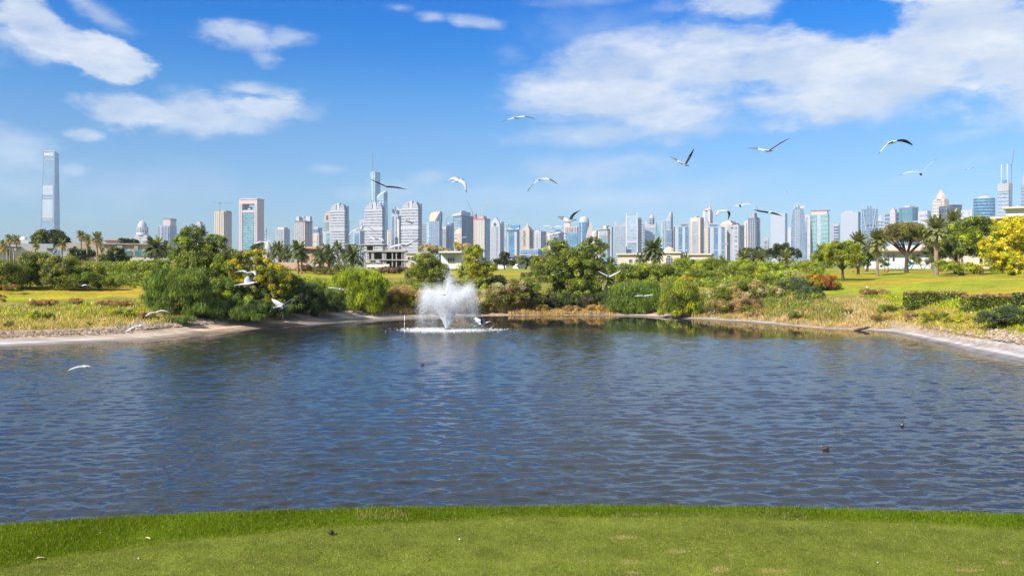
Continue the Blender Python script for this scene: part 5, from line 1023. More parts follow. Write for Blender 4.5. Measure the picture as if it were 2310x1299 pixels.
# palms ------------------------------------------------------------
def frond_mesh(L, droop, n=22, wl=.42, thin=1.0, fan=False, spec='palm:3,olive:1', stiff=.5):
    V = []; cs = []
    col = lambda: pal(spec, 1)[0]*random.uniform(.75, 1.3)
    nrm = 1/math.sqrt(.75+.6*stiff*stiff) if not fan else 1.0
    def at(t): return np.array([L*t*(1-.12*t*t), 0, L*(stiff*t-droop*t*t)])*min(nrm, 1.0)
    if fan:   # fan-shaped leaf
        h = at(.55); 
        for k in range(15):
            a = R(-78+156*k/14); e = h+np.array([math.cos(a)*.5*L, math.sin(a)*.5*L, -.12*L*abs(math.sin(a))-.10*L]); s_ = np.array([-math.sin(a), math.cos(a), 0])*L*.045
            V += [h, h*.5+e*.5+s_, e, h*.5+e*.5-s_]; cs.append(col())
        V += [at(0)+[0, .02, 0], h+[0, .02, 0], h-[0, .02, 0], at(0)-[0, .02, 0]]; cs.append(P['brown'])
    else:
        for i in range(8):
            a, b = at(i/8), at((i+1)/8); w_ = .035*(1.2-i/8); V += [a+[0, w_, 0], b+[0, w_*.8, 0], b-[0, w_*.8, 0], a-[0, w_, 0]]; cs.append(P['olive'])
        for i in range(n):
            t_ = .12+.88*i/n; p = at(t_); dd = unit(at(min(t_+.05, 1.05))-at(t_-.05)); ll = wl*L*.55*math.sin(math.pi*min(t_*.85+.12, 1))**.6
            for sd in (-1, 1):
                o_ = unit(dd*.75+np.array([0, sd*.8, .28])); e = p+o_*ll-np.array([0, 0, ll*.35]); m_ = p+o_*ll*.5; s_ = dd*.045*(1+L*.1)*thin
                V += [p-s_, m_-s_*.9, e, m_+s_*.9]; cs.append(col())
    return np_mesh('frond', np.array(V), 4, LEAF, np.array(cs))
DATE = [frond_mesh(1.0, d, stiff=s_, spec='palm:3,greygreen:1') for d, s_ in ((.25, 1.5), (.4, .95), (.55, .6), (.6, .25), (.5, -.1), (.15, -.8))]
BRITE = [frond_mesh(1.0, d, n=30, thin=.6, stiff=s_, spec='greygreen:3,seed:1,olive:2') for d, s_ in ((.2, 2.0), (.35, 1.3), (.5, .95), (.6, .55), (.5, .1), (.2, -.8))]
FAN = [frond_mesh(1.0, d, n=16, wl=.75, stiff=s_, spec='palm:3,mid:1,dry:.4' if s_ > -.5 else 'dry:2,brown:1') for d, s_ in ((.15, 1.7), (.3, 1.0), (.4, .5), (.4, .05), (.3, -.5), (.1, -1.6))]
FANB = [frond_mesh(1.0, d, fan=True, stiff=s_, spec='lime:3,yelgreen:1') for d, s_ in ((.2, .8), (.3, .5), (.4, .2), (.3, -.2))]
def palm(label, px, top, heart, base, r, Y, kind=DATE, n=34, tr=.2, name='date_palm', lean=0, skirt=True, group=None):
    """heart: row where the fronds spring; r: frond length in photo pixels"""
    p, Y = put(px, None, Y) if base is None else put(px, base, Y); k = Y/F
    hz = H-(heart-CY)*k-p.z; root = empty(name, p); tag(root, label, 'palm', group); L = r*k
    if tr:
        mb = MB(); rings = 9; pts = []; rad = []
        for i in range(rings*2): q = i/(rings*2-1); pts.append((lean*q*q, 0, -.2+(hz+.2)*q)); rad.append(tr*(1.15-.25*q)*(1.08 if i % 2 else .94))
        rad[-1] = tr*1.5; rad[-2] = tr*1.5; rad[-3] = tr*1.25; mb.tube(pts, rad, 9); mb.build('trunk', PBARK, root)
    for i in range(n):
        q = i/n; me_ = kind[min(len(kind)-1, int(q*len(kind)))]; f = link('frond', me_, root, (lean, 0, hz+.05))
        f.rotation_euler = (random.uniform(-.2, .2), random.uniform(-.12, .12), i*2.399+random.uniform(-.2, .2)); s_ = L*random.uniform(.85, 1.15); f.scale = (s_, s_, s_)
    return root
g_ = None
palm('feathery palm left of the white dome, leaning at the left edge', 8, 545, 553, None, 12, 150, FAN, 28, .10, 'fan_palm')
palm('fan palm with long trunk at the left edge, before the white villa', 22, 532, 540, None, 12, 140, FAN, 30, .10, 'fan_palm'); palm('fan palm just right of the one at the left edge', 37, 533, 541, None, 12, 142, FAN, 30, .10, 'fan_palm')
palm('short fan palm before the dark clump left of the white villa wing', 80, 545, 553, None, 11, 138, FAN, 26, .1, 'fan_palm'); palm('pale ragged palm right of the rounded dark trees', 140, 545, 552, None, 13, 140, FAN, 22, .13, 'fan_palm')
palm('tallest fan palm of the row before the modern villa', 183, 522, 532, None, 12, 140, FAN, 34, .11, 'fan_palm'); palm('fan palm with brown skirt, second in the row before the villa', 197, 530, 542, None, 12, 139, FAN, 34, .13, 'fan_palm'); palm('broad fan palm at the right end of the row before the villa', 219, 525, 538, None, 14, 138, FAN, 40, .13, 'fan_palm')
palm('short fan palm in shrubbery left of the villa windows', 228, 553, 560, None, 10, 137, FAN, 20, .12, 'fan_palm')
palm('big bushy date palm between modern villa and tall tree', 350, 535, 560, None, 30, 140, DATE, 60, .25); palm('half-hidden date palm behind the bushy one', 372, 548, 565, None, 22, 150, DATE, 36, .2)
palm('date palm with two trunks look, tallest before the pink villa', 672, 553, 565, None, 24, 140, DATE, 46, .18); palm('date palm just right of the tallest one before the pink villa', 680, 565, 572, None, 20, 142, DATE, 36, .17)
palm('squat date palm before the pink villa window wall', 722, 572, 580, None, 24, 138, DATE, 44, .2); palm('date palm with pale lower fronds left of the tall thin one', 742, 562, 573, None, 25, 142, DATE, 44, .2); palm('tall thin date palm left of the concrete shell', 762, 552, 558, None, 17, 146, DATE, 30, .16)
palm('date palm before the concrete shell, rightmost of the villa palms', 795, 567, 578, None, 27, 140, DATE, 48, .2)
for a, b, r_, Y_, lab in ((628, 562, 20, 175, 'dark hazy palm left of the pink villa'), (648, 570, 18, 170, 'dark palm beside the garden wall of the pink villa'), (610, 568, 22, 178, 'far dark palm behind the yellow-blossomed tree'), (775, 575, 16, 160, 'small palm between tall thin palm and concrete shell'), (595, 558, 16, 180, 'far palm left of the distant water jet')): palm(lab, a, b-10, b, None, r_, Y_, DATE, 34, .2)
palm('stout date palm with wide head before the mansion dome', 1474, 543, 566, None, 30, 150, DATE, 70, .35); palm('short palm left of the stout date palm', 1445, 570, 584, None, 16, 150, DATE, 30, .2); palm('small pale palm top before the mansion wing', 1548, 575, 588, None, 16, 145, BRITE, 30, .15); palm('small palm top at the mansion right end', 1630, 578, 590, None, 15, 150, BRITE, 28, .15)
for a, b, lab in ((1680, 580, 'pale feathery palm at the left foot of the dark trees'), (1715, 582, 'pale feathery palm in the middle foot of the dark trees'), (1772, 582, 'pale feathery palm at the right foot of the dark trees')): palm(lab, a, b-10, b+4, None, 24, 148, BRITE, 40, .15)
palm('fan palm peeking out left of the little lawn tree', 1850, 545, 562, None, 12, 150, FAN, 30, .14, 'fan_palm')
palm('silvery date palm with fronds upright behind the little lawn tree', 1936, 515, 548, None, 25, 135, BRITE, 76, .2); palm('silvery date palm with bare trunk left of the flat-topped acacia', 1979, 510, 545, None, 27, 128, BRITE, 76, .24)
palm('tallest date palm with thick bare trunk right of the acacia', 2112, 478, 520, None, 30, 122, BRITE, 70, .30); palm('silver date palm head above the dense trees', 2150, 475, 500, None, 26, 145, BRITE, 60, .2)
# other trees
plant('acacia', 'flat-topped umbrella-shaped acacia before the tiled villa', 'tree', 2045, None, [(2040, 524, 50, 18), (2015, 540, 32, 12), (2075, 540, 34, 14), (2040, 512, 32, 9), (2000, 530, 16, 10), (2100, 532, 14, 10)], 'olive:4,dark:1,dry:1,brown:1', Y=138, trunk=.3, nl=16, leaf=.2, nsub=40, subr=.30, cover=.65, up=.6)
plant('dense_tree', 'dense dark green tree right of the tallest date palm', 'tree', 2155, None, [(2160, 540, 34, 34), (2145, 565, 34, 26), (2180, 565, 30, 28)], 'dark:3,mid:3,deep:1,lime:.4', Y=128, trunk=.25, nl=8, leaf=.2, nsub=42, cover=.85)
plant('dense_tree', 'bushy green tree between the dark one and the yellow tree', 'tree', 2215, None, [(2200, 515, 36, 26), (2230, 530, 32, 34), (2190, 545, 34, 30), (2225, 565, 26, 24)], 'mid:4,lime:1,dark:2,yelgreen:.6', Y=124, trunk=.25, nl=8, leaf=.2, nsub=46, cover=.85)
for a, lab in ((2167, 'bare pale trunk of a cut-back tree'),): pass
plant('yellow_tree', 'brilliant yellow-flowering tree cut off by the right edge', 'tree', 2285, None, [(2290, 530, 48, 42), (2245, 572, 36, 30), (2330, 560, 50, 50), (2275, 590, 45, 28), (2230, 555, 24, 20), (2320, 610, 30, 16), (2270, 612, 40, 14), (2238, 598, 24, 18)], 'yellow:2,yelgreen:4,lime:2,mid:1', Y=110, trunk=.3, nl=12, leaf=.2, nsub=52, subr=.23, cover=.95, flower='yellow:1', fl_frac=.42, maxn=150000)
for a, w_, lab in ((2168, 5, 'pale bare slanting trunk beside the tropical bushes'), (2172, 4, '')): 
    if lab:
        p, Y_ = put(2166, None, 113); r_ = empty('lopped_tree', p); tag(r_, 'lopped tree with two pale bare trunks behind the tropical bushes', 'tree')
        MB().tube([(0, 0, -.1), (-.1, 0, 1.2), (-.25, 0, 2.9)], [.22, .17, .13], 8).build('trunk', PBARK, r_); MB().tube([(.55, .3, -.1), (.5, .3, 1.5), (.35, .3, 3.0)], [.2, .16, .12], 8).build('trunk', PBARK, r_)
        V, c = clump_leaves([((0, 0, 3.1), (1.1, 1, .7))], 'mid:2,dark:2', leaf=.2, nsub=16); link('crown', np_mesh('crown', V, 3, LEAF, c), r_)
for a, b, lab in ((2125, 602, 'tropical shrub of broad lime leaves under the tallest date palm'), (2150, 605, 'tropical broad-leaved shrub before the lopped tree'), (2190, 608, 'low yellow-green shrub at the foot of the bushy trees')):
    plant('tropical_shrub', lab, 'shrub', a, None, [(a, b-2, 20, 13), (a+10, b+3, 14, 9)], 'lime:3,mid:2,yelgreen:2', Y=112, leaf=.34, nsub=20, cover=.8, long=2.2)
for a, b, w_, lab in ((1950, 592, 14, 'round garden shrub left of the trunked palm'), (1995, 595, 12, 'dark garden shrub right of the trunked palm'), (2062, 590, 16, 'leafy garden bush behind the playground'), (2100, 588, 14, 'dark bush behind the tallest palm trunk'), (2255, 606, 22, 'dark shade shrub below the yellow tree'), (1925, 600, 12, 'green bush behind the lawn tree trunk')): plant('garden_shrub', lab, 'shrub', a, None, [(a, b, w_, 14)], 'mid:2,dark:2,green:1', Y=134, leaf=.22, nsub=22)
for a, b, w_, lab, sp in ((1215, 700, 26, 'low orange-brown bush at the waterline left of the big round tree foot', 'dry:3,gold:1,brown:1.5,olive:1'), (1290, 702, 22, 'small dry tussock in the middle below the big round tree', 'dry:3,straw:1,brown:2'), (1345, 700, 24, 'russet tussock at the waterline right of the small shaded palm', 'gold:2,dry:2,brown:1'), (1250, 690, 22, 'green weed bush on the waterline below the big round tree', 'olive:3,mid:2')):
    plant('dry_shrub', lab, 'shrub', a, b+4, [(a, b-4, w_, 8), (a+w_*.5, b-2, w_*.6, 6)], sp, leaf=.12, nsub=24, long=2.2)
for a, b, w_, h_, lab, sp in ((2110, 716, 38, 12, 'low green creeper patch with red specks below the box hedge', 'mid:3,lime:1,olive:1'), (2010, 698, 36, 9, 'green creeper patch left of the box hedge on the right bank', 'mid:3,olive:2,lime:1'), (2150, 724, 26, 8, 'yellowish low tussock above the right stones', 'yelgreen:2,olive:2,dry:1'), (1985, 717, 30, 10, 'straw tussock above the start of the right apron', 'straw:3,dry:2,olive:1'), (2060, 713, 26, 9, 'tan tussock behind the right apron', 'dry:3,straw:2,brown:1'), (1800, 712, 30, 12, 'green and straw tussock on the right bank by the waterline', 'olive:3,straw:2,mid:1'), (1700, 711, 24, 8, 'brown dry tussock at the right waterline', 'dry:2,brown:2,straw:1'), (330, 712, 22, 8, 'brown tussock at the stones below the left lawn', 'dry:3,brown:1,olive:1'), (90, 712, 30, 9, 'yellow-green creeper patch in the left dry grass', 'lime:3,mid:2,yelgreen:1'), (280, 708, 34, 9, 'bright green creeper patch below the longest ground hedge', 'lime:2,mid:3,olive:1')):
    plant('low_shrub', lab, 'shrub', a, b+h_, [(a-w_*.3, b, w_*.6, h_), (a+w_*.4, b+1, w_*.6, h_*.8)], sp, leaf=.12, nsub=26, subr=.36, **({'flower': 'red:1', 'fl_frac': .12} if 'red' in lab else {}))
# undergrowth that reads as one mass between the single shrubs
def thicket(label, pa, pb, sa, sb, n, h, spec, rr=1.5, leaf=.19, **kw):
    x, y = scatter(n, pa, pb, sa, sb); z = ground(x, y); hh = h*np.clip(.8+.45*fbm(x, y, .35, 3, 77), .3, 1.3)*RG.uniform(.8, 1.15, n)
    B = [((x[i], y[i], z[i]+hh[i]*.42), (rr, rr, hh[i]*.56)) for i in range(n)]
    V, c = clump_leaves(B, spec, leaf=leaf, nsub=7, subr=.42, maxn=kw.pop('maxn', 110000), **kw)
    return tag(link('undergrowth', np_mesh('undergrowth', V, 3, LEAF, c)), label, 'undergrowth', kind='stuff')
thicket('bushy undergrowth between left lawn and the palms', -200, 690, 26, 44, 150, 1.0, 'mid:5,olive:3,lime:1.5,green:1', maxn=90000)
thicket('dark undergrowth behind the weeping shrubs on the left shore', 480, 870, 6.0, 15, 60, 1.2, 'dark:3,green:2,mid:2,weep:2', maxn=70000)
thicket('brown-green undergrowth behind the fountain', 880, 1400, 5, 16, 80, 1.1, 'olive:3,mid:3,dark:1,seed:1,lime:1', maxn=80000)
thicket('olive scrub between the fountain shore and the far lawn', 700, 1150, 17, 25, 70, .7, 'olive:3,mid:3,dry:1,lime:1', maxn=60000)
thicket('rolling green thicket on the slope of the middle right bank', 1390, 1860, 8, 24, 120, .95, 'mid:4,olive:3,lime:1.5,greygreen:1', maxn=90000)
thicket('lime-green thicket crest before the mansion', 1390, 1860, 24, 52, 150, 1.0, 'mid:4,lime:3,olive:2,yelgreen:.6', maxn=90000, leaf=.22)
# hedges (clipped, box-like)
def hedge(label, pa, pb, top, base, Y, spec, topc, depth=1.6, name='hedge'):
    p, Y = put((pa+pb)/2, base, Y); k = Y/F; w_ = (pb-pa)*k/2; h_ = (base-top)*k; root = empty(name, p); tag(root, label, 'hedge')
    n = int(2600*(w_*2)*(h_+depth)/4); fc_ = RG.choice(3, n, p=[.45, .45, .10]); q = RG.uniform(-1, 1, (n, 3)); pos = np.empty((n, 3))
    pos[:, 0] = q[:, 0]*w_; pos[:, 1] = q[:, 1]*depth/2; pos[:, 2] = (q[:, 2]*.5+.5)*(h_+.25)
    pos[fc_ == 0, 1] = -depth/2; pos[fc_ == 1, 2] = h_+.25; pos[fc_ == 2, 0] = np.sign(q[fc_ == 2, 0])*w_
    pos += RG.normal(0, .05, (n, 3)); wob = fbm(pos[:, 0], pos[:, 1], 1.3, 3, 4)*.10; pos[:, 2] += wob*(pos[:, 2]/h_)
    pos[:, 2] = pos[:, 2]-.25+(pos[:, 0]*.0)
    nor = unit(RG.normal(size=(n, 3))+np.array([0, -.6, .6])); t1 = unit(np.cross(nor, RG.normal(size=(n, 3)))); t2 = np.cross(nor, t1); s_ = .10*RG.uniform(.6, 1.4, (n, 1))
    c = pal(spec, n)*RG.uniform(.6, 1.4, (n, 1)); tp = fc_ == 1; c[tp] = pal(topc, tp.sum())*RG.uniform(.7, 1.3, (tp.sum(), 1))
    V = np.stack([pos-t1*s_, pos+t2*s_*.6, pos+t1*s_, pos-t2*s_*.6], 1).reshape(-1, 3)
    link('foliage', np_mesh('foliage', V, 4, LEAF, c), root); return root
hedge('clipped box hedge with reddish top on the right lawn slope', 2046, 2168, 661, 686, None, 'dark:3,mid:3,olive:1', 'pinkbrown:3,olive:2,dry:2'); hedge('clipped hedge with salmon-pink top, right of the box hedge', 2178, 2292, 668, 697, None, 'dark:3,mid:3,olive:2', 'pinkbrown:4,orange:.5,dry:2'); hedge('dark clipped hedge cut off at the right edge', 2296, 2380, 664, 690, None, 'deep:2,dark:3,mid:1', 'dark:2,mid:2')
plant('ground_hedge', 'low rust-topped ground hedge on the right bank, left of the box hedge', 'hedge', 1975, 668, [(1955, 660, 22, 6), (1985, 661, 24, 6.5)], 'pinkbrown:2,dry:3,olive:1.5,straw:.5', leaf=.12, nsub=30, subr=.42, depth=.6)
plant('greygreen_shrub', 'large grey-green shrub at the right edge above the stones', 'shrub', 2260, 742, [(2235, 722, 36, 18), (2280, 716, 44, 24), (2320, 725, 34, 20)], 'greygreen:5,mid:1,dark:1', leaf=.11, nsub=44, cover=1.0, long=2.0)
palm('low banana-like plant with broad lime leaves by the right bank', 2184, 692, 722, 730, 26, None, FANB, 14, 0, 'broad_leaf_plant')
palm('small palm glowing in the shade between big tree and drooping bush', 1368, 620, 632, None, 22, 104, BRITE, 22, .12, 'small_palm')
plant('low_shrub', 'small dark weed clump on the straw slope', 'shrub', 1915, 712, [(1915, 705, 12, 8), (1900, 706, 10, 6)], 'dark:2,green:2,brown:1', leaf=.1, nsub=14)
plant('low_shrub', 'dark green weeds in the left dry grass', 'shrub', 25, 742, [(22, 733, 14, 8)], 'dark:2,mid:2', leaf=.1, nsub=14)
plant('low_shrub', 'small green weed clump in the left dry grass, near the long ground hedge', 'shrub', 200, 738, [(200, 732, 9, 7)], 'dark:2,mid:2', leaf=.1, nsub=12)
# background trees
def bgtree(label, px, blobs, Y, spec='dark:3,deep:2,olive:1', name='background_tree', **kw):
    return plant(name, label, 'tree', px, None, blobs, spec, Y=Y, trunk=.25, nl=6, leaf=.3, nsub=30, cover=.8, part='crown', **kw)
bgtree('wide dome-shaped dark tree at the foot of the tapering tower', 112, [(112, 540, 40, 20), (90, 548, 22, 14), (138, 548, 22, 14)], 170)
bgtree('dark round tree left of the modern villa windows', 262, [(262, 578, 24, 18), (240, 584, 20, 12), (285, 586, 12, 12)], 132); bgtree('dark shrubby tree behind the fan palm row', 195, [(190, 578, 30, 14), (165, 572, 16, 12)], 140)
bgtree('dark green tree tops above the modern villa roof', 285, [(280, 545, 18, 7), (300, 547, 14, 7)], 200)
bgtree('dark round tree left of the far water jet', 582, [(582, 565, 18, 18)], 190); bgtree('dark tree right of the far water jet', 625, [(625, 572, 20, 18), (645, 578, 16, 14)], 195)
bgtree('dark round tree standing on the far bright lawn edge', 1138, [(1138, 585, 15, 17), (1150, 592, 14, 12), (1122, 592, 10, 10)], 205); bgtree('grey-green tree beyond the far lawn by the small house', 1185, [(1180, 592, 20, 12), (1205, 590, 16, 14)], 215, 'olive:2,dark:2,greygreen:2')
bgtree('olive tree left of the big round tree', 1222, [(1215, 598, 22, 20), (1240, 590, 16, 18)], 150, 'olive:3,mid:2,dry:1')
bgtree('dark pine-like clump behind the thicket, left', 1690, [(1688, 574, 24, 14), (1712, 570, 14, 12)], 180); bgtree('largest dark clump behind the thicket, right', 1765, [(1762, 568, 24, 20), (1788, 574, 20, 16), (1738, 574, 18, 14)], 175)
bgtree('dark shrubs behind the silvery palms on the right', 1955, [(1945, 575, 24, 18), (1975, 580, 20, 16)], 160, 'dark:3,mid:2'); bgtree('dark tree behind acacia and tallest palm', 2120, [(2105, 562, 24, 26), (2130, 575, 22, 22)], 150)
bgtree('pinkish dry bare tree behind the left fountain tree', 1045, [(1050, 565, 22, 14), (1012, 572, 14, 10)], 190, 'seed:3,dry:1,brown:1'); bgtree('tree turning orange beside the dark slate tower', 1030, [(1032, 555, 10, 8)], 200, 'gold:1,yelgreen:3'); bgtree('sandy dry tree in front of the third banded tower', 975, [(968, 562, 24, 10), (990, 568, 20, 10)], 195, 'seed:3,dry:1,olive:1')
plant('dry_shrub', 'purplish-brown dry scrub below the concrete shell', 'shrub', 885, None, [(880, 612, 28, 9), (905, 610, 20, 8)], 'brown:3,pinkbrown:1', Y=150, leaf=.22, nsub=26); plant('dry_shrub', 'reddish-brown dry scrub below the pink villa', 'shrub', 705, None, [(690, 608, 26, 9), (725, 608, 24, 8)], 'brown:3,pinkbrown:2', Y=148, leaf=.22, nsub=26)
plant('shrub', 'pale bush at the foot of the pink villa palms', 'shrub', 745, None, [(735, 615, 30, 10), (770, 612, 28, 12)], 'olive:2,greygreen:2,mid:1', Y=132, leaf=.2, nsub=26)
plant('shrub', 'dry grey shrub behind the big round tree', 'shrub', 1195, None, [(1190, 625, 20, 12)], 'brown:1,olive:2', Y=125, leaf=.2, nsub=20)
# far treeline hiding the feet of the towers
n = 18000; u = RG.uniform(-1.1, 1.1, n); Yb = RG.choice([420., 520., 640., 800.], n)*RG.uniform(.96, 1.04, n); xx = u*Yb
hh = 3.5+2.6*fbm(xx, Yb*.2, .06, 4, 17)+1.2*fbm(xx, Yb, .25, 2, 18); zz = ground(xx, Yb)+RG.random(n)*np.maximum(hh, 1.2)
q = unit(RG.normal(size=(n, 3))); t1 = unit(np.cross(q, RG.normal(size=(n, 3)))); t2 = np.cross(q, t1); s_ = RG.uniform(.4, 1.0, (n, 1)); pos = np.stack([xx, Yb, zz], 1)
tag(link('far_treeline', np_mesh('far_treeline', np.stack([pos-t1*s_, pos+t2*s_*.7, pos+t1*s_, pos-t2*s_*.7], 1).reshape(-1, 3), 4, LEAF, pal('dark:3,olive:2,greygreen:2', n))), 'belt of far green trees in front of the towers', 'trees', kind='stuff')

# ---------------------------------------------------------------- lawn in the foreground
def lawn_pts(n, y0, y1):
    y = np.sqrt(RG.uniform(y0*y0, y1*y1, n)); u = RG.uniform(-.78, .78, n); return u*y, y
x, y = lawn_pts(520000, 5.6, 8.3); rough = y > innerY(x, y)+.05*fbm(x, y, 5, 3, 2); ok = y < nearY(x, y)+.02
LC = lambda a: np.array(a)
xs, ys_ = x[~rough & ok][:230000], y[~rough & ok][:230000]
f = fbm(xs, ys_, 2.2, 4, 41)[:, None]; f2 = fbm(xs, ys_, 9., 3, 42)[:, None]
cc = LC([.160,.205,.030])*(1+.36*f+.30*f2); cc = cc*(1-np.clip(f-.25, 0, 1)*.8)+LC([.20,.21,.04])*np.clip(f-.25, 0, 1)*.8
mixd = RG.random(len(xs)) < .16+.12*f2[:, 0]; cc[mixd] = LC([.32,.28,.12])
spots = [(1408,1213,26,4), (1527,1244,22,4), (1420,1268,24,4), (1745,1288,34,5), (2185,1286,30,4), (2265,1271,14,5), (1430,1292,20,3), (1625,1285,20,7), (1655,1254,16,5), (860,1166,26,4), (2070,1158,16,3), (330,1218,8,2)]
PXx = xs/ys_*F+CX; PYy = CY+2.4*F/ys_
for a, b, rx, ry in spots:
    q = ((PXx-a)/rx)**2+((PYy-b)/ry)**2; mk = (q < 1.6) & (RG.random(len(xs)) < np.clip(1.3-q*.7, 0, .9)); cc[mk] = LC([.46,.33,.17])
for a, b, rx, ry in ((1535,1263,40,5), (1690,1254,40,5), (1050,1278,50,6), (620,1240,60,8), (1240,1284,60,6)):
    q = ((PXx-a)/rx)**2+((PYy-b)/ry)**2; mk = (q < 1) & (RG.random(len(xs)) < .6); cc[mk] = LC([.09,.17,.012])
tag(link('lawn_grass', blades(xs, ys_, np.full(len(xs), .022), .0105, None, 'lawn_grass', tri=True, bright=(.68, 1.32), lean=.6, mat_=TURF, z=np.full(len(xs), 3.6), cols=cc)), 'closely mown pale green grass of the tee in the foreground', 'grass', kind='stuff')
xr, yr = lawn_pts(600000, 6.0, 8.6); rim = (yr > innerY(xr, yr)+.05*fbm(xr, yr, 5, 3, 2)) & (yr < nearY(xr, yr)+.03); xr, yr = xr[rim], yr[rim]
edge = nearY(xr, yr)-yr; inn = yr-innerY(xr, yr)
hgt_ = .038*np.clip(.45+inn*3, .4, 1)*(1+.35*fbm(xr, yr, 3.2, 3, 51))
f = fbm(xr, yr, 2.6, 4, 52)[:, None]; cc = LC([.120,.180,.010])*(1+.38*f); bare = RG.random(len(xr)) < .05; cc[bare] = LC([.30,.27,.10])
Pr = xr/yr*F+CX; Pyr = CY+2.4*F/yr
mk = (np.abs(Pr-860) < 60) & (np.abs(Pyr-1165) < 9) & (RG.random(len(xr)) < .22); cc[mk] = LC([.38,.30,.14]); mk = (np.abs(Pr-1600) < 220) & (Pyr > 1158) & (RG.random(len(xr)) < .22); cc[mk] = LC([.28,.24,.12])
tag(link('rough_grass', blades(xr, yr, hgt_, .010, None, 'rough_grass', tri=True, bright=(.55, 1.45), lean=.4, mat_=TURF, z=np.full(len(xr), 3.6), cols=cc)), 'longer bright green grass fringe along the near edge of the tee', 'grass', kind='stuff')
# ---------------------------------------------------------------- fountains
def sprayer(name, label, px, Y, jets, spread, n, foam_r, z0=0.0, floaty=True, size=.035):
    x = (px-CX)/F*Y; root = empty(name, (x, Y, z0)); tag(root, label, 'fountain')
    m_, gg_, o_ = (MATS['spray'], None, None) if 'spray' in MATS else newmat('spray')
    if gg_:
        d_ = gg_.n.new('ShaderNodeBsdfDiffuse'); d_.inputs[0].default_value = (.93, .94, .96, 1); tr_ = gg_.n.new('ShaderNodeBsdfTranslucent'); tr_.inputs[0].default_value = (.93, .94, .96, 1)
        x_ = gg_.n.new('ShaderNodeMixShader'); x_.inputs[0].default_value = .5; gg_.l.new(d_.outputs[0], x_.inputs[1]); gg_.l.new(tr_.outputs[0], x_.inputs[2])
        tp_ = gg_.n.new('ShaderNodeBsdfTransparent'); y_ = gg_.n.new('ShaderNodeMixShader'); y_.inputs[0].default_value = .5
        gg_.l.new(tp_.outputs[0], y_.inputs[1]); gg_.l.new(x_.outputs[0], y_.inputs[2]); gg_.l.new(y_.outputs[0], o_.inputs[0]); MATS['spray'] = m_
    P_ = []
    gacc = 9.8; wts = np.array([j[3] for j in jets], float); wts /= wts.sum()
    for (ang, azm, hgt_j, wt), w_ in zip(jets, wts):
        k = int(n*w_); v0 = math.sqrt(2*gacc*hgt_j)/max(math.cos(R(ang)), .3)
        vs = v0*(1+RG.normal(0, .03+.05*spread, k)); sp = R(ang)+RG.normal(0, R(1.2+1.6*spread), k); az_ = R(azm)+RG.normal(0, R(7+6*spread), k)
        vx, vz = vs*np.sin(sp), vs*np.cos(sp); T = 2*vz/gacc; tt = T*np.where(RG.random(k) < .85, RG.beta(1.15, 1.9, k), RG.random(k))
        r_ = vx*1.0*(1-np.exp(-tt/1.0)); z_ = vz*tt-.5*gacc*tt*tt; jit = .05+.10*(tt/T)
        P_.append(np.stack([r_*np.cos(az_)+RG.normal(0, 1, k)*jit, r_*np.sin(az_)+RG.normal(0, 1, k)*jit, np.maximum(z_+RG.normal(0, .04, k), .01)], 1))
    pos = np.concatenate(P_); k = len(pos); q = unit(RG.normal(size=(k, 3))); t1 = unit(np.cross(q, RG.normal(size=(k, 3)))); t2 = np.cross(q, t1); s_ = size*RG.uniform(.4, 1.3, (k, 1))
    tag(link('spray', np_mesh('spray', np.stack([pos-t1*s_, pos+t2*s_, pos+t1*s_], 1).reshape(-1, 3), 3, MATS['spray']), root), kind='stuff')
    if foam_r:
        k = 16000; a = RG.uniform(0, 6.283, k); rr = foam_r*np.where(RG.random(k) < .7, np.abs(RG.normal(0, .36, k)), RG.random(k))*(1+.25*np.sin(3*a+1)*RG.random(k))
        pos = np.stack([rr*np.cos(a), rr*np.sin(a)*.6, .01+RG.random(k)*.03], 1); s_ = .06*RG.uniform(.4, 1.4, (k, 1))
        t1 = np.stack([np.cos(a), np.sin(a), RG.normal(0, .3, k)], 1); t2 = np.stack([-np.sin(a), np.cos(a), RG.normal(0, .3, k)], 1)
        tag(link('foam', np_mesh('foam', np.stack([pos-t1*s_, pos+t2*s_, pos+t1*s_, pos-t2*s_], 1).reshape(-1, 3), 4, MATS['spray']), root), kind='stuff')
    if floaty:
        mb = MB(); mb.lathe(0, 0, [(.42, -.1), (.45, .05), (.3, .12), (.12, .14), (.1, .3)], 16); mb.build('float', mat('float_dark', (.06, .07, .07), .5), root)
        for i in range(6):
            a = i*math.pi/3; MB().tube([(.12*math.cos(a), .12*math.sin(a), .1), (.2*math.cos(a), .2*math.sin(a), .34)], .03, 6).build('nozzle', STEEL, root)
    return root
J = []
for a_, h_j, w_j, q_ in ((165, 3.2, 1.0, 23), (180, 3.45, 1.2, 21.5), (195, 3.1, 1.0, 23), (178, 2.9, .8, 15), (-14, 3.5, 1.2, 22), (3, 3.6, 1.2, 21.5), (16, 3.3, 1.0, 23), (0, 3.0, .8, 15), (60, 3.1, .6, 21), (118, 3.1, .6, 21), (242, 3.1, .6, 21), (300, 3.1, .6, 21), (90, 3.2, .5, 12), (270, 3.2, .5, 12), (140, 3.2, .7, 20), (38, 3.4, .7, 20)): J.append((q_, a_, h_j, w_j))
for i in range(6): J.append((11, i*60+20, 3.7, .35))
J.append((1.5, 0, 4.6, .8))
sprayer('fountain', 'white fountain spraying a crown of jets in the middle of the pond', 1010, 75.5, J, .6, 230000, 4.9, size=.034)
J2 = [(3, i*60, 5.6, 1.) for i in range(6)]+[(9, i*60+30, 3.6, 1.) for i in range(6)]
p_, _ = put(603, None, 176); sprayer('far_fountain', 'distant white water jet behind the yellow-blossomed tree', 603, 176, J2, .6, 20000, 0, z0=p_.z, floaty=False, size=.07)

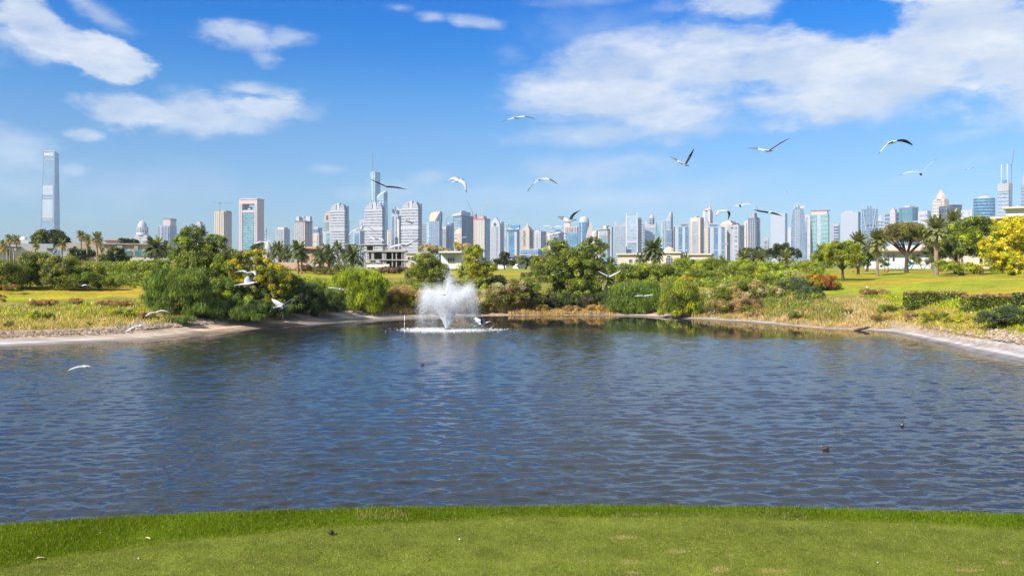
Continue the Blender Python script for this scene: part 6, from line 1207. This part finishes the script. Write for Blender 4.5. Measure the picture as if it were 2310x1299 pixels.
# ---------------------------------------------------------------- birds
GW_ = mat('gull_white', (.60, .60, .61), .7, var=.05, scale=4); GG_ = mat('gull_grey', (.36, .37, .40), .7, var=.1, scale=4); GK_ = mat('gull_dark', (.10, .10, .105), .6, var=.1, scale=4); GR_ = mat('gull_bill', (.25, .06, .04), .5)
def gull(label, body, head, tail, lw, lt, rw, rt, span=.98, name='gull', dark=0, dep=0.0, small=1.0, Ymul=1.0):
    """all points in photo pixels; depth follows from the wing span"""
    pl_ = lambda a, b: math.hypot(a[0]-b[0], a[1]-b[1])
    wl = pl_(body, lw)+pl_(lw, lt); wr = pl_(body, rw)+pl_(rw, rt); big = max(wl, wr, 14)
    Y = F*.50*small/big*.96*Ymul; k = Y/F
    c = W(body[0], body[1], Y); root = bpy.data.objects.new(name, None)
    def rel(p): return np.array([(p[0]-body[0])*k, 0., -(p[1]-body[1])*k])
    hv = rel(head)-rel(tail); bl = .36*small; l = np.linalg.norm(hv)
    if l > bl: bl = l*1.02
    hd = math.sqrt(max(bl*bl-l*l, 0))*(1 if dep >= 0 else -1); hv[1] = hd; ax = hv/np.linalg.norm(hv)
    hc = (rel(head)+rel(tail))*.5
    upv = np.array([0, 0, 1.]); side = unit(np.cross(ax, upv)); upv = np.cross(side, ax)
    WM = .14 if dep < 0 else .28
    mb = MB()
    # body and head in one sweep: tail fan to bill
    st = [(-.62, .010, .10, .0, 0), (-.50, .014, .085, .0, 0), (-.34, .032, .055, .0, 0), (-.12, .058, .062, -.008, 0), (.08, .066, .066, -.010, 0), (.24, .054, .052, .0, 0), (.33, .038, .036, .010, 0), (.39, .036, .034, .018, 0), (.45, .030, .028, .016, 0), (.48, .014, .014, .010, 3), (.545, .003, .004, .004, 3)]
    ring = []; n = 10; s_ = bl
    for (a, rv, rh, dz_, mi) in st:
        o_ = hc+ax*a*s_+upv*dz_*s_*1.4; ring.append([tuple(o_+side*math.cos(q)*rh*s_*1.0+upv*math.sin(q)*rv*s_*1.1) for q in np.linspace(0, 2*math.pi, n, endpoint=False)])
    vs = [v for r_ in ring for v in r_]; b0 = len(mb.v); mb.v += vs
    for j in range(len(st)-1):
        for i in range(n):
            mb.f.append([b0+j*n+i, b0+j*n+(i+1) % n, b0+(j+1)*n+(i+1) % n, b0+(j+1)*n+i]); mi = st[j+1][4]
            if st[j][0] == .33 and i in (0, 1, 5, 4): mi = 2
            mb.mi.append(mi); mb.sm.append(True)
    mb.f.append([b0+i for i in range(n-1, -1, -1)]); mb.mi.append(0); mb.sm.append(False)
    sgn = 1 if (ax[0]*ax[1]) >= 0 else -1
    for wrist, tip, sd in ((lw, lt, 1), (rw, rt, -1)):
        if wrist is None: continue
        root_p = hc+ax*.08*s_; w0 = rel(wrist); t0 = rel(tip)
        l1, l2 = .21*small, .31*small
        d1 = w0-root_p; d1[1] = 0; a1 = np.linalg.norm(d1); y1 = math.sqrt(max(l1*l1-a1*a1, 0))*.8
        d2 = t0-w0; a2 = np.linalg.norm(d2); y2 = math.sqrt(max(l2*l2-a2*a2, 0))*.8
        w0 = w0+np.array([0, sgn*sd*y1, 0]); t0 = t0+np.array([0, sgn*sd*(y1+y2), 0])
        ctrl = w0*1.25-(root_p+t0)*.125; 
        N = 9; rows = []
        for i in range(N+1):
            q = i/N; B_ = (1-q)**2*root_p+2*(1-q)*q*(w0+(w0-(root_p+t0)/2)*.55)+q*q*t0
            ch = s_*(.36*(1-q)**.7+.05 if q > .45 else .40-.14*q)*(.92 if q < 1 else .25)
            if q > .45: ch = s_*np.interp(q, [.45, .7, .9, 1], [.335, .25, .12, .02])
            tg = unit(t0*q+w0*(1-q)-root_p); cdir = unit(ax-tg*np.dot(ax, tg)+np.array([0, 0, .30])+1e-6); pz = np.array([-tg[2], 0, tg[0]]); pz = unit(pz+1e-6); pp = float(np.dot(cdir, pz)); cdir = unit(cdir+pz*(WM-abs(pp))*(1 if pp >= 0 else -1)) if abs(pp) < WM else cdir; nn = unit(np.cross(tg, cdir)); nn = nn if nn[2] > 0 else -nn
            le = B_+cdir*ch*.35; te = B_-cdir*ch*.65; th_ = .026*s_*(1-q*.75)
            rows.append([tuple(le), tuple(B_+nn*th_+cdir*ch*.1), tuple(te+nn*.003), tuple(te-nn*.002), tuple(B_-nn*th_*.4)])
        b0 = len(mb.v); mb.v += [v for r_ in rows for v in r_]
        for j in range(N):
            q = (j+.5)/N
            for i in range(5):
                mb.f.append([b0+j*5+i, b0+j*5+(i+1) % 5, b0+(j+1)*5+(i+1) % 5, b0+(j+1)*5+i])
                mi = 1
                if q > .86: mi = 2
                elif i == 0 and q > .35: mi = 0
                elif i in (3, 4): mi = 1 if q < .4 else (2 if q > .55 and i == 3 else 1)
                if dark: mi = 2 if q > .6 else 1  # underwing shadow put into the wing colour of these gulls
                mb.mi.append(mi); mb.sm.append(True)
        mb.f.append([b0+N*5+i for i in range(5)]); mb.mi.append(2); mb.sm.append(False)
    o = mb.build(name, [GW_, GG_, GK_, GR_], None, c); tag(o, label, 'gull'); return o
gull('gull highest in the sky, gliding with wings held level', (1165,266), (1172,263), (1158,268), (1149,267), (1130,272), (1181,263), (1207,271), dark=1)
gull('gull with wings arched down, tail pointing left, over the big cloud edge left', (1035,405), (1045,403), (1023,412), (1022,398), (1003,410), (1050,412), (1053,437))
gull('gull gliding with drooping wings below the highest one', (1220,404), (1227,403), (1211,407), (1208,408), (1190,432), (1237,402), (1258,418), dark=1)
gull('gull with raised wings and steep dark right wing', (1542,370), (1556,374), (1531,368), (1532,362), (1515,351), (1556,356), (1563,337), dark=1)
gull('gull banking with its right wing raised high, below the big cloud', (1733,338), (1747,339), (1720,342), (1713,335), (1692,331), (1756,326), (1777,314), dark=1)
gull('gull seen head-on with bowed wings, farthest right in the sky', (2013,321), (2014,322), (2012,319), (1993,328), (1971,352), (2038,314), (2067,326), dep=-1)
gull('gull with curved pale left wing and raised right wing above the pyramid roof', (2077,392), (2087,394), (2068,392), (2058,385), (2034,395), (2085,378), (2101,361))
gull('gull seen head-on with level dark wings before the spired tower', (873,421), (874,422), (872,420), (857,414), (838,406), (890,421), (915,426), dep=-1, dark=1)
gull('gull with black-tipped raised right wing above the big round tree', (1285,497), (1301,496), (1269,500), (1274,492), (1258,488), (1292,485), (1309,475), dark=1)
gull('gull with dark drooping wings just above the twin tops of the round tree', (1249,527), (1252,526), (1245,529), (1236,529), (1218,539), (1262,523), (1281,529), dark=1)
gull('small pale gull left above the dark drooping one', (1248,513), (1253,514), (1243,515), (1235,508), (1221,513), (1260,509), (1270,515))
gull('gull with wings pulled down like an M before the arch-crowned tower', (1628,477), (1618,476), (1640,476), (1617,478), (1609,489), (1645,476), (1645,495))
gull('gull with high arched wings right above the M-winged one', (1671,464), (1676,466), (1664,463), (1661,461), (1652,471), (1686,458), (1707,474))
gull('gull with flat outstretched wings over the pale slab tower', (1734,479), (1738,480), (1729,478), (1716,476), (1697,474), (1748,480), (1770,487), dark=1, dep=-1)
gull('pale gull with arched wings before the middle banded tower', (814,516), (808,518), (822,513), (798,517), (786,535), (832,511), (846,524))
gull('pale gull hunched over the roof of the concrete shell', (845,537), (856,540), (833,537), (836,534), (828,537), (858,536), (870,546))
gull('gull with one long dark wing over the concrete shell', (916,552), (925,551), (905,553), (882,554), (853,575), (934,545), (951,544), dark=1)
gull('small pale gull gliding right below the concrete shell', (925,588), (930,590), (917,587), (912,586), (901,586), (934,589), (943,598))
gull('small gull with dark raised wing before the right banded tower', (929,503), (926,505), (934,501), (922,501), (917,498), (941,493), (951,485), dark=1)
gull('gull with arched wings above another one, over the flowering tree', (557,615), (563,618), (549,613), (545,608), (521,618), (575,611), (582,624))
gull('gull seen from the side with wing raised, over the flowering tree', (560,637), (581,637), (536,643), (557,630), (553,622), (567,625), (577,616))
gull('gull with wings in a wide V over the dark shore shrubs', (640,687), (654,687), (621,693), (626,682), (608,673), (652,681), (669,671))
gull('gull with long drooping right wing before the lime bush', (765,652), (761,654), (773,650), (755,648), (742,649), (781,655), (795,670))
gull('gull gliding low over the left lawn', (187,642), (177,645), (198,642), (174,641), (163,640), (199,645), (213,654))
gull('gull with spread wings over the stones near the weeping shrub', (353,703), (345,706), (363,702), (343,704), (337,714), (368,698), (384,709))
gull('gull with wings arched deeply over the left apron', (315,734), (306,736), (326,733), (302,736), (287,752), (330,735), (340,756))
gull('gull flying low over the open water at the left', (190,826), (181,826), (201,825), (175,826), (160,835), (206,826), (217,844))
gull('gull taking off just right of the fountain', (1088,728), (1106,726), (1073,734), (1079,722), (1069,716), (1090,724), (1086,719))
gull('gull skimming the fountain foam with wings up', (1100,745), (1098,749), (1103,741), (1092,741), (1084,738), (1108,739), (1117,731), dark=1)
gull('small gull with nearly straight wings before the drooping bush', (1453,667), (1457,668), (1448,666), (1441,666), (1430,669), (1463,665), (1474,665))
gull('gull with wings in a V before the small shaded palm', (1373,623), (1376,625), (1369,622), (1362,617), (1350,611), (1386,618), (1403,608))
gull('tiny dark gull in front of the fountain spray', (1003,665), (1001,667), (1006,663), (998,664), (994,666), (1008,660), (1014,652), dark=1, small=.9)
gull('white gull with wings folded down above the far water jet', (597,547), (588,545), (606,549), (590,545), (583,552), (608,548), (611,570))
gull('tiny pale gull before the dark slate tower', (1047,535), (1050,535), (1044,536), (1043,535), (1040,537), (1050,535), (1053,536))
gull('tiny pale gull gliding above the small white house', (1152,585), (1148,586), (1157,585), (1148,585), (1144,586), (1157,584), (1163,588))
gull('tiny white gull before the white grid tower', (1638,550), (1634,551), (1643,550), (1633,549), (1628,550), (1643,549), (1647,551))
gull('gull high over the ring-crowned tower, a dark dot', (1770,435), (1771,435), (1769,435), (1769,434), (1767,436), (1772,434), (1773,435), dark=1); gull('gull high above the far right towers, a dark dot', (2187,381), (2188,381), (2186,381), (2185.5,380.5), (2184.5,382), (2188.5,380), (2190,381), dark=1)
# ducks
DB = mat('duck_brown', (.11, .06, .03), .7, var=.4, scale=20); DG = mat('duck_green', (.015, .05, .03), .4); DW = mat('duck_grey', (.25, .23, .20), .7, var=.2, scale=20); DO = mat('duck_bill', (.45, .30, .05), .5); DK = mat('duck_black', (.02, .02, .02), .6)
def duck(label, px, py, rz, male, sc=1.0):
    Y = F*H/(py-CY); x = (px-CX)/F*Y; root = empty('duck', (x, Y, 0), rz); tag(root, label, 'duck')
    mb = MB(); st = [(-.26, .012, .02, .10), (-.20, .04, .05, .075), (-.10, .075, .085, .05), (.02, .085, .095, .045), (.11, .065, .075, .055), (.16, .03, .04, .075)]; n = 12; rings = []
    for (a, rv, rh, z) in st: rings.append([(a*sc, math.cos(q)*rh*sc, (z+math.sin(q)*rv)*sc) for q in np.linspace(0, 6.283, n, endpoint=False)])
    for (a, r_, z) in ((.15, .035, .10), (.17, .03, .15), (.185, .036, .19), (.20, .038, .215), (.215, .025, .235)): pass
    vs = [v for r_ in rings for v in r_]; fs = [(j*n+i, (j+1)*n+i, (j+1)*n+(i+1) % n, j*n+(i+1) % n) for j in range(len(st)-1) for i in range(n)]+[tuple(range(n)), tuple(range(len(vs)-1, len(vs)-n-1, -1))]
    mb.add(vs, fs, 0, True); mb.tube([(.11*sc, 0, .07*sc), (.145*sc, 0, .13*sc), (.15*sc, 0, .18*sc)], [.05*sc, .032*sc, .034*sc], 10, 1)
    mb.lathe(.165*sc, 0, [(.012*sc, .155*sc), (.036*sc, .17*sc), (.042*sc, .20*sc), (.034*sc, .225*sc), (.008*sc, .242*sc)], 12, 1)
    mb.build('body', [DW if male else DB, DG if male else DB], root)
    MB().frustum((.19*sc, .262*sc, -.012*sc, .012*sc, .178*sc), (.19*sc, .255*sc, -.009*sc, .009*sc, .194*sc)).build('bill', DO, root)
    for s_ in (-1, 1): MB().add([(.08*sc, s_*.085*sc, .10*sc), (-.05*sc, s_*.10*sc, .11*sc), (-.22*sc, s_*.035*sc, .125*sc), (-.05*sc, s_*.085*sc, .05*sc), (-.05*sc, s_*.055*sc, .135*sc)], [(0, 1, 4), (1, 2, 4), (0, 3, 1), (1, 3, 2)]).build('wing', DK if male else DB, root)
    return root
duck('brown duck resting on the water, lower one at right', 1862, 1013, R(195), False, .6); duck('green-headed duck swimming away at right', 2035, 960, R(60), True, .65); duck('small dark duck in mid-pond below the fountain', 953, 823, R(120), False, .9)
# small things on lawns and banks
PW = mat('post_white', (.75, .75, .72), .6); LITTER = mat('dry_litter', (.5, .4, .25), .8, var=.3, scale=30)
def post(label, px, base, hpx, Y=None, m_=PW, r_=.06, name='marker_post', cap=True):
    p, Y = put(px, base, Y); h_ = hpx*Y/F; root = empty(name, p); tag(root, label, 'post')
    MB().lathe(0, 0, [(r_, -.1), (r_*.9, h_*.8)], 10).build('shaft', m_, root)
    if cap: MB().lathe(0, 0, [(r_*1.5, h_*.8), (r_*1.6, h_*.9), (r_*.6, h_)], 10).build('cap', m_, root)
post('white marker post on the left lawn beside the rust hedge', 69, 684, 9, r_=.08); post('white marker post by the red plants on the right bank', 1956, 657, 11, r_=.07); post('thin dark post before the clipped box hedge', 2095, 690, 20, m_=mat('post_grey', (.25, .22, .18), .8), r_=.035); 
Yp = F*H/(733-CY); root = empty('depth_pole', ((912.5-CX)/F*Yp, Yp, 0)); tag(root, 'thin white pole standing in shallow water left of the fountain', 'pole'); MB().lathe(0, 0, [(.03, -.3), (.03, .95), (.01, .98)], 8).build('shaft', PW, root); MB().lathe(0, 0, [(.034, .3), (.034, .42)], 8).build('band', mat('faded_red', (.4, .1, .08), .7), root)
# driftwood at the start of the right apron
p, Y_ = put(1945, None, 74.6); root = empty('driftwood', (p.x, p.y, .02)); tag(root, 'dark driftwood log lying at the water edge, left of the right apron', 'log'); MB().tube([(-.7, 0, .0), (-.2, .05, .12), (.35, 0, .2), (.8, .1, .3)], [.10, .14, .11, .05], 8).build('log', BARK, root); MB().tube([(0, 0, .12), (.2, -.1, .3), (.5, -.1, .36)], [.05, .04, .02], 6).build('branch', BARK, root)
# playground behind the right lawn
PT = mat('slide_teal', (.03, .22, .22), .4); PO = mat('frame_red', (.42, .16, .10), .5)
p, Y_ = put(2065, None, 160); root = empty('playground_climber', p); tag(root, 'playground climber with teal slide and red sloping bars below the acacia', 'climbing frame'); k = Y_/F
T_ = lambda a, b, d=0.: ((a-2065)*k, d, H-(b-CY)*k-p.z)
MB().add([T_(2040, 606, -.5), T_(2044, 606, -.5), T_(2062, 592, -.5), T_(2058, 591, -.5), T_(2040, 606, .4), T_(2044, 606, .4), T_(2062, 592, .4), T_(2058, 591, .4)], [(0,1,2,3), (4,7,6,5), (0,4,5,1), (1,5,6,2), (2,6,7,3), (3,7,4,0)]).build('slide', PT, root)
for a, b in (((2055, 606), (2068, 584)), ((2080, 606), (2068, 584)), ((2068, 584), (2092, 590)), ((2092, 590), (2100, 606)), ((2076, 598), (2096, 596)), ((2084, 606), (2097, 592))): MB().tube([T_(*a), T_(*b)], .09, 6).build('bar', PO if a[0] != 2084 else STEEL, root)
MB().box(T_(2062, 0)[0], T_(2078, 0)[0], -.8, .8, T_(0, 596)[2], T_(0, 595)[2]).build('platform', STEEL, root)
p, Y_ = put(2020, None, 162); root = empty('garden_railing', p); tag(root, 'row of short thin posts before the white villa wall', 'railing'); k = Y_/F
for a in range(-24, 26, 8): MB().tube([(a*k, 0, 0), (a*k, 0, 10*k)], .06, 6).build('railing_post', PT if a % 16 else STEEL, root)
MB().tube([(-24*k, 0, 8*k), (24*k, 0, 8*k)], .04, 6).build('rail', STEEL, root)
for a, lab in ((1924, 'red tee marker ball at the left end of the right lawn crest'), (2000, 'pink tee marker ball near the white villa wall')):
    p, Y_ = put(a, None, 150); o = MB().lathe(0, 0, [(.05, -.02), (.2, .08), (.24, .22), (.18, .38), (.02, .44)], 12).build('tee_marker', mat('marker_red', (.5, .08, .06), .5), None, p); tag(o, lab, 'tee marker')
# two lamps posts among the villas
for a, Y_, top, lab in ((2105, 150, 560, 'green lamp post beside the tallest date palm'), (1041, 190, 500, 'thin lamp post behind the trees right of the fountain')):
    if a == 1041: continue
    p, Y_ = put(a, None, Y_); k = Y_/F; h_ = H-(top-CY)*k-p.z; root = empty('lamp_post', p); tag(root, lab, 'lamp post'); MB().lathe(0, 0, [(.09, -.1), (.06, h_*.9)], 8).build('pole', PT, root); MB().lathe(0, 0, [(.05, h_*.9), (.22, h_*.94), (.24, h_), (.05, h_+.12)], 10).build('lantern', PW, root)
# bits of litter and fallen leaves on the tee
def lawnp(px, py): Y = F*2.4/(py-CY); return Vector(((px-CX)/F*Y, Y, 3.6))
def leafbit(label, px, py, s_, m_, name='fallen_leaf', cat='leaf'):
    p = lawnp(px, py); a = random.uniform(0, 6); mb = MB(); c, q = math.cos(a), math.sin(a)
    pts = [(-1, 0, .1), (-.3, .42, .5), (.5, .3, .35), (1, 0, .15), (.4, -.35, .5), (-.4, -.38, .3), (0, 0, .2)]; vs = [((x_*c-y_*q)*s_, (x_*q+y_*c)*s_, .012+z_*s_*.9) for x_, y_, z_ in pts]
    mb.add(vs+[(v[0], v[1], v[2]-.003) for v in vs], [(0,1,6),(1,2,6),(2,3,6),(3,4,6),(4,5,6),(5,0,6),(8,7,13),(9,8,13),(10,9,13),(11,10,13),(12,11,13),(7,12,13)]); tag(mb.build(name, m_, None, p), label, cat)
leafbit('curled tan leaf lying in the dark rough at the lower left', 90, 1263, .035, LITTER); leafbit('broad tan leaf lying flat on the rough at the left', 333, 1218, .035, LITTER); leafbit('white feather on the mown grass left of centre', 1036, 1219, .015, PW, 'feather', 'feather'); leafbit('pale chip on the mown grass near the left rough', 312, 1262, .014, PW, 'feather', 'feather'); leafbit('tiny pale leaf on the mown grass at the right bottom', 1980, 1271, .012, PW); leafbit('pale straw leaf in the rough, upper left', 228, 1205, .025, LITTER)
p = lawnp(747, 1207); o = MB().lathe(0, 0, [(.008, 0), (.022, .008), (.026, .022), (.016, .036), (.003, .04)], 10).build('pine_cone', DK, None, p+Vector((0, 0, .01))); tag(o, 'small black cone lying on the mown grass', 'cone')

# ---------------------------------------------------------------- air
m, gg, o = newmat('haze'); pv = gg.n.new('ShaderNodeVolumePrincipled'); pv.inputs['Color'].default_value = (.60, .79, 1.0, 1); pv.inputs['Density'].default_value = HAZE_D; pv.inputs['Anisotropy'].default_value = 0.0
gg.l.new(pv.outputs[0], o.inputs['Volume'])
if HAZE_D > 0: tag(MB().box(-6000, 6000, -60, 4200, -3.5, 372).build('haze', m), kind='stuff')
